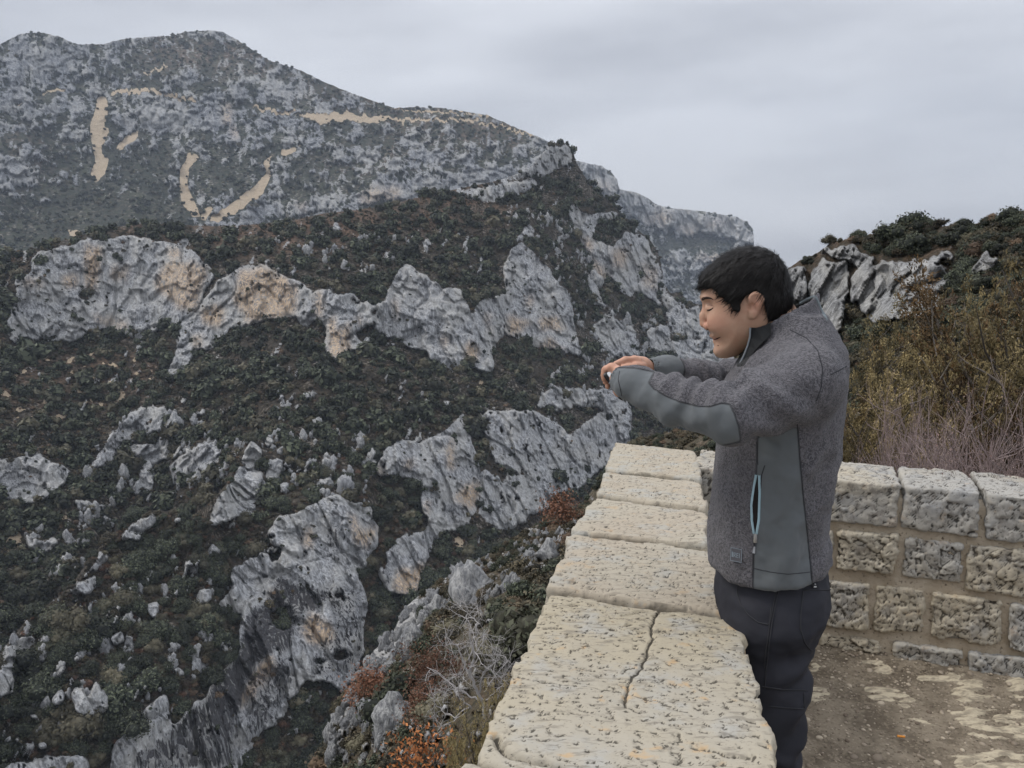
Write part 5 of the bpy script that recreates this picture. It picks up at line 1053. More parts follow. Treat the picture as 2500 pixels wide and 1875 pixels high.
# ---- jacket
gj = Grid((-0.24, -0.36, 0.97), (0.36, 0.38, 1.69), 0.0052)
zt = np.array([0.97, 1.00, 1.05, 1.13, 1.21, 1.31, 1.38, 1.45, 1.50, 1.53, 1.56, 1.60, 1.66])
fr = np.array([.082, .090, .100, .100, .095, .089, .086, .078, .050, .020, -.010, -.030, -.04]); bk = np.array([-.176, -.180, -.176, -.164, -.167, -.177, -.180, -.183, -.184, -.177, -.161, -.135, -.12]); hw = np.array([.176, .180, .182, .182, .187, .194, .198, .190, .170, .148, .118, .085, .07])
zz = gj.ax[2]; f_, b_, h_ = [np.interp(zz, zt, q)[None, None] for q in (fr, bk, hw)]
ac, ha = (f_+b_)/2, (f_-b_)/2; q = ((np.abs(gj.A-ac)/ha)**2.3+(np.abs(gj.B)/h_)**2.3)**(1/2.3)
tor = (q-1)*np.minimum(ha, h_)*0.95; tor = -smin(-tor, gj.Z-1.036+0.010*np.sin(gj.A*14+1.2), 0.010); tor = np.maximum(tor, gj.Z-1.605)
gj.d = tor.astype(np.float32)
SHl, ELl, WRl = np.array([-.088, .175, 1.480]), loc(1783, 1012, 0.295), loc(1508, 925, 0.150)
SHr, ELr, WRr = np.array([-.088, -.175, 1.480]), np.array([0.055, -.270, 1.405]), loc(1583, 902, -0.085)
for S_, E_, W_ in ((SHl, ELl, WRl), (SHr, ELr, WRr)):
    m1 = S_*0.45+E_*0.55; m2_ = E_*0.55+W_*0.45+np.array([0, 0, -0.006]); m3 = E_*0.2+W_*0.8
    arm = gj.chain([S_, m1, E_, m2_, m3, W_], [0.076, 0.062, 0.053, 0.046, 0.037, 0.0285], 0.03)
    wd = W_-m3; wd /= np.linalg.norm(wd)
    arm = np.maximum(arm, (gj.A-W_[0])*wd[0]+(gj.B-W_[1])*wd[1]+(gj.Z-W_[2])*wd[2]-0.004)
    gj.add(arm, 0.035)
# stand-up collar: a slanted open tube, slit at the front
cb_, ct_ = np.array([-.062, 0, 1.505]), np.array([-.046, 0, 1.625]); fpt, bpt = loc(*c4(1292, 806)), loc(*c4(1800, 548))
ax_ = (ct_-cb_)/np.linalg.norm(ct_-cb_); tpar = (gj.A-cb_[0])*ax_[0]+(gj.Z-cb_[2])*ax_[2]
ra = np.interp(tpar, [-.03, 0, .04, .12], [.106, .094, .086, .084]); rb_ = np.interp(tpar, [-.03, 0, .04, .12], [.105, .088, .077, .073])
da_ = gj.A-(cb_[0]+ax_[0]*tpar)-np.interp(tpar, [0, .12], [0.004, 0.012]); rad_ = np.sqrt((da_/ra)**2+(gj.B/rb_)**2); tube = (rad_-1)*0.078
tn_ = np.array([-(bpt[2]-fpt[2]), (bpt[0]-fpt[0])]); tn_ /= np.linalg.norm(tn_); tn_ = tn_ if tn_[1] > 0 else -tn_
cutt = (gj.A-fpt[0])*tn_[0]+(gj.Z-fpt[2])*tn_[1]+0.02*np.clip(gj.B/0.07, -1, 1)**2*0.3
col_ = np.maximum(np.maximum(tube, cutt), -(tpar+0.025)); gj.add(col_.astype(np.float32), 0.012)
inner = np.maximum(tube+0.0095, -(tpar-0.004)); gj.d = np.maximum(gj.d, -inner).astype(np.float32)
slit = np.abs(gj.B+0.004)-(0.003+np.clip(gj.Z-1.46, 0, 1)*0.13); slit = np.maximum(slit, -(gj.A-0.0)); slit = np.maximum(slit, -(gj.Z-1.47)); gj.d = np.maximum(gj.d, -slit*0.9).astype(np.float32)
# hollow the cuffs a little
for E_, W_ in ((ELl, WRl), (ELr, WRr)):
    wd = (W_-E_)/np.linalg.norm(W_-E_); gj.sub(gj.cap(W_-wd*0.02, W_+wd*0.05, 0.0235, 0.0235), 0.003)
Vj, Fj = gj.mesh(3)
# folds: bunched rings along the bent sleeves, drag lines on the body
N = vnormals(Vj, Fj); disp_ = np.zeros(len(Vj))
for S_, E_, W_ in ((SHl, ELl, WRl), (SHr, ELr, WRr)):
    e1 = E_-S_; e2 = W_-E_; L1, L2 = np.linalg.norm(e1), np.linalg.norm(e2)
    t2 = ((Vj-E_)@e2)/(L2*L2); d2 = np.linalg.norm(Vj-E_-np.clip(t2, 0, 1)[:, None]*e2, axis=1); on2 = sstep(0.11, 0.07, d2)*sstep(-0.25, 0.02, t2)*sstep(1.02, 0.9, t2)
    upper = sstep(-0.25, 0.6, N[:, 2]); ph = t2*L2
    wr = np.sin(ph*2*np.pi/0.043+2.2*fbm(Vj/0.07+3, 2)+1.2*N[:, 1])
    disp_ += on2*(0.0056*wr*upper*sstep(0.85, 0.35, t2)+0.0032*(1-upper)*np.sin(ph*2*np.pi/0.085+(Vj[:, 2]-E_[2])*60+2*fbm(Vj/0.09, 2)))
    t1 = ((Vj-S_)@e1)/(L1*L1); d1 = np.linalg.norm(Vj-S_-np.clip(t1, 0, 1)[:, None]*e1, axis=1); on1 = sstep(0.13, 0.08, d1)*sstep(0.1, 0.4, t1)*sstep(1.2, .9, t1)
    disp_ += on1*0.0045*np.sin((Vj[:, 0]*0.8-Vj[:, 2])*2*np.pi/0.075+2.5*fbm(Vj/0.1+7, 2))
body = sstep(1.40, 1.30, Vj[:, 2])*sstep(0.10, 0.16, np.abs(Vj[:, 1])+0.09)
disp_ += body*(0.0050*np.sin((Vj[:, 0]*1.5+Vj[:, 2])*2*np.pi/0.14+3*fbm(Vj/0.12+5, 2))*sstep(0.0, -0.12, Vj[:, 0])+0.005*fbm(Vj/0.06, 3)+0.010*fbm(Vj*np.array([1.6, 1.6, 0.6])/0.13+4, 2))
disp_ += -0.006*np.exp(-((Vj[:, 2]-1.115-0.02*np.sin(Vj[:, 0]*20))/0.012)**2)*sstep(-0.06, -0.14, Vj[:, 0])+0.0035*fbm(Vj/0.045+2, 3)*sstep(1.0, 1.03, Vj[:, 2])+0.0015*fbm(Vj/0.012, 2)
Vj = Vj+N*disp_[:, None]
# softshell panels by their outline on the garment's left side, mirrored to the right
Mv = Vj.copy(); Mv[:, 1] = np.abs(Mv[:, 1]); jx, jy = pixof(Mv)
fore = [c5(*p) for p in [(540, 430), (700, 440), (872, 478), (815, 595), (870, 660), (1000, 740), (1150, 800), (1350, 850), (1480, 852), (1600, 815), (1690, 828), (1740, 930), (1790, 1080), (1808, 1230), (1500, 1300), (900, 1150), (300, 760), (300, 430)]]
sidep = [c6(*p) for p in [(378, 130), (372, 300), (356, 450), (364, 600), (357, 800), (357, 960), (640, 960), (634, 830), (628, 740), (612, 600), (590, 400), (572, 200), (562, 40), (480, 60)]]
arm_sel = (np.linalg.norm(Mv-np.array([ELl]), axis=1) < 0.34) & ((Mv[:, 1] > 0.205) | (Mv[:, 0] > 0.10))
def pd(poly): return poly_sd(jx, jy, poly)
sdp = np.where(arm_sel & (Vj[:, 1] > 0), pd(fore), np.where(~arm_sel, pd(sidep), 30))
WRr_sel = (Vj[:, 1] < 0) & arm_sel; tr = ((Vj-ELr)@(WRr-ELr))/np.linalg.norm(WRr-ELr)**2; sdp = np.where(WRr_sel, (0.72-tr)*200, sdp)
panel = np.clip(0.5-sdp/14, 0, 1)
jx0, jy0 = pixof(Vj); lin = poly_sd(jx0, jy0, [c4(*p) for p in [(1185, 1140), (1150, 960), (1280, 780), (1462, 770), (1462, 870), (1380, 950), (1290, 1050), (1240, 1130)]])
vin = sstep(0.012, 0.0, np.abs((np.sqrt(((Vj[:, 0]+0.054)/0.078)**2+(Vj[:, 1]/0.074)**2)-0.84)*0.07))*(Vj[:, 2] > 1.52)
Nj = vnormals(Vj, Fj); inwardness = -(Nj[:, 0]*(Vj[:, 0]+0.054)+Nj[:, 1]*Vj[:, 1])
lining = np.maximum(np.clip(0.5-lin/10, 0, 1)*(np.abs(Vj[:, 1]) < 0.10), ((inwardness > 0.02) & (Vj[:, 2] > 1.50)).astype(float))
jacket = part('jacket', Vj, Fj, [m_jacket], attrs={'panel': panel, 'lining': lining})

# ---- trousers
gt = Grid((-0.25, -0.24, 0.05), (0.16, 0.24, 1.04), 0.007)
hipd = gt.ell((-0.045, 0, 0.96), (0.125, 0.168, 0.13)); gt.d = hipd
for sgn in (1, -1):
    gt.add(gt.ell((-0.082, 0.072*sgn, 0.968), (0.080, 0.085, 0.072)), 0.04)
    gt.add(gt.chain([(-0.048, 0.088*sgn, 0.93), (-0.045, 0.092*sgn, 0.80), (-0.052, 0.098*sgn, 0.58), (-0.070, 0.10*sgn, 0.40), (-0.075, 0.10*sgn, 0.09)], [0.100, 0.084, 0.071, 0.065, 0.055], 0.03, (1, 0.95, 1)), 0.03)
gt.d = np.maximum(gt.d, 0.075-gt.Z)
Vt, Ft = gt.mesh(3); N = vnormals(Vt, Ft)
dt = 0.0065*np.sin((Vt[:, 2]*1.0+Vt[:, 0]*0.7)*2*np.pi/0.11+3*fbm(Vt/0.12, 2))*sstep(-0.02, -0.10, Vt[:, 0])*sstep(0.95, 0.86, Vt[:, 2])
dt += 0.0065*np.sin((Vt[:, 2]-Vt[:, 0]*0.5)*2*np.pi/0.055+2*fbm(Vt/0.08, 2))*np.exp(-((Vt[:, 2]-0.585)/0.06)**2)+0.011*fbm(Vt*np.array([1, 1, 1.7])/0.10, 3)-0.010*np.exp(-((Vt[:, 2]-0.868+0.25*(Vt[:, 0]+.1))/0.014)**2)*sstep(-0.03, -0.1, Vt[:, 0])
dt += 0.0045*np.exp(-((Vt[:, 2]-0.715)/0.035)**2)
Vt = Vt+N*dt[:, None]
trousers = part('trousers', Vt, Ft, [m_trouser])

# ---- shoes (below the frame, standing on the ground)
for sgn in (1, -1):
    gs = Grid((-0.20, 0.10*sgn-0.07, -0.002), (0.16, 0.10*sgn+0.07, 0.16), 0.006)
    up = smin(gs.cap((-0.11, 0.10*sgn, 0.055), (0.07, 0.10*sgn, 0.042), 0.046, 0.036), gs.cap((-0.085, 0.10*sgn, 0.05), (-0.078, 0.10*sgn, 0.12), 0.05, 0.047), 0.03)
    gs.d = np.maximum(up, 0.012-gs.Z).astype(np.float32); v_, f2_ = gs.mesh(2); sh_o = part('shoe', v_, f2_, [m_shoe])
    gs.d = np.maximum(gs.cap((-0.11, 0.10*sgn, 0.012), (0.075, 0.10*sgn, 0.012), 0.050, 0.041), np.abs(gs.Z-0.010)-0.010).astype(np.float32); v_, f2_ = gs.mesh(1); part('sole', v_, f2_, [m_sole], parent=None).parent = sh_o

# ---- hands (part of the body mesh) holding the phone
ph_b0, ph_b1 = -0.022, 0.128
pt = loc(*c5(352, 478), 0.10); pdn = loc(*c5(418, 572), 0.10)-pt; pdn /= np.linalg.norm(pdn); pdn = np.array([pdn[0], 0, pdn[2]]); pdn /= np.linalg.norm(pdn)
PHW = 0.072; pc = pt+pdn*PHW/2; pc[1] = (ph_b0+ph_b1)/2; pnrm = np.array([-abs(pdn[2]), 0, abs(pdn[0])]); pnrm /= np.linalg.norm(pnrm)  # screen normal: back and up
def hpx(x, y, b): return loc(*c5(x, y), b)
gl = Grid((0.20, 0.00, 1.36), (0.46, 0.21, 1.55), 0.0021)
palm = smin(gl.cap(WRl-np.array([0.03, 0, 0]), hpx(492, 545, 0.125), 0.0185, 0.0150), gl.cap(hpx(500, 640, 0.128), hpx(490, 520, 0.105), 0.0150, 0.013), 0.015)
palm = smin(palm, gl.cap(WRl, hpx(492, 690, 0.140), 0.018, 0.0125), 0.010); gl.d = palm.astype(np.float32)
fing = [([hpx(500, 470, 0.108), hpx(418, 422, 0.104), hpx(352, 448, 0.100), hpx(334, 500, 0.099), hpx(333, 545, 0.100)], [0.0092, 0.0086, 0.0080, 0.0070, 0.0060]),
        ([hpx(480, 480, 0.088), hpx(400, 425, 0.080), hpx(340, 460, 0.076), hpx(330, 515, 0.076), hpx(332, 560, 0.078)], [0.0092, 0.0086, 0.0078, 0.0070, 0.0060]),
        ([hpx(470, 520, 0.074), hpx(395, 465, 0.060), hpx(345, 505, 0.054), hpx(345, 590, 0.056)], [0.0090, 0.0082, 0.0074, 0.0060]),
        ([hpx(480, 590, 0.072), hpx(415, 530, 0.044), hpx(365, 570, 0.036), hpx(368, 640, 0.040)], [0.0082, 0.0072, 0.0066, 0.0056]),
        ([hpx(540, 540, 0.130), hpx(490, 468, 0.118), hpx(452, 448, 0.100), hpx(425, 470, 0.084)], [0.0115, 0.0098, 0.0086, 0.0070])]
for pts, rr in fing: gl.add(gl.chain(pts, rr, 0.004), 0.0055)
Vl, Fl = gl.mesh(1)
gr = Grid((0.17, -0.16, 1.36), (0.46, 0.06, 1.56), 0.0021)
kn = hpx(690, 352, -0.055)
palm = smin(gr.cap(WRr, hpx(735, 412, -0.070), 0.0205, 0.021), gr.cap(hpx(735, 412, -0.070), hpx(690, 385, -0.062), 0.021, 0.016), 0.012); gr.d = palm.astype(np.float32)
fing = [([hpx(700, 362, -0.050), hpx(660, 350, -0.046), hpx(560, 350, -0.030), hpx(455, 392, -0.015)], [0.0115, 0.0100, 0.0086, 0.0068]),
        ([hpx(705, 372, -0.068), hpx(655, 345, -0.070), hpx(540, 365, -0.052), hpx(450, 440, -0.035)], [0.0112, 0.0098, 0.0086, 0.0068]),
        ([hpx(710, 390, -0.084), hpx(655, 375, -0.092), hpx(560, 420, -0.075), hpx(510, 480, -0.055)], [0.0108, 0.0092, 0.0080, 0.0066]),
        ([hpx(720, 410, -0.096), hpx(670, 405, -0.106), hpx(600, 445, -0.092), hpx(560, 490, -0.075)], [0.0098, 0.0082, 0.0072, 0.0060]),
        ([hpx(735, 425, -0.045), hpx(670, 420, -0.030), hpx(600, 425, -0.022), hpx(535, 430, -0.012)], [0.0130, 0.0105, 0.0088, 0.0072])]
for pts, rr in fing: gr.add(gr.chain(pts, rr, 0.004), 0.0055)
Vg, Fg = gr.mesh(1)
# torso, arms and legs under the clothes, one surface with the head and the hands
gb = Grid((-0.22, -0.34, 0.08), (0.34, 0.36, 1.56), 0.014)
gb.d = gb.ell((-0.045, 0, 1.22), (0.095, 0.135, 0.30)).astype(np.float32); gb.add(gb.ell((-0.05, 0, 0.97), (0.09, 0.13, 0.12)), 0.05); gb.add(gb.cap((-0.06, 0, 1.38), (-0.035, 0, 1.53), 0.06, 0.046), 0.05)
for s_, (S_, E_, W_) in ((1, (SHl, ELl, WRl)), (-1, (SHr, ELr, WRr))):
    gb.add(gb.chain([(-.05, 0.09*s_, 1.42), S_, E_, W_], [0.055, 0.05, 0.034, 0.017], 0.03), 0.03); gb.add(gb.chain([(-0.045, 0.085*s_, 0.93), (-0.05, 0.095*s_, 0.55), (-0.072, 0.10*s_, 0.12)], [0.075, 0.05, 0.036], 0.03), 0.03)
Vb, Fb = gb.mesh(2)
offs = np.cumsum([0, len(head_V), len(Vl), len(Vg)]); allV = np.concatenate([head_V, Vl, Vg, Vb]); allF = np.concatenate([head_F, Fl+offs[1], Fg+offs[2], Fb+offs[3]])
fl_all = np.concatenate([head_at['flush'], np.full(len(Vl), .35), np.full(len(Vg), .35), np.zeros(len(Vb))]); st_all = np.concatenate([head_at['stubble'], np.zeros(len(Vl)+len(Vg)+len(Vb))])
body_o = part('body', allV, allF, [m_skin], attrs={'flush': fl_all, 'stubble': st_all})
hair_o = part('hair', Vr, Fr, [m_hair])
# loose strands over the cap for a broken outline
Nr = vnormals(Vr, Fr); rsh = np.random.default_rng(2); kk = rsh.choice(len(Vr), 5200); crown = np.array([-0.055, 0.0, 1.745]); P0 = Vr[kk]; n0 = Nr[kk]
dirv = P0-crown; dirv[:, 2] -= 0.02; dirv -= (dirv*n0).sum(1, keepdims=True)*n0; dirv /= np.maximum(np.linalg.norm(dirv, axis=1, keepdims=True), 1e-6); dirv += rsh.normal(0, .22, dirv.shape)
ln = rsh.uniform(0.010, 0.024, (len(kk), 1)); sidev = np.cross(n0, dirv); sidev /= np.maximum(np.linalg.norm(sidev, axis=1, keepdims=True), 1e-6); wdt = rsh.uniform(0.0004, 0.0009, (len(kk), 1))
p1 = P0+n0*0.0005; p2 = p1+dirv*ln*0.55+n0*ln*0.16; p3 = p1+dirv*ln+n0*ln*0.06
Vs = np.stack([p1-sidev*wdt, p1+sidev*wdt, p2+sidev*wdt*0.8, p2-sidev*wdt*0.8, p3+sidev*wdt*.15, p3-sidev*wdt*.15], 1).reshape(-1, 3); b6 = np.arange(len(kk))[:, None]*6
Fs = np.concatenate([b6+np.array([[0, 1, 2, 3]]), b6+np.array([[3, 2, 4, 5]])]); so_ = part('hair_strands', Vs, Fs, [m_hair], parent=None, smooth=False); so_.parent = hair_o; so_['kind'] = 'stuff'

# ---- things drawn on surfaces: laid on the garment where the photo shows them
from mathutils.bvhtree import BVHTree
def bvh_of(V, F): 
    W_ = toworld(V); return BVHTree.FromPolygons([tuple(p) for p in W_], [tuple(int(i) for i in f) for f in F])
def cast(bv, px, py):
    d = raydir(np.array(float(px)), np.array(float(py))); h = bv.ray_cast(Vector((0, 0, CAMZ)), Vector(d).normalized()); return h[0], h[1]
def ribbon(name, bv, pts, width, mat, lift=0.001, thick=0.0012, n=24, widths=None, par=None):
    """a thin raised strip following photograph points over a surface"""
    P_ = []; seg = np.array(pts, float); cum = np.concatenate([[0], np.cumsum(np.linalg.norm(np.diff(seg, axis=0), axis=1))]); ss = np.linspace(0, cum[-1], n)
    for s_ in ss:
        h = cast(bv, np.interp(s_, cum, seg[:, 0]), np.interp(s_, cum, seg[:, 1]))
        if h[0] is not None: P_.append((np.array(h[0]), np.array(h[1]), s_/cum[-1]))
    V, F = [], []
    for i, (p, nn, f) in enumerate(P_):
        a, b = P_[max(i-1, 0)][0], P_[min(i+1, len(P_)-1)][0]; t = b-a; t /= np.linalg.norm(t)+1e-9; sd_ = np.cross(nn, t); w = (np.interp(f, *widths) if widths else width)/2
        for sx, up_ in ((-1, 0), (-0.7, 1), (0.7, 1), (1, 0)): V.append(p+sd_*w*sx+nn*(lift*up_ + (thick if up_ else -0.0008)))
    k = len(P_)
    for i in range(k-1):
        for j in range(3): F.append((4*i+j, 4*i+j+1, 4*i+4+j+1, 4*i+4+j))
    if len(F) == 0: return None
    return mesh_np(name, np.array(V)-PO, F, mat, par or person, smooth=True)
bj, bt, bh = bvh_of(Vj, Fj), bvh_of(Vt, Ft), bvh_of(head_V, head_F)
# pocket zip on the jacket
zl = [c6(*p) for p in [(372, 300), (358, 380), (350, 440), (352, 510), (362, 575)]]; zr = [c6(*p) for p in [(386, 302), (388, 380), (386, 440), (384, 510), (374, 575)]]
zm = [c6(*p) for p in [(379, 305), (373, 380), (368, 440), (368, 510), (368, 572)]]
zip_o = ribbon('zip_opening', bj, zm, 0.016, m_dark, 0.0002, 0.0004, 24, ([0, .25, .55, .8, 1], [.002, .012, .017, .013, .003]), par=jacket)
for nm, zz_ in (('zip_tape', zl), ('zip_tape', zr)): ribbon(nm, bj, zz_, 0.0055, m_tape, 0.0012, 0.0012, 28, par=jacket)
ribbon('zip_pull', bj, [c6(369, 570), c6(368, 612)], 0.0085, m_metal, 0.002, 0.003, 6, par=jacket); ribbon('zip_pull', bj, [c6(365, 632), c6(361, 664)], 0.0055, m_metal, 0.002, 0.003, 6, ([0, .5, 1], [.003, .006, .006]), par=jacket)
ribbon('zip_pull', bj, [c6(368, 608), c6(365, 634)], 0.0022, m_thread, 0.002, 0.002, 4, par=jacket)
# seams of the jacket
for pts in ([(562, 60), (572, 200), (590, 400), (612, 600), (628, 790)], [(375, 150), (380, 255)], [(412, 258), (398, 300), (388, 400)], [(357, 660), (355, 775)]): ribbon('seam', bj, [c6(*p) for p in pts], 0.0022, m_thread, 0.0003, 0.0004, 40, par=jacket)
ribbon('seam', bj, [c6(*p) for p in [(362, 735), (440, 752), (520, 762), (620, 752)]], 0.0018, m_thread, 0.0003, 0.0004, 24, par=jacket)
ribbon('seam', bj, [c4(*p) for p in [(1620, 830), (1760, 900), (1850, 1000), (1890, 1150), (1880, 1300), (1840, 1420)]], 0.003, m_thread, 0.0002, 0.0003, 30, par=jacket)
ribbon('seam', bj, [c4(*p) for p in [(1960, 1200), (2040, 1160), (2090, 1130)]], 0.003, m_thread, 0.0002, 0.0003, 12, par=jacket)
ribbon('seam', bj, [c5(*p) for p in [(500, 470), (484, 560), (505, 650), (522, 735)]], 0.0022, m_thread, 0.0003, 0.0004, 16, par=jacket)
m_rim = plain('softshell_rim', (0.16, 0.185, 0.195), 0.9)
ribbon('collar_binding', bj, [c4(*p) for p in [(1700, 612), (1760, 582), (1815, 556), (1840, 570), (1870, 640), (1905, 710), (1930, 750)]], 0.009, m_rim, 0.0006, 0.0008, 30, par=jacket)
# the open collar: near flap folded back to show its black lining, far flap behind it
def flap(name, pts, mat, th=0.004, par=None):
    P_ = [toworld(loc(*c4(x, y), b)[None])[0] for x, y, b in pts]; n_ = len(P_); off = PL*th; V = [p-PO for p in P_]+[p-off-PO for p in P_]
    bm = bmesh.new(); vs = [bm.verts.new(v) for v in V]; bm.faces.new(vs[:n_]); bm.faces.new(vs[n_:][::-1])
    for i in range(n_): bm.faces.new((vs[i], vs[n_+i], vs[n_+(i+1) % n_], vs[(i+1) % n_]))
    bmesh.ops.recalc_face_normals(bm, faces=bm.faces); bmesh.ops.triangulate(bm, faces=bm.faces); bmesh.ops.subdivide_edges(bm, edges=bm.edges, cuts=1, use_grid_fill=True)
    me = bpy.data.meshes.new(name); bm.to_mesh(me); bm.free(); me.materials.append(mat); o = bpy.data.objects.new(name, me); ROOT.objects.link(o); o.parent = par; return o
m_lin = plain('black_lining', (0.016, 0.017, 0.018), 0.85); m_lin2 = plain('dark_olive_lining', (0.030, 0.030, 0.024), 0.9)
flap('collar_flap', [(1293, 812, .060), (1340, 815, .066), (1400, 800, .072), (1462, 772, .078), (1462, 870, .082), (1400, 930, .084), (1340, 990, .082), (1290, 1060, .078), (1245, 1130, .072), (1195, 1170, .060), (1212, 1100, .058), (1245, 1030, .058), (1272, 960, .058), (1290, 890, .060)], m_lin, par=jacket)
flap('collar_flap', [(1192, 965, .0), (1240, 930, .004), (1286, 880, .01), (1290, 900, .02), (1272, 960, .03), (1245, 1030, .03), (1205, 1110, .03), (1200, 1040, .01), (1204, 1000, .0)], m_lin2, par=jacket)
zpts = [(1293, 812, .063), (1291, 850, .063), (1290, 890, .063), (1272, 960, .061), (1245, 1030, .061), (1212, 1100, .061), (1195, 1170, .063)]
zp = np.array([toworld(loc(*c4(x, y), b)[None])[0]-PO for x, y, b in zpts]); zf = np.stack([np.interp(np.linspace(0, 6, 30), np.arange(7), zp[:, k]) for k in range(3)], -1); sg_ = []
for i in range(29):
    t_ = zf[i+1]-zf[i]; t_ /= np.linalg.norm(t_); n_ = np.cross(t_, PL); n_ /= np.linalg.norm(n_)
    sg_.append([zf[i]+n_*.0020, zf[i]-n_*.0020, zf[i+1]-n_*.0020, zf[i+1]+n_*.0020])
Vz = np.array(sg_).reshape(-1, 3); Vz = np.concatenate([Vz+PL*.002, Vz-PL*.001]); nz4 = len(Vz)//2; Fz = [(4*i, 4*i+1, 4*i+2, 4*i+3) for i in range(29)]+[(4*i, 4*i+3, nz4+4*i+3, nz4+4*i) for i in range(29)]+[(4*i+1, nz4+4*i+1, nz4+4*i+2, 4*i+2) for i in range(29)]
mesh_np('front_zip', Vz, Fz, plain('zip_teeth_grey', (0.20, 0.215, 0.23), 0.5), jacket, smooth=False)
# maker's patch on the jacket
h = cast(bj, *c6(281, 672))
if h[0] is not None:
    ctr, nn = np.array(h[0]), np.array(h[1]); r1 = np.array(cast(bj, *c6(300, 676))[0])-ctr; r1 -= nn*(r1@nn); r1 /= np.linalg.norm(r1); u1 = np.cross(nn, r1); u1 = u1 if u1[2] > 0 else -u1
    def patch_mesh(name, polys_, mat, lift, th, par):
        V, F = [], []
        for pl in polys_:
            o = len(V); m_ = len(pl)
            for up_ in (0, 1):
                for x, y in pl: V.append(ctr+r1*x+u1*y+nn*(lift+th*up_))
            me_top = list(range(o+m_, o+2*m_)); F.append(me_top)
            for i in range(m_): F.append([o+i, o+(i+1) % m_, o+m_+(i+1) % m_, o+m_+i])
        me = bpy.data.meshes.new(name); me.from_pydata([tuple(np.array(v)-PO) for v in V], [], F); me.materials.append(mat); ob = bpy.data.objects.new(name, me); ROOT.objects.link(ob); ob.parent = par; return ob
    w_, h2 = 0.0125, 0.0145
    pm_ = patch_mesh('logo_patch', [[(-w_, -h2), (w_, -h2), (w_, h2), (-w_, h2)]], plain('patch_cloth', (0.085, 0.083, 0.092)), 0.0012, 0.0008, jacket)
    m_lt = plain('patch_thread', (0.20, 0.235, 0.265)); bx_ = lambda x0, y0, x1, y1: [(x0, y0), (x1, y0), (x1, y1), (x0, y1)]
    fr_ = [bx_(-w_, -h2, w_, -h2+.001), bx_(-w_, h2-.001, w_, h2), bx_(-w_, -h2+.001, -w_+.001, h2-.001), bx_(w_-.001, -h2+.001, w_, h2-.001)]
    patch_mesh('patch_border', fr_, m_lt, 0.0021, 0.0004, pm_)
    yb, yt = -0.0055, 0.0045; L_ = []
    L_ += [bx_(-.0055, yb, -.0042, yt), bx_(-.0042, yt-.0013, -.0018, yt), bx_(-.0042, yb+.0042, -.0018, yb+.0055), bx_(-.0021, yb+.0055, -.0009, yt-.0013), [(-.0036, yb+.0042), (-.0022, yb+.0042), (-.0004, yb), (-.0018, yb)]]    # R
    L_ += [bx_(.0008, yb, .0021, yt), bx_(.0021, yt-.0013, .0050, yt), bx_(.0021, -.0011, .0046, .0002), bx_(.0021, yb, .0050, yb+.0013)]     # E
    L_ += [bx_(.0065, yb, .0079, yt)]                                                                                                          # I
    patch_mesh('patch_lettering', L_, m_lt, 0.0021, 0.0005, pm_)
    patch_mesh('patch_emblem', [[(-.0098, yb), (-.0066, yb), (-.0066, .003), (-.0075, .0072), (-.0086, .003), (-.0092, .0082), (-.0098, .004)]], m_lt, 0.0021, 0.0005, pm_)
# trouser seams, pockets and label
for pts in ([(290, 795), (284, 850), (300, 900), (335, 950), (380, 985), (432, 995), (442, 912)], [(482, 812), (462, 900), (445, 990), (430, 1100), (418, 1200), (412, 1290)], [(472, 812), (452, 900), (435, 990), (420, 1100), (408, 1200)], [(590, 835), (660, 836), (728, 832)], [(588, 840), (578, 950), (576, 1015), (596, 1080), (625, 1115), (652, 1110)], [(402, 1282), (500, 1296), (610, 1300)], [(425, 1372), (500, 1380), (595, 1386)], [(592, 1310), (594, 1380)]):
    ribbon('seam', bt, [c6(*p) for p in pts], 0.0030, m_thread, 0.0008, 0.0012, 30, par=trousers)
lab = ribbon('cloth_label', bt, [c6(627, 812), c6(650, 815)], 0.013, m_black, 0.0010, 0.0012, 5, par=trousers)
ribbon('label_mark', bt, [c6(633, 821), c6(646, 822)], 0.0030, plain('label_white', (0.6, 0.6, 0.6)), 0.0018, 0.0022, 4, par=trousers); ribbon('label_mark', bt, [c6(639, 806), c6(640, 814)], 0.0045, plain('label_white2', (0.55, 0.55, 0.55)), 0.0018, 0.0022, 4, ([0, 1], [.0015, .006]), par=trousers)
# face lines: lashes, brow, mouth, mole
ribbon('eyelashes', bh, [c4(*p) for p in [(938, 668), (955, 668), (972, 660), (988, 647)]], 0.0030, m_dark, 0.0005, 0.0005, 14, ([0, .4, 1], [.0030, .0040, .0012]), par=body_o)
ribbon('eyebrow', bh, [c4(*p) for p in [(891, 583), (910, 572), (940, 566), (965, 570), (990, 582)]], 0.006, plain('brow_hair', (0.045, 0.030, 0.024)), 0.0001, 0.0002, 16, ([0, .3, .7, 1], [.0070, .0070, .0048, .0012]), par=body_o)
ribbon('mouth_line', bh, [c4(*p) for p in [(995, 911), (1015, 905), (1032, 897), (1047, 889)]], 0.0022, m_dark, 0.0004, 0.0004, 12, ([0, .5, 1], [.0020, .0032, .0008]), par=body_o)
ribbon('eyelid_crease', bh, [c4(*p) for p in [(936, 632), (955, 626), (978, 628), (996, 640)]], 0.0012, plain('crease_shade', (0.20, 0.105, 0.075)), 0.0001, 0.0002, 12, ([0, .5, 1], [.0006, .0016, .0005]), par=body_o)  # shade of the lid fold, laid on as a darker strip
ribbon('nostril', bh, [c4(932, 830), c4(948, 826)], 0.002, m_dark, 0.0002, 0.0002, 5, ([0, .5, 1], [.0008, .0026, .0008]), par=body_o)
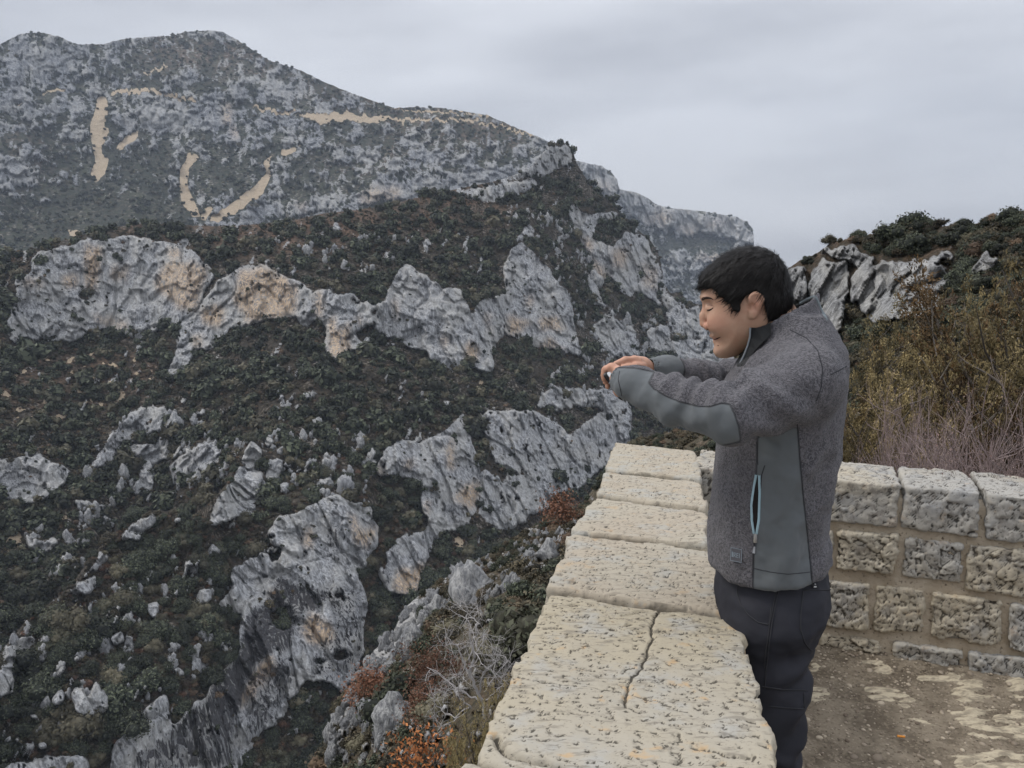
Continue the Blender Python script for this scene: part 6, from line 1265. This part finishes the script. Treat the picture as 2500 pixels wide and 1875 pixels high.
ribbon('mole', bh, [c4(1023, 957), c4(1033, 961)], 0.003, plain('mole_skin', (0.10, 0.045, 0.035)), 0.0004, 0.0004, 5, ([0, .5, 1], [.0008, .0028, .0008]), par=body_o)

# ---- phone: a thing of its own, held in both hands
phone = tag(empty('phone', tuple(toworld(pc[None])[0])), 'black phone held up level in both hands', 'phone'); pw = toworld(pc[None])[0]
fx = toworld((pc+pdn)[None])[0]-pw; fb = PL.copy(); fn = toworld((pc+pnrm)[None])[0]-pw
def slab_mesh(name, hx_, hb_, hn_, z0, mat, par, r=0.009, seg=5):
    out = []
    for cx, cy, a0 in ((1, 1, 0), (-1, 1, 90), (-1, -1, 180), (1, -1, 270)):
        for k in range(seg+1):
            a = math.radians(a0+90*k/seg); out.append((cx*(hx_-r)+r*math.cos(a), cy*(hb_-r)+r*math.sin(a)))
    V = []; m_ = len(out); prof = [(0, 0.0012), (0.0012, 0.0), (2*hn_-0.0012, 0.0), (2*hn_, 0.0012)]
    for zz_, ins in prof:
        for x, y in out: V.append(fx*(x*(1-ins/hx_))+fb*(y*(1-ins/hb_))+fn*(z0-hn_+zz_))
    F = [list(range(m_))[::-1], list(range(3*m_, 4*m_))]
    for j in range(3):
        for i in range(m_): F.append([j*m_+i, j*m_+(i+1) % m_, (j+1)*m_+(i+1) % m_, (j+1)*m_+i])
    me = bpy.data.meshes.new(name); me.from_pydata([tuple(v) for v in V], [], F); me.materials.append(mat); ob = bpy.data.objects.new(name, me); ROOT.objects.link(ob); ob.parent = par; return ob
slab_mesh('phone_body', PHW/2, (ph_b1-ph_b0)/2, 0.0045, 0.0, m_black, phone)
ts = NT('lit_screen'); ts.b.inputs['Emission Color'].default_value = (0.8, 0.87, 0.95, 1); ts.b.inputs['Emission Strength'].default_value = 0.55; ts.done((0.05, 0.05, 0.055), None, 0.15)
slab_mesh('screen', PHW/2-0.003, (ph_b1-ph_b0)/2-0.005, 0.0004, 0.0051, ts.m, phone, r=0.006)
# ================================================================== PLANTS CLOSE TO THE LOOKOUT
def tube(pts, rad, sides=5):
    """tapered tube through points -> verts, quads"""
    pts = np.asarray(pts, float); n = len(pts); rad = np.interp(np.linspace(0, 1, n), np.linspace(0, 1, len(rad)), rad); V = []; up = np.array([0.3, 0.2, 1.0])
    for i in range(n):
        t = pts[min(i+1, n-1)]-pts[max(i-1, 0)]; t /= np.linalg.norm(t)+1e-9; a = np.cross(t, up); 
        if np.linalg.norm(a) < 1e-3: a = np.cross(t, [1, 0, 0])
        a /= np.linalg.norm(a); b = np.cross(t, a)
        for k in range(sides): V.append(pts[i]+rad[i]*(math.cos(6.2832*k/sides)*a+math.sin(6.2832*k/sides)*b))
    F = [(i*sides+k, i*sides+(k+1) % sides, (i+1)*sides+(k+1) % sides, (i+1)*sides+k) for i in range(n-1) for k in range(sides)]
    return np.array(V), np.array(F)
class Acc:
    def __init__(s): s.V = []; s.F = []; s.n = 0; s.t = []
    def add(s, V, F, tint=0.5): s.V.append(V); s.F.append(F+s.n); s.n += len(V); s.t.append(np.full(len(V), tint) if np.isscalar(tint) else tint)
    def obj(s, name, mat, parent=None, smooth=True): return mesh_np(name, np.concatenate(s.V), np.concatenate(s.F), mat, parent, smooth=smooth, attrs={'tint': np.concatenate(s.t)})
def wiggle(p, d, L, n, rs, bend=0.25, lift=0.0):
    pts = [np.array(p, float)]; d = np.array(d, float)/np.linalg.norm(d)
    for i in range(n):
        d = d+rs.normal(0, bend, 3)*0.5+np.array([0, 0, lift]); d /= np.linalg.norm(d); pts.append(pts[-1]+d*L/n)
    return np.array(pts), d
def twig_tree(acc, tips, p, d, L, r, level, rs, kids=(4, 3, 3), bend=0.25, lift=0.02, ratio=0.62, spread=0.7):
    pts, dd = wiggle(p, d, L, 6, rs, bend, lift); acc.add(*tube(pts, [r, r*0.55], 5 if level == 0 else 4), rs.random()); tips.append(pts[-1])
    if level >= len(kids): return
    for k in range(kids[level]):
        f = rs.uniform(0.3, 1.0); q = pts[int(f*6)] if f < 1 else pts[-1]; nd = (pts[min(int(f*6)+1, 6)]-pts[int(f*6)-1] if int(f*6) > 0 else dd); nd = nd/np.linalg.norm(nd)+rs.normal(0, spread, 3)
        twig_tree(acc, tips, q, nd, L*ratio*rs.uniform(0.7, 1.2), r*0.55, level+1, rs, kids, bend, lift, ratio, spread)
m_twig = foliage_material('bare_pinkish_twigs', (0.13, 0.095, 0.090), (0.27, 0.210, 0.200), (0.19, 0.15, 0.14))
m_bud = foliage_material('dry_bud_tips', (0.22, 0.13, 0.11), (0.34, 0.27, 0.24), (0.25, 0.18, 0.15))
m_bark = foliage_material('grey_bark', (0.07, 0.058, 0.048), (0.15, 0.13, 0.11), (0.12, 0.10, 0.085))
m_jun = foliage_material('olive_gold_juniper', (0.030, 0.025, 0.012), (0.32, 0.245, 0.115), (0.23, 0.19, 0.095))
m_jun_d = foliage_material('rusty_juniper', (0.025, 0.018, 0.010), (0.22, 0.135, 0.060), (0.15, 0.115, 0.06))

def juniper(seed, n=21000):
    """unit-height shrub: trunk, limbs, and thousands of scale-leaf sprays on the limbs' ends"""
    rs = np.random.default_rng(seed); wood = Acc(); pts_all = []
    for i in range(11):
        a = rs.uniform(0, 6.28); p, _ = wiggle((0, 0, 0), (0.75*math.cos(a)*rs.random(), 0.75*math.sin(a)*rs.random(), 1), rs.uniform(0.55, 0.95), 8, rs, 0.16, 0.03)
        wood.add(*tube(p, [0.022, 0.005], 6), rs.random()); pts_all.append(p)
        for k in range(7):
            j = rs.integers(2, 9); b = rs.uniform(0, 6.28); q, _ = wiggle(p[j], (math.cos(b), math.sin(b), 0.7), rs.uniform(0.12, 0.30), 5, rs, 0.2, 0.08); wood.add(*tube(q, [0.007, 0.002], 4), rs.random()); pts_all.append(q)
    base = np.concatenate([q[len(q)//2-1:] for q in pts_all]); nsp = 520; c = base[rs.choice(len(base), nsp)]+rs.normal(0, 0.050, (nsp, 3))
    lean = c*np.array([1, 1, 0.0])*1.1+np.array([0, 0, 0.55])+rs.normal(0, 0.35, (nsp, 3)); lean /= np.linalg.norm(lean, axis=1, keepdims=True); ln = rs.uniform(0.05, 0.11, nsp)
    k = rs.integers(0, nsp, n); t = rs.random(n); C = c[k]+lean[k]*(t*ln[k])[:, None]+rs.normal(0, 1, (n, 3))*(0.020*(1-0.65*t))[:, None]; C[:, 2] = np.maximum(C[:, 2], 0.01)
    ax = lean[k]+rs.normal(0, 0.45, (n, 3)); ax /= np.linalg.norm(ax, axis=1, keepdims=True); sd_ = np.cross(ax, rs.normal(size=(n, 3))); sd_ /= np.linalg.norm(sd_, axis=1, keepdims=True)
    L = rs.uniform(0.006, 0.013, (n, 1)); w = L*0.36
    V = np.stack([C-ax*L, C+sd_*w, C+ax*L, C-sd_*w], 1).reshape(-1, 3); F = np.arange(4*n).reshape(n, 4); ts_ = np.clip(rs.random(nsp)[k]*0.55+t*0.35+rs.normal(0, .1, n), 0, 1)
    return wood, (V, F, np.repeat(ts_, 4))
def make_juniper(seed, mat):
    wood, (V, F, t) = juniper(seed); e = empty('juniper_shrub'); wood.obj('trunk', m_bark, e); mesh_np('crown', V, F, mat, e, smooth=False, attrs={'tint': t}); return e
def copy_tree(o, parent=None):
    c = o.copy(); ROOT.objects.link(c); c.parent = parent
    for ch in o.children: copy_tree(ch, c)
    return c
def place(o, px, py_top, r, half_px, base_z, label, cat, group, zrot, uni=0.0, hk=1.0):
    """stand a unit-height plant at distance r so that it reaches photograph height py_top"""
    d = raydir(np.array(float(px)), np.array(float(py_top))); t = r/math.hypot(d[0], d[1]); x, y, zt_ = d[0]*t, d[1]*t, CAMZ+d[2]*t; H = (zt_-base_z)/hk; w = half_px*r/FPX/0.42
    o.location = (x, y, base_z); w = max(w, H*uni); o.scale = (w, w, H); o.rotation_euler = (0, 0, zrot); return tag(o, label, cat, group)
protoJ = [make_juniper(31, m_jun), make_juniper(32, m_jun), make_juniper(33, m_jun_d)]
usedJ = [False]*3
def use(protos, used, i):
    if not used[i]: used[i] = True; return protos[i]
    return copy_tree(protos[i])
JL = [(2120, 800, 7.4, 95, 0, 'olive gold juniper shrub nearest the person behind the stone wall'), (2195, 745, 8.6, 90, 1, 'pale golden juniper shrub below the grey knoll cliffs'), (2275, 700, 9.4, 100, 0, 'tall olive juniper rising behind the bare twigs, right of the knoll cliffs'),
      (2360, 640, 10.0, 110, 1, 'broad olive juniper behind the wall, below the tall rusty one'), (2468, 545, 9.0, 95, 2, 'tall rusty brown juniper at the right edge of the photo'), (2590, 500, 8.0, 120, 1, 'olive juniper cut by the right edge, behind the tall rusty one'),
      (2215, 880, 6.2, 95, 1, 'low juniper shrub with dark gaps behind the second capstone'), (2330, 830, 6.8, 105, 0, 'olive juniper half hidden by pinkish bare twigs'), (2440, 760, 6.6, 105, 1, 'dense olive juniper at right behind the thickest bare twigs'), (2110, 960, 6.0, 70, 0, 'short dark olive juniper close beside the jacket'), (2540, 800, 6.0, 110, 2, 'rusty juniper low at the right edge behind the wall'), (2060, 900, 9.0, 60, 2, 'rusty juniper partly hidden by the jacket')]
for i, (px, top, r, hw_, v, lb) in enumerate(JL): place(use(protoJ, usedJ, v), px, top, r, hw_, -0.25-0.05*r, lb, 'shrub', 'junipers behind the wall', i*1.3, 0.72, 1.17)

def make_bare(seed, stems=11):
    rs = np.random.default_rng(seed); a = Acc(); tips = []
    for i in range(stems):
        an = rs.uniform(0, 6.28); twig_tree(a, tips, (0.08*math.cos(an)*rs.random(), 0.08*math.sin(an)*rs.random(), 0), (0.55*math.cos(an), 0.55*math.sin(an), 1.0), rs.uniform(0.5, 0.8), 0.0048, 0, rs, (5, 3, 2), 0.22, 0.03, 0.55, 0.55)
    e = empty('bare_shrub'); a.obj('stems', m_twig, e)
    T = np.array(tips); V, F = leaf_quads(T, rs.normal(size=T.shape)+np.array([0, 0, .4]), rs.uniform(0.004, 0.007, len(T)), rs); mesh_np('buds', V, F, m_bud, e, smooth=False, attrs={'tint': np.repeat(rs.random(len(T)), 4)})['kind'] = 'stuff'
    return e
protoB = [make_bare(51), make_bare(52), make_bare(53)]; usedB = [False]*3
BL = [(2075, 1075, 4.6, 70, 0, 'low pinkish bare shrub just right of the jacket'), (2150, 1040, 4.5, 70, 1, 'low bare shrub with buds above the leftmost visible capstone joint'), (2225, 1000, 4.5, 80, 2, 'bare pinkish shrub above the middle of the stone wall'), (2290, 930, 4.8, 90, 0, 'tall bare shrub with long pinkish stems left of the densest twigs'), (2370, 880, 4.4, 110, 1, 'dense bare pinkish shrub behind the right part of the wall'), (2450, 850, 4.3, 110, 2, 'large tangled bare shrub at the right edge of the photo'),
      (2530, 860, 4.2, 110, 0, 'bare tangled shrub running off the right edge of the photo'), (2330, 1010, 4.1, 90, 2, 'thick low bare shrub close behind the right capstones'), (2420, 980, 4.0, 100, 0, 'low thicket of bare twigs hugging the wall at right'), (2200, 880, 5.6, 45, 1, 'single tall thin bare shrub with reddish tips before the junipers')]
for i, (px, top, r, hw_, v, lb) in enumerate(BL): place(use(protoB, usedB, v), px, top, r, hw_*1.25, 0.15, lb, 'shrub', 'bare shrubs behind the wall', i*2.1)

# ---- dead white tree clinging below the parapet
tw = NT('bleached_dead_wood'); _n = tw.noise(tw.coords((1, 1, .3)), 60, 3, .6); m_dead = tw.done(tw.mix(_n, (0.27, 0.25, 0.24), (0.50, 0.475, 0.46)), tw.bump(_n, .003, .6))
def r7(x, y): return 600+x*0.31646, 1375+y*0.31646
rsd = np.random.default_rng(8)
def dead_pt(x, y, r): d = raydir(*[np.array(float(q)) for q in r7(x, y)]); t = r/math.hypot(d[0], d[1]); return np.array([d[0]*t, d[1]*t, CAMZ+d[2]*t])
RD = 7.6; dead = empty('dead_tree', tuple(dead_pt(1845, 1150, RD))); tag(dead, 'bleached white dead tree with bare forked branches below the parapet', 'tree'); DL = np.array(dead.location)
limbs = [([(1850, 1180), (1830, 1080), (1790, 1000), (1740, 880), (1738, 800), (1762, 700), (1745, 620), (1778, 550), (1776, 480)], .020, .009), ([(1776, 480), (1795, 468), (1760, 425), (1700, 422), (1640, 402)], .008, .003), ([(1762, 425), (1792, 370), (1770, 320)], .006, .002), ([(1700, 422), (1720, 370)], .004, .002), ([(1740, 880), (1692, 800), (1665, 710), (1635, 640), (1600, 615), (1560, 568)], .013, .003), ([(1635, 640), (1670, 620), (1695, 662)], .006, .002), ([(1600, 615), (1560, 630), (1520, 640)], .004, .002), ([(1745, 620), (1728, 540), (1745, 530)], .006, .003),
         ([(1770, 640), (1800, 585), (1842, 525), (1830, 600), (1822, 720)], .006, .002), ([(1762, 690), (1800, 660), (1840, 560)], .005, .002), ([(1800, 1000), (1830, 860), (1880, 800), (1960, 740), (1945, 705), (1840, 708)], .010, .003), ([(1880, 800), (1960, 880), (2010, 850)], .005, .002), ([(1830, 860), (1850, 800), (1900, 830), (1980, 940)], .006, .002), ([(1790, 1060), (1700, 1010), (1600, 950), (1520, 870), (1400, 805)], .009, .003), ([(1740, 1120), (1650, 1040), (1640, 900), (1660, 840)], .007, .002), ([(1720, 1110), (1620, 1180), (1540, 1160), (1450, 1080), (1420, 930)], .008, .002), ([(1700, 1150), (1600, 1210), (1540, 1240), (1480, 1290)], .006, .002), ([(1840, 1000), (1900, 900), (1990, 800), (2020, 760)], .006, .002), ([(1850, 1060), (1930, 980), (2000, 930)], .006, .002), ([(1690, 1010), (1640, 960), (1600, 1000)], .005, .002), ([(1700, 900), (1670, 860), (1620, 850)], .004, .002)]
for i, (pl, r0, r1) in enumerate(limbs):
    off = rsd.uniform(-.25, .25) if i else 0; n = len(pl); P_ = np.array([dead_pt(x, y, RD+off*k/(n-1)) for k, (x, y) in enumerate(pl)]); fine_ = np.stack([np.interp(np.linspace(0, n-1, (n-1)*4+1), np.arange(n), P_[:, k]) for k in range(3)], -1); fine_ += rsd.normal(0, .006, fine_.shape)
    a = Acc(); a.add(*tube(fine_-DL, [r0, r1], 6)); tips = []
    for k in range(3 if i in (0, 1, 4, 8) else 8):
        j = rsd.integers(len(fine_)//2, len(fine_)); twig_tree(a, tips, fine_[j]-DL, rsd.normal(0, 1, 3)+np.array([0, 0, .3]), rsd.uniform(.10, .28), r1*1.1, 1, rsd, (0, 3, 2), 0.35, 0.0, 0.6, 0.8)
    a.obj('trunk' if i == 0 else 'branch', m_dead, dead)

# ---- leafy plants below the parapet: copper oak saplings, an olive shrub by the wall
m_cop = foliage_material('copper_leaves', (0.10, 0.045, 0.026), (0.25, 0.125, 0.078), (0.19, 0.10, 0.065)); m_org = foliage_material('orange_autumn_leaves', (0.13, 0.045, 0.016), (0.31, 0.125, 0.045), (0.22, 0.095, 0.035))
def sapling(name, P0, H, Wd, nleaf, lsize, mat, seed, label, up=0.4):
    rs = np.random.default_rng(seed); e = empty(name, tuple(P0)); tag(e, label, 'shrub'); a = Acc(); tips = []
    for i in range(5): twig_tree(a, tips, (0, 0, 0), (rs.normal(0, .35), rs.normal(0, .35), 1), H*0.6, 0.012*H, 0, rs, (4, 3), 0.22, 0.03, 0.6, 0.55)
    a.obj('stems', m_bark, e); T = np.array(tips); C = T[rs.integers(0, len(T), nleaf)]+rs.normal(0, 1, (nleaf, 3))*np.array([Wd, Wd, Wd])*0.16; N = rs.normal(size=C.shape)+np.array([0, 0, up]); V, F = leaf_quads(C, N, lsize*rs.uniform(.6, 1.3, nleaf), rs, 0.55)
    mesh_np('leaves', V, F, mat, e, smooth=False, attrs={'tint': np.repeat(rs.random(nleaf), 4)}); return e
def ept(x, y, dr=1.0):
    i = int(np.clip(round((x-shE.xs[0])/shE.step), 0, len(shE.xs)-1)); j = int(np.clip(round((y-shE.ys[0])/shE.step), 0, len(shE.ys)-1)); return shE.P[j, i].copy()
sapling('copper_oak', ept(1068, 1712), 1.15, 0.75, 2600, 0.026, m_cop, 61, 'copper brown leafed oak sapling left of the dead white tree'); sapling('copper_oak', ept(905, 1708), 1.0, 0.9, 1500, 0.045, m_cop, 62, 'small rusty pink oak sapling at the lip of the slope above the dark gorge')
sapling('copper_oak', ept(1372, 1292), 2.4, 3.4, 1800, 0.10, m_cop, 63, 'copper brown shrubs where the slope meets the parapet capstones'); sapling('copper_oak', ept(1060, 1760), 0.8, 0.6, 1200, 0.022, m_cop, 64, 'dull copper sapling under the dead tree, above the orange leaves')
b0 = dead_pt(1430, 1700, 6.0); sapling('orange_sapling', b0, 0.62, 0.42, 620, 0.020, m_org, 65, 'bright orange autumn leafed sapling at the bottom of the photo')
ol = copy_tree(protoJ[0]); place(ol, 1172, 1700, 4.6, 62, -2.05, 'olive green juniper pressed against the parapet below the dead tree', 'shrub', None, 0.7, 0.45)
if 'group' in ol: del ol['group']
ol2 = copy_tree(protoJ[1]); place(ol2, 1120, 1800, 4.9, 45, -2.3, 'short olive juniper left of the parapet near the bottom edge', 'shrub', None, 1.9, 0.45)
if 'group' in ol2: del ol2['group']
# ------------------------------------------------------------------ the air between
hz = bpy.data.materials.new('haze'); hz.use_nodes = True; ht = hz.node_tree; ht.nodes.clear()
ho = ht.nodes.new('ShaderNodeOutputMaterial'); hv = ht.nodes.new('ShaderNodeVolumePrincipled')
hv.inputs['Color'].default_value = (0.74, 0.84, 1.0, 1); hv.inputs['Density'].default_value = 0.000085; hv.inputs['Anisotropy'].default_value = 0.0
ht.links.new(hv.outputs[0], ho.inputs['Volume'])
_hx0, _hx1, _hy0, _hy1, _hz0, _hz1 = -3200, 2700, -400, 3900, -421.5, 760
hb = mesh_np('haze', [(x, y, z) for z in (_hz0, _hz1) for y in (_hy0, _hy1) for x in (_hx0, _hx1)], [(0, 2, 3, 1), (4, 5, 7, 6), (0, 1, 5, 4), (2, 6, 7, 3), (0, 4, 6, 2), (1, 3, 7, 5)], hz, smooth=False)
tag(hb, kind='stuff')
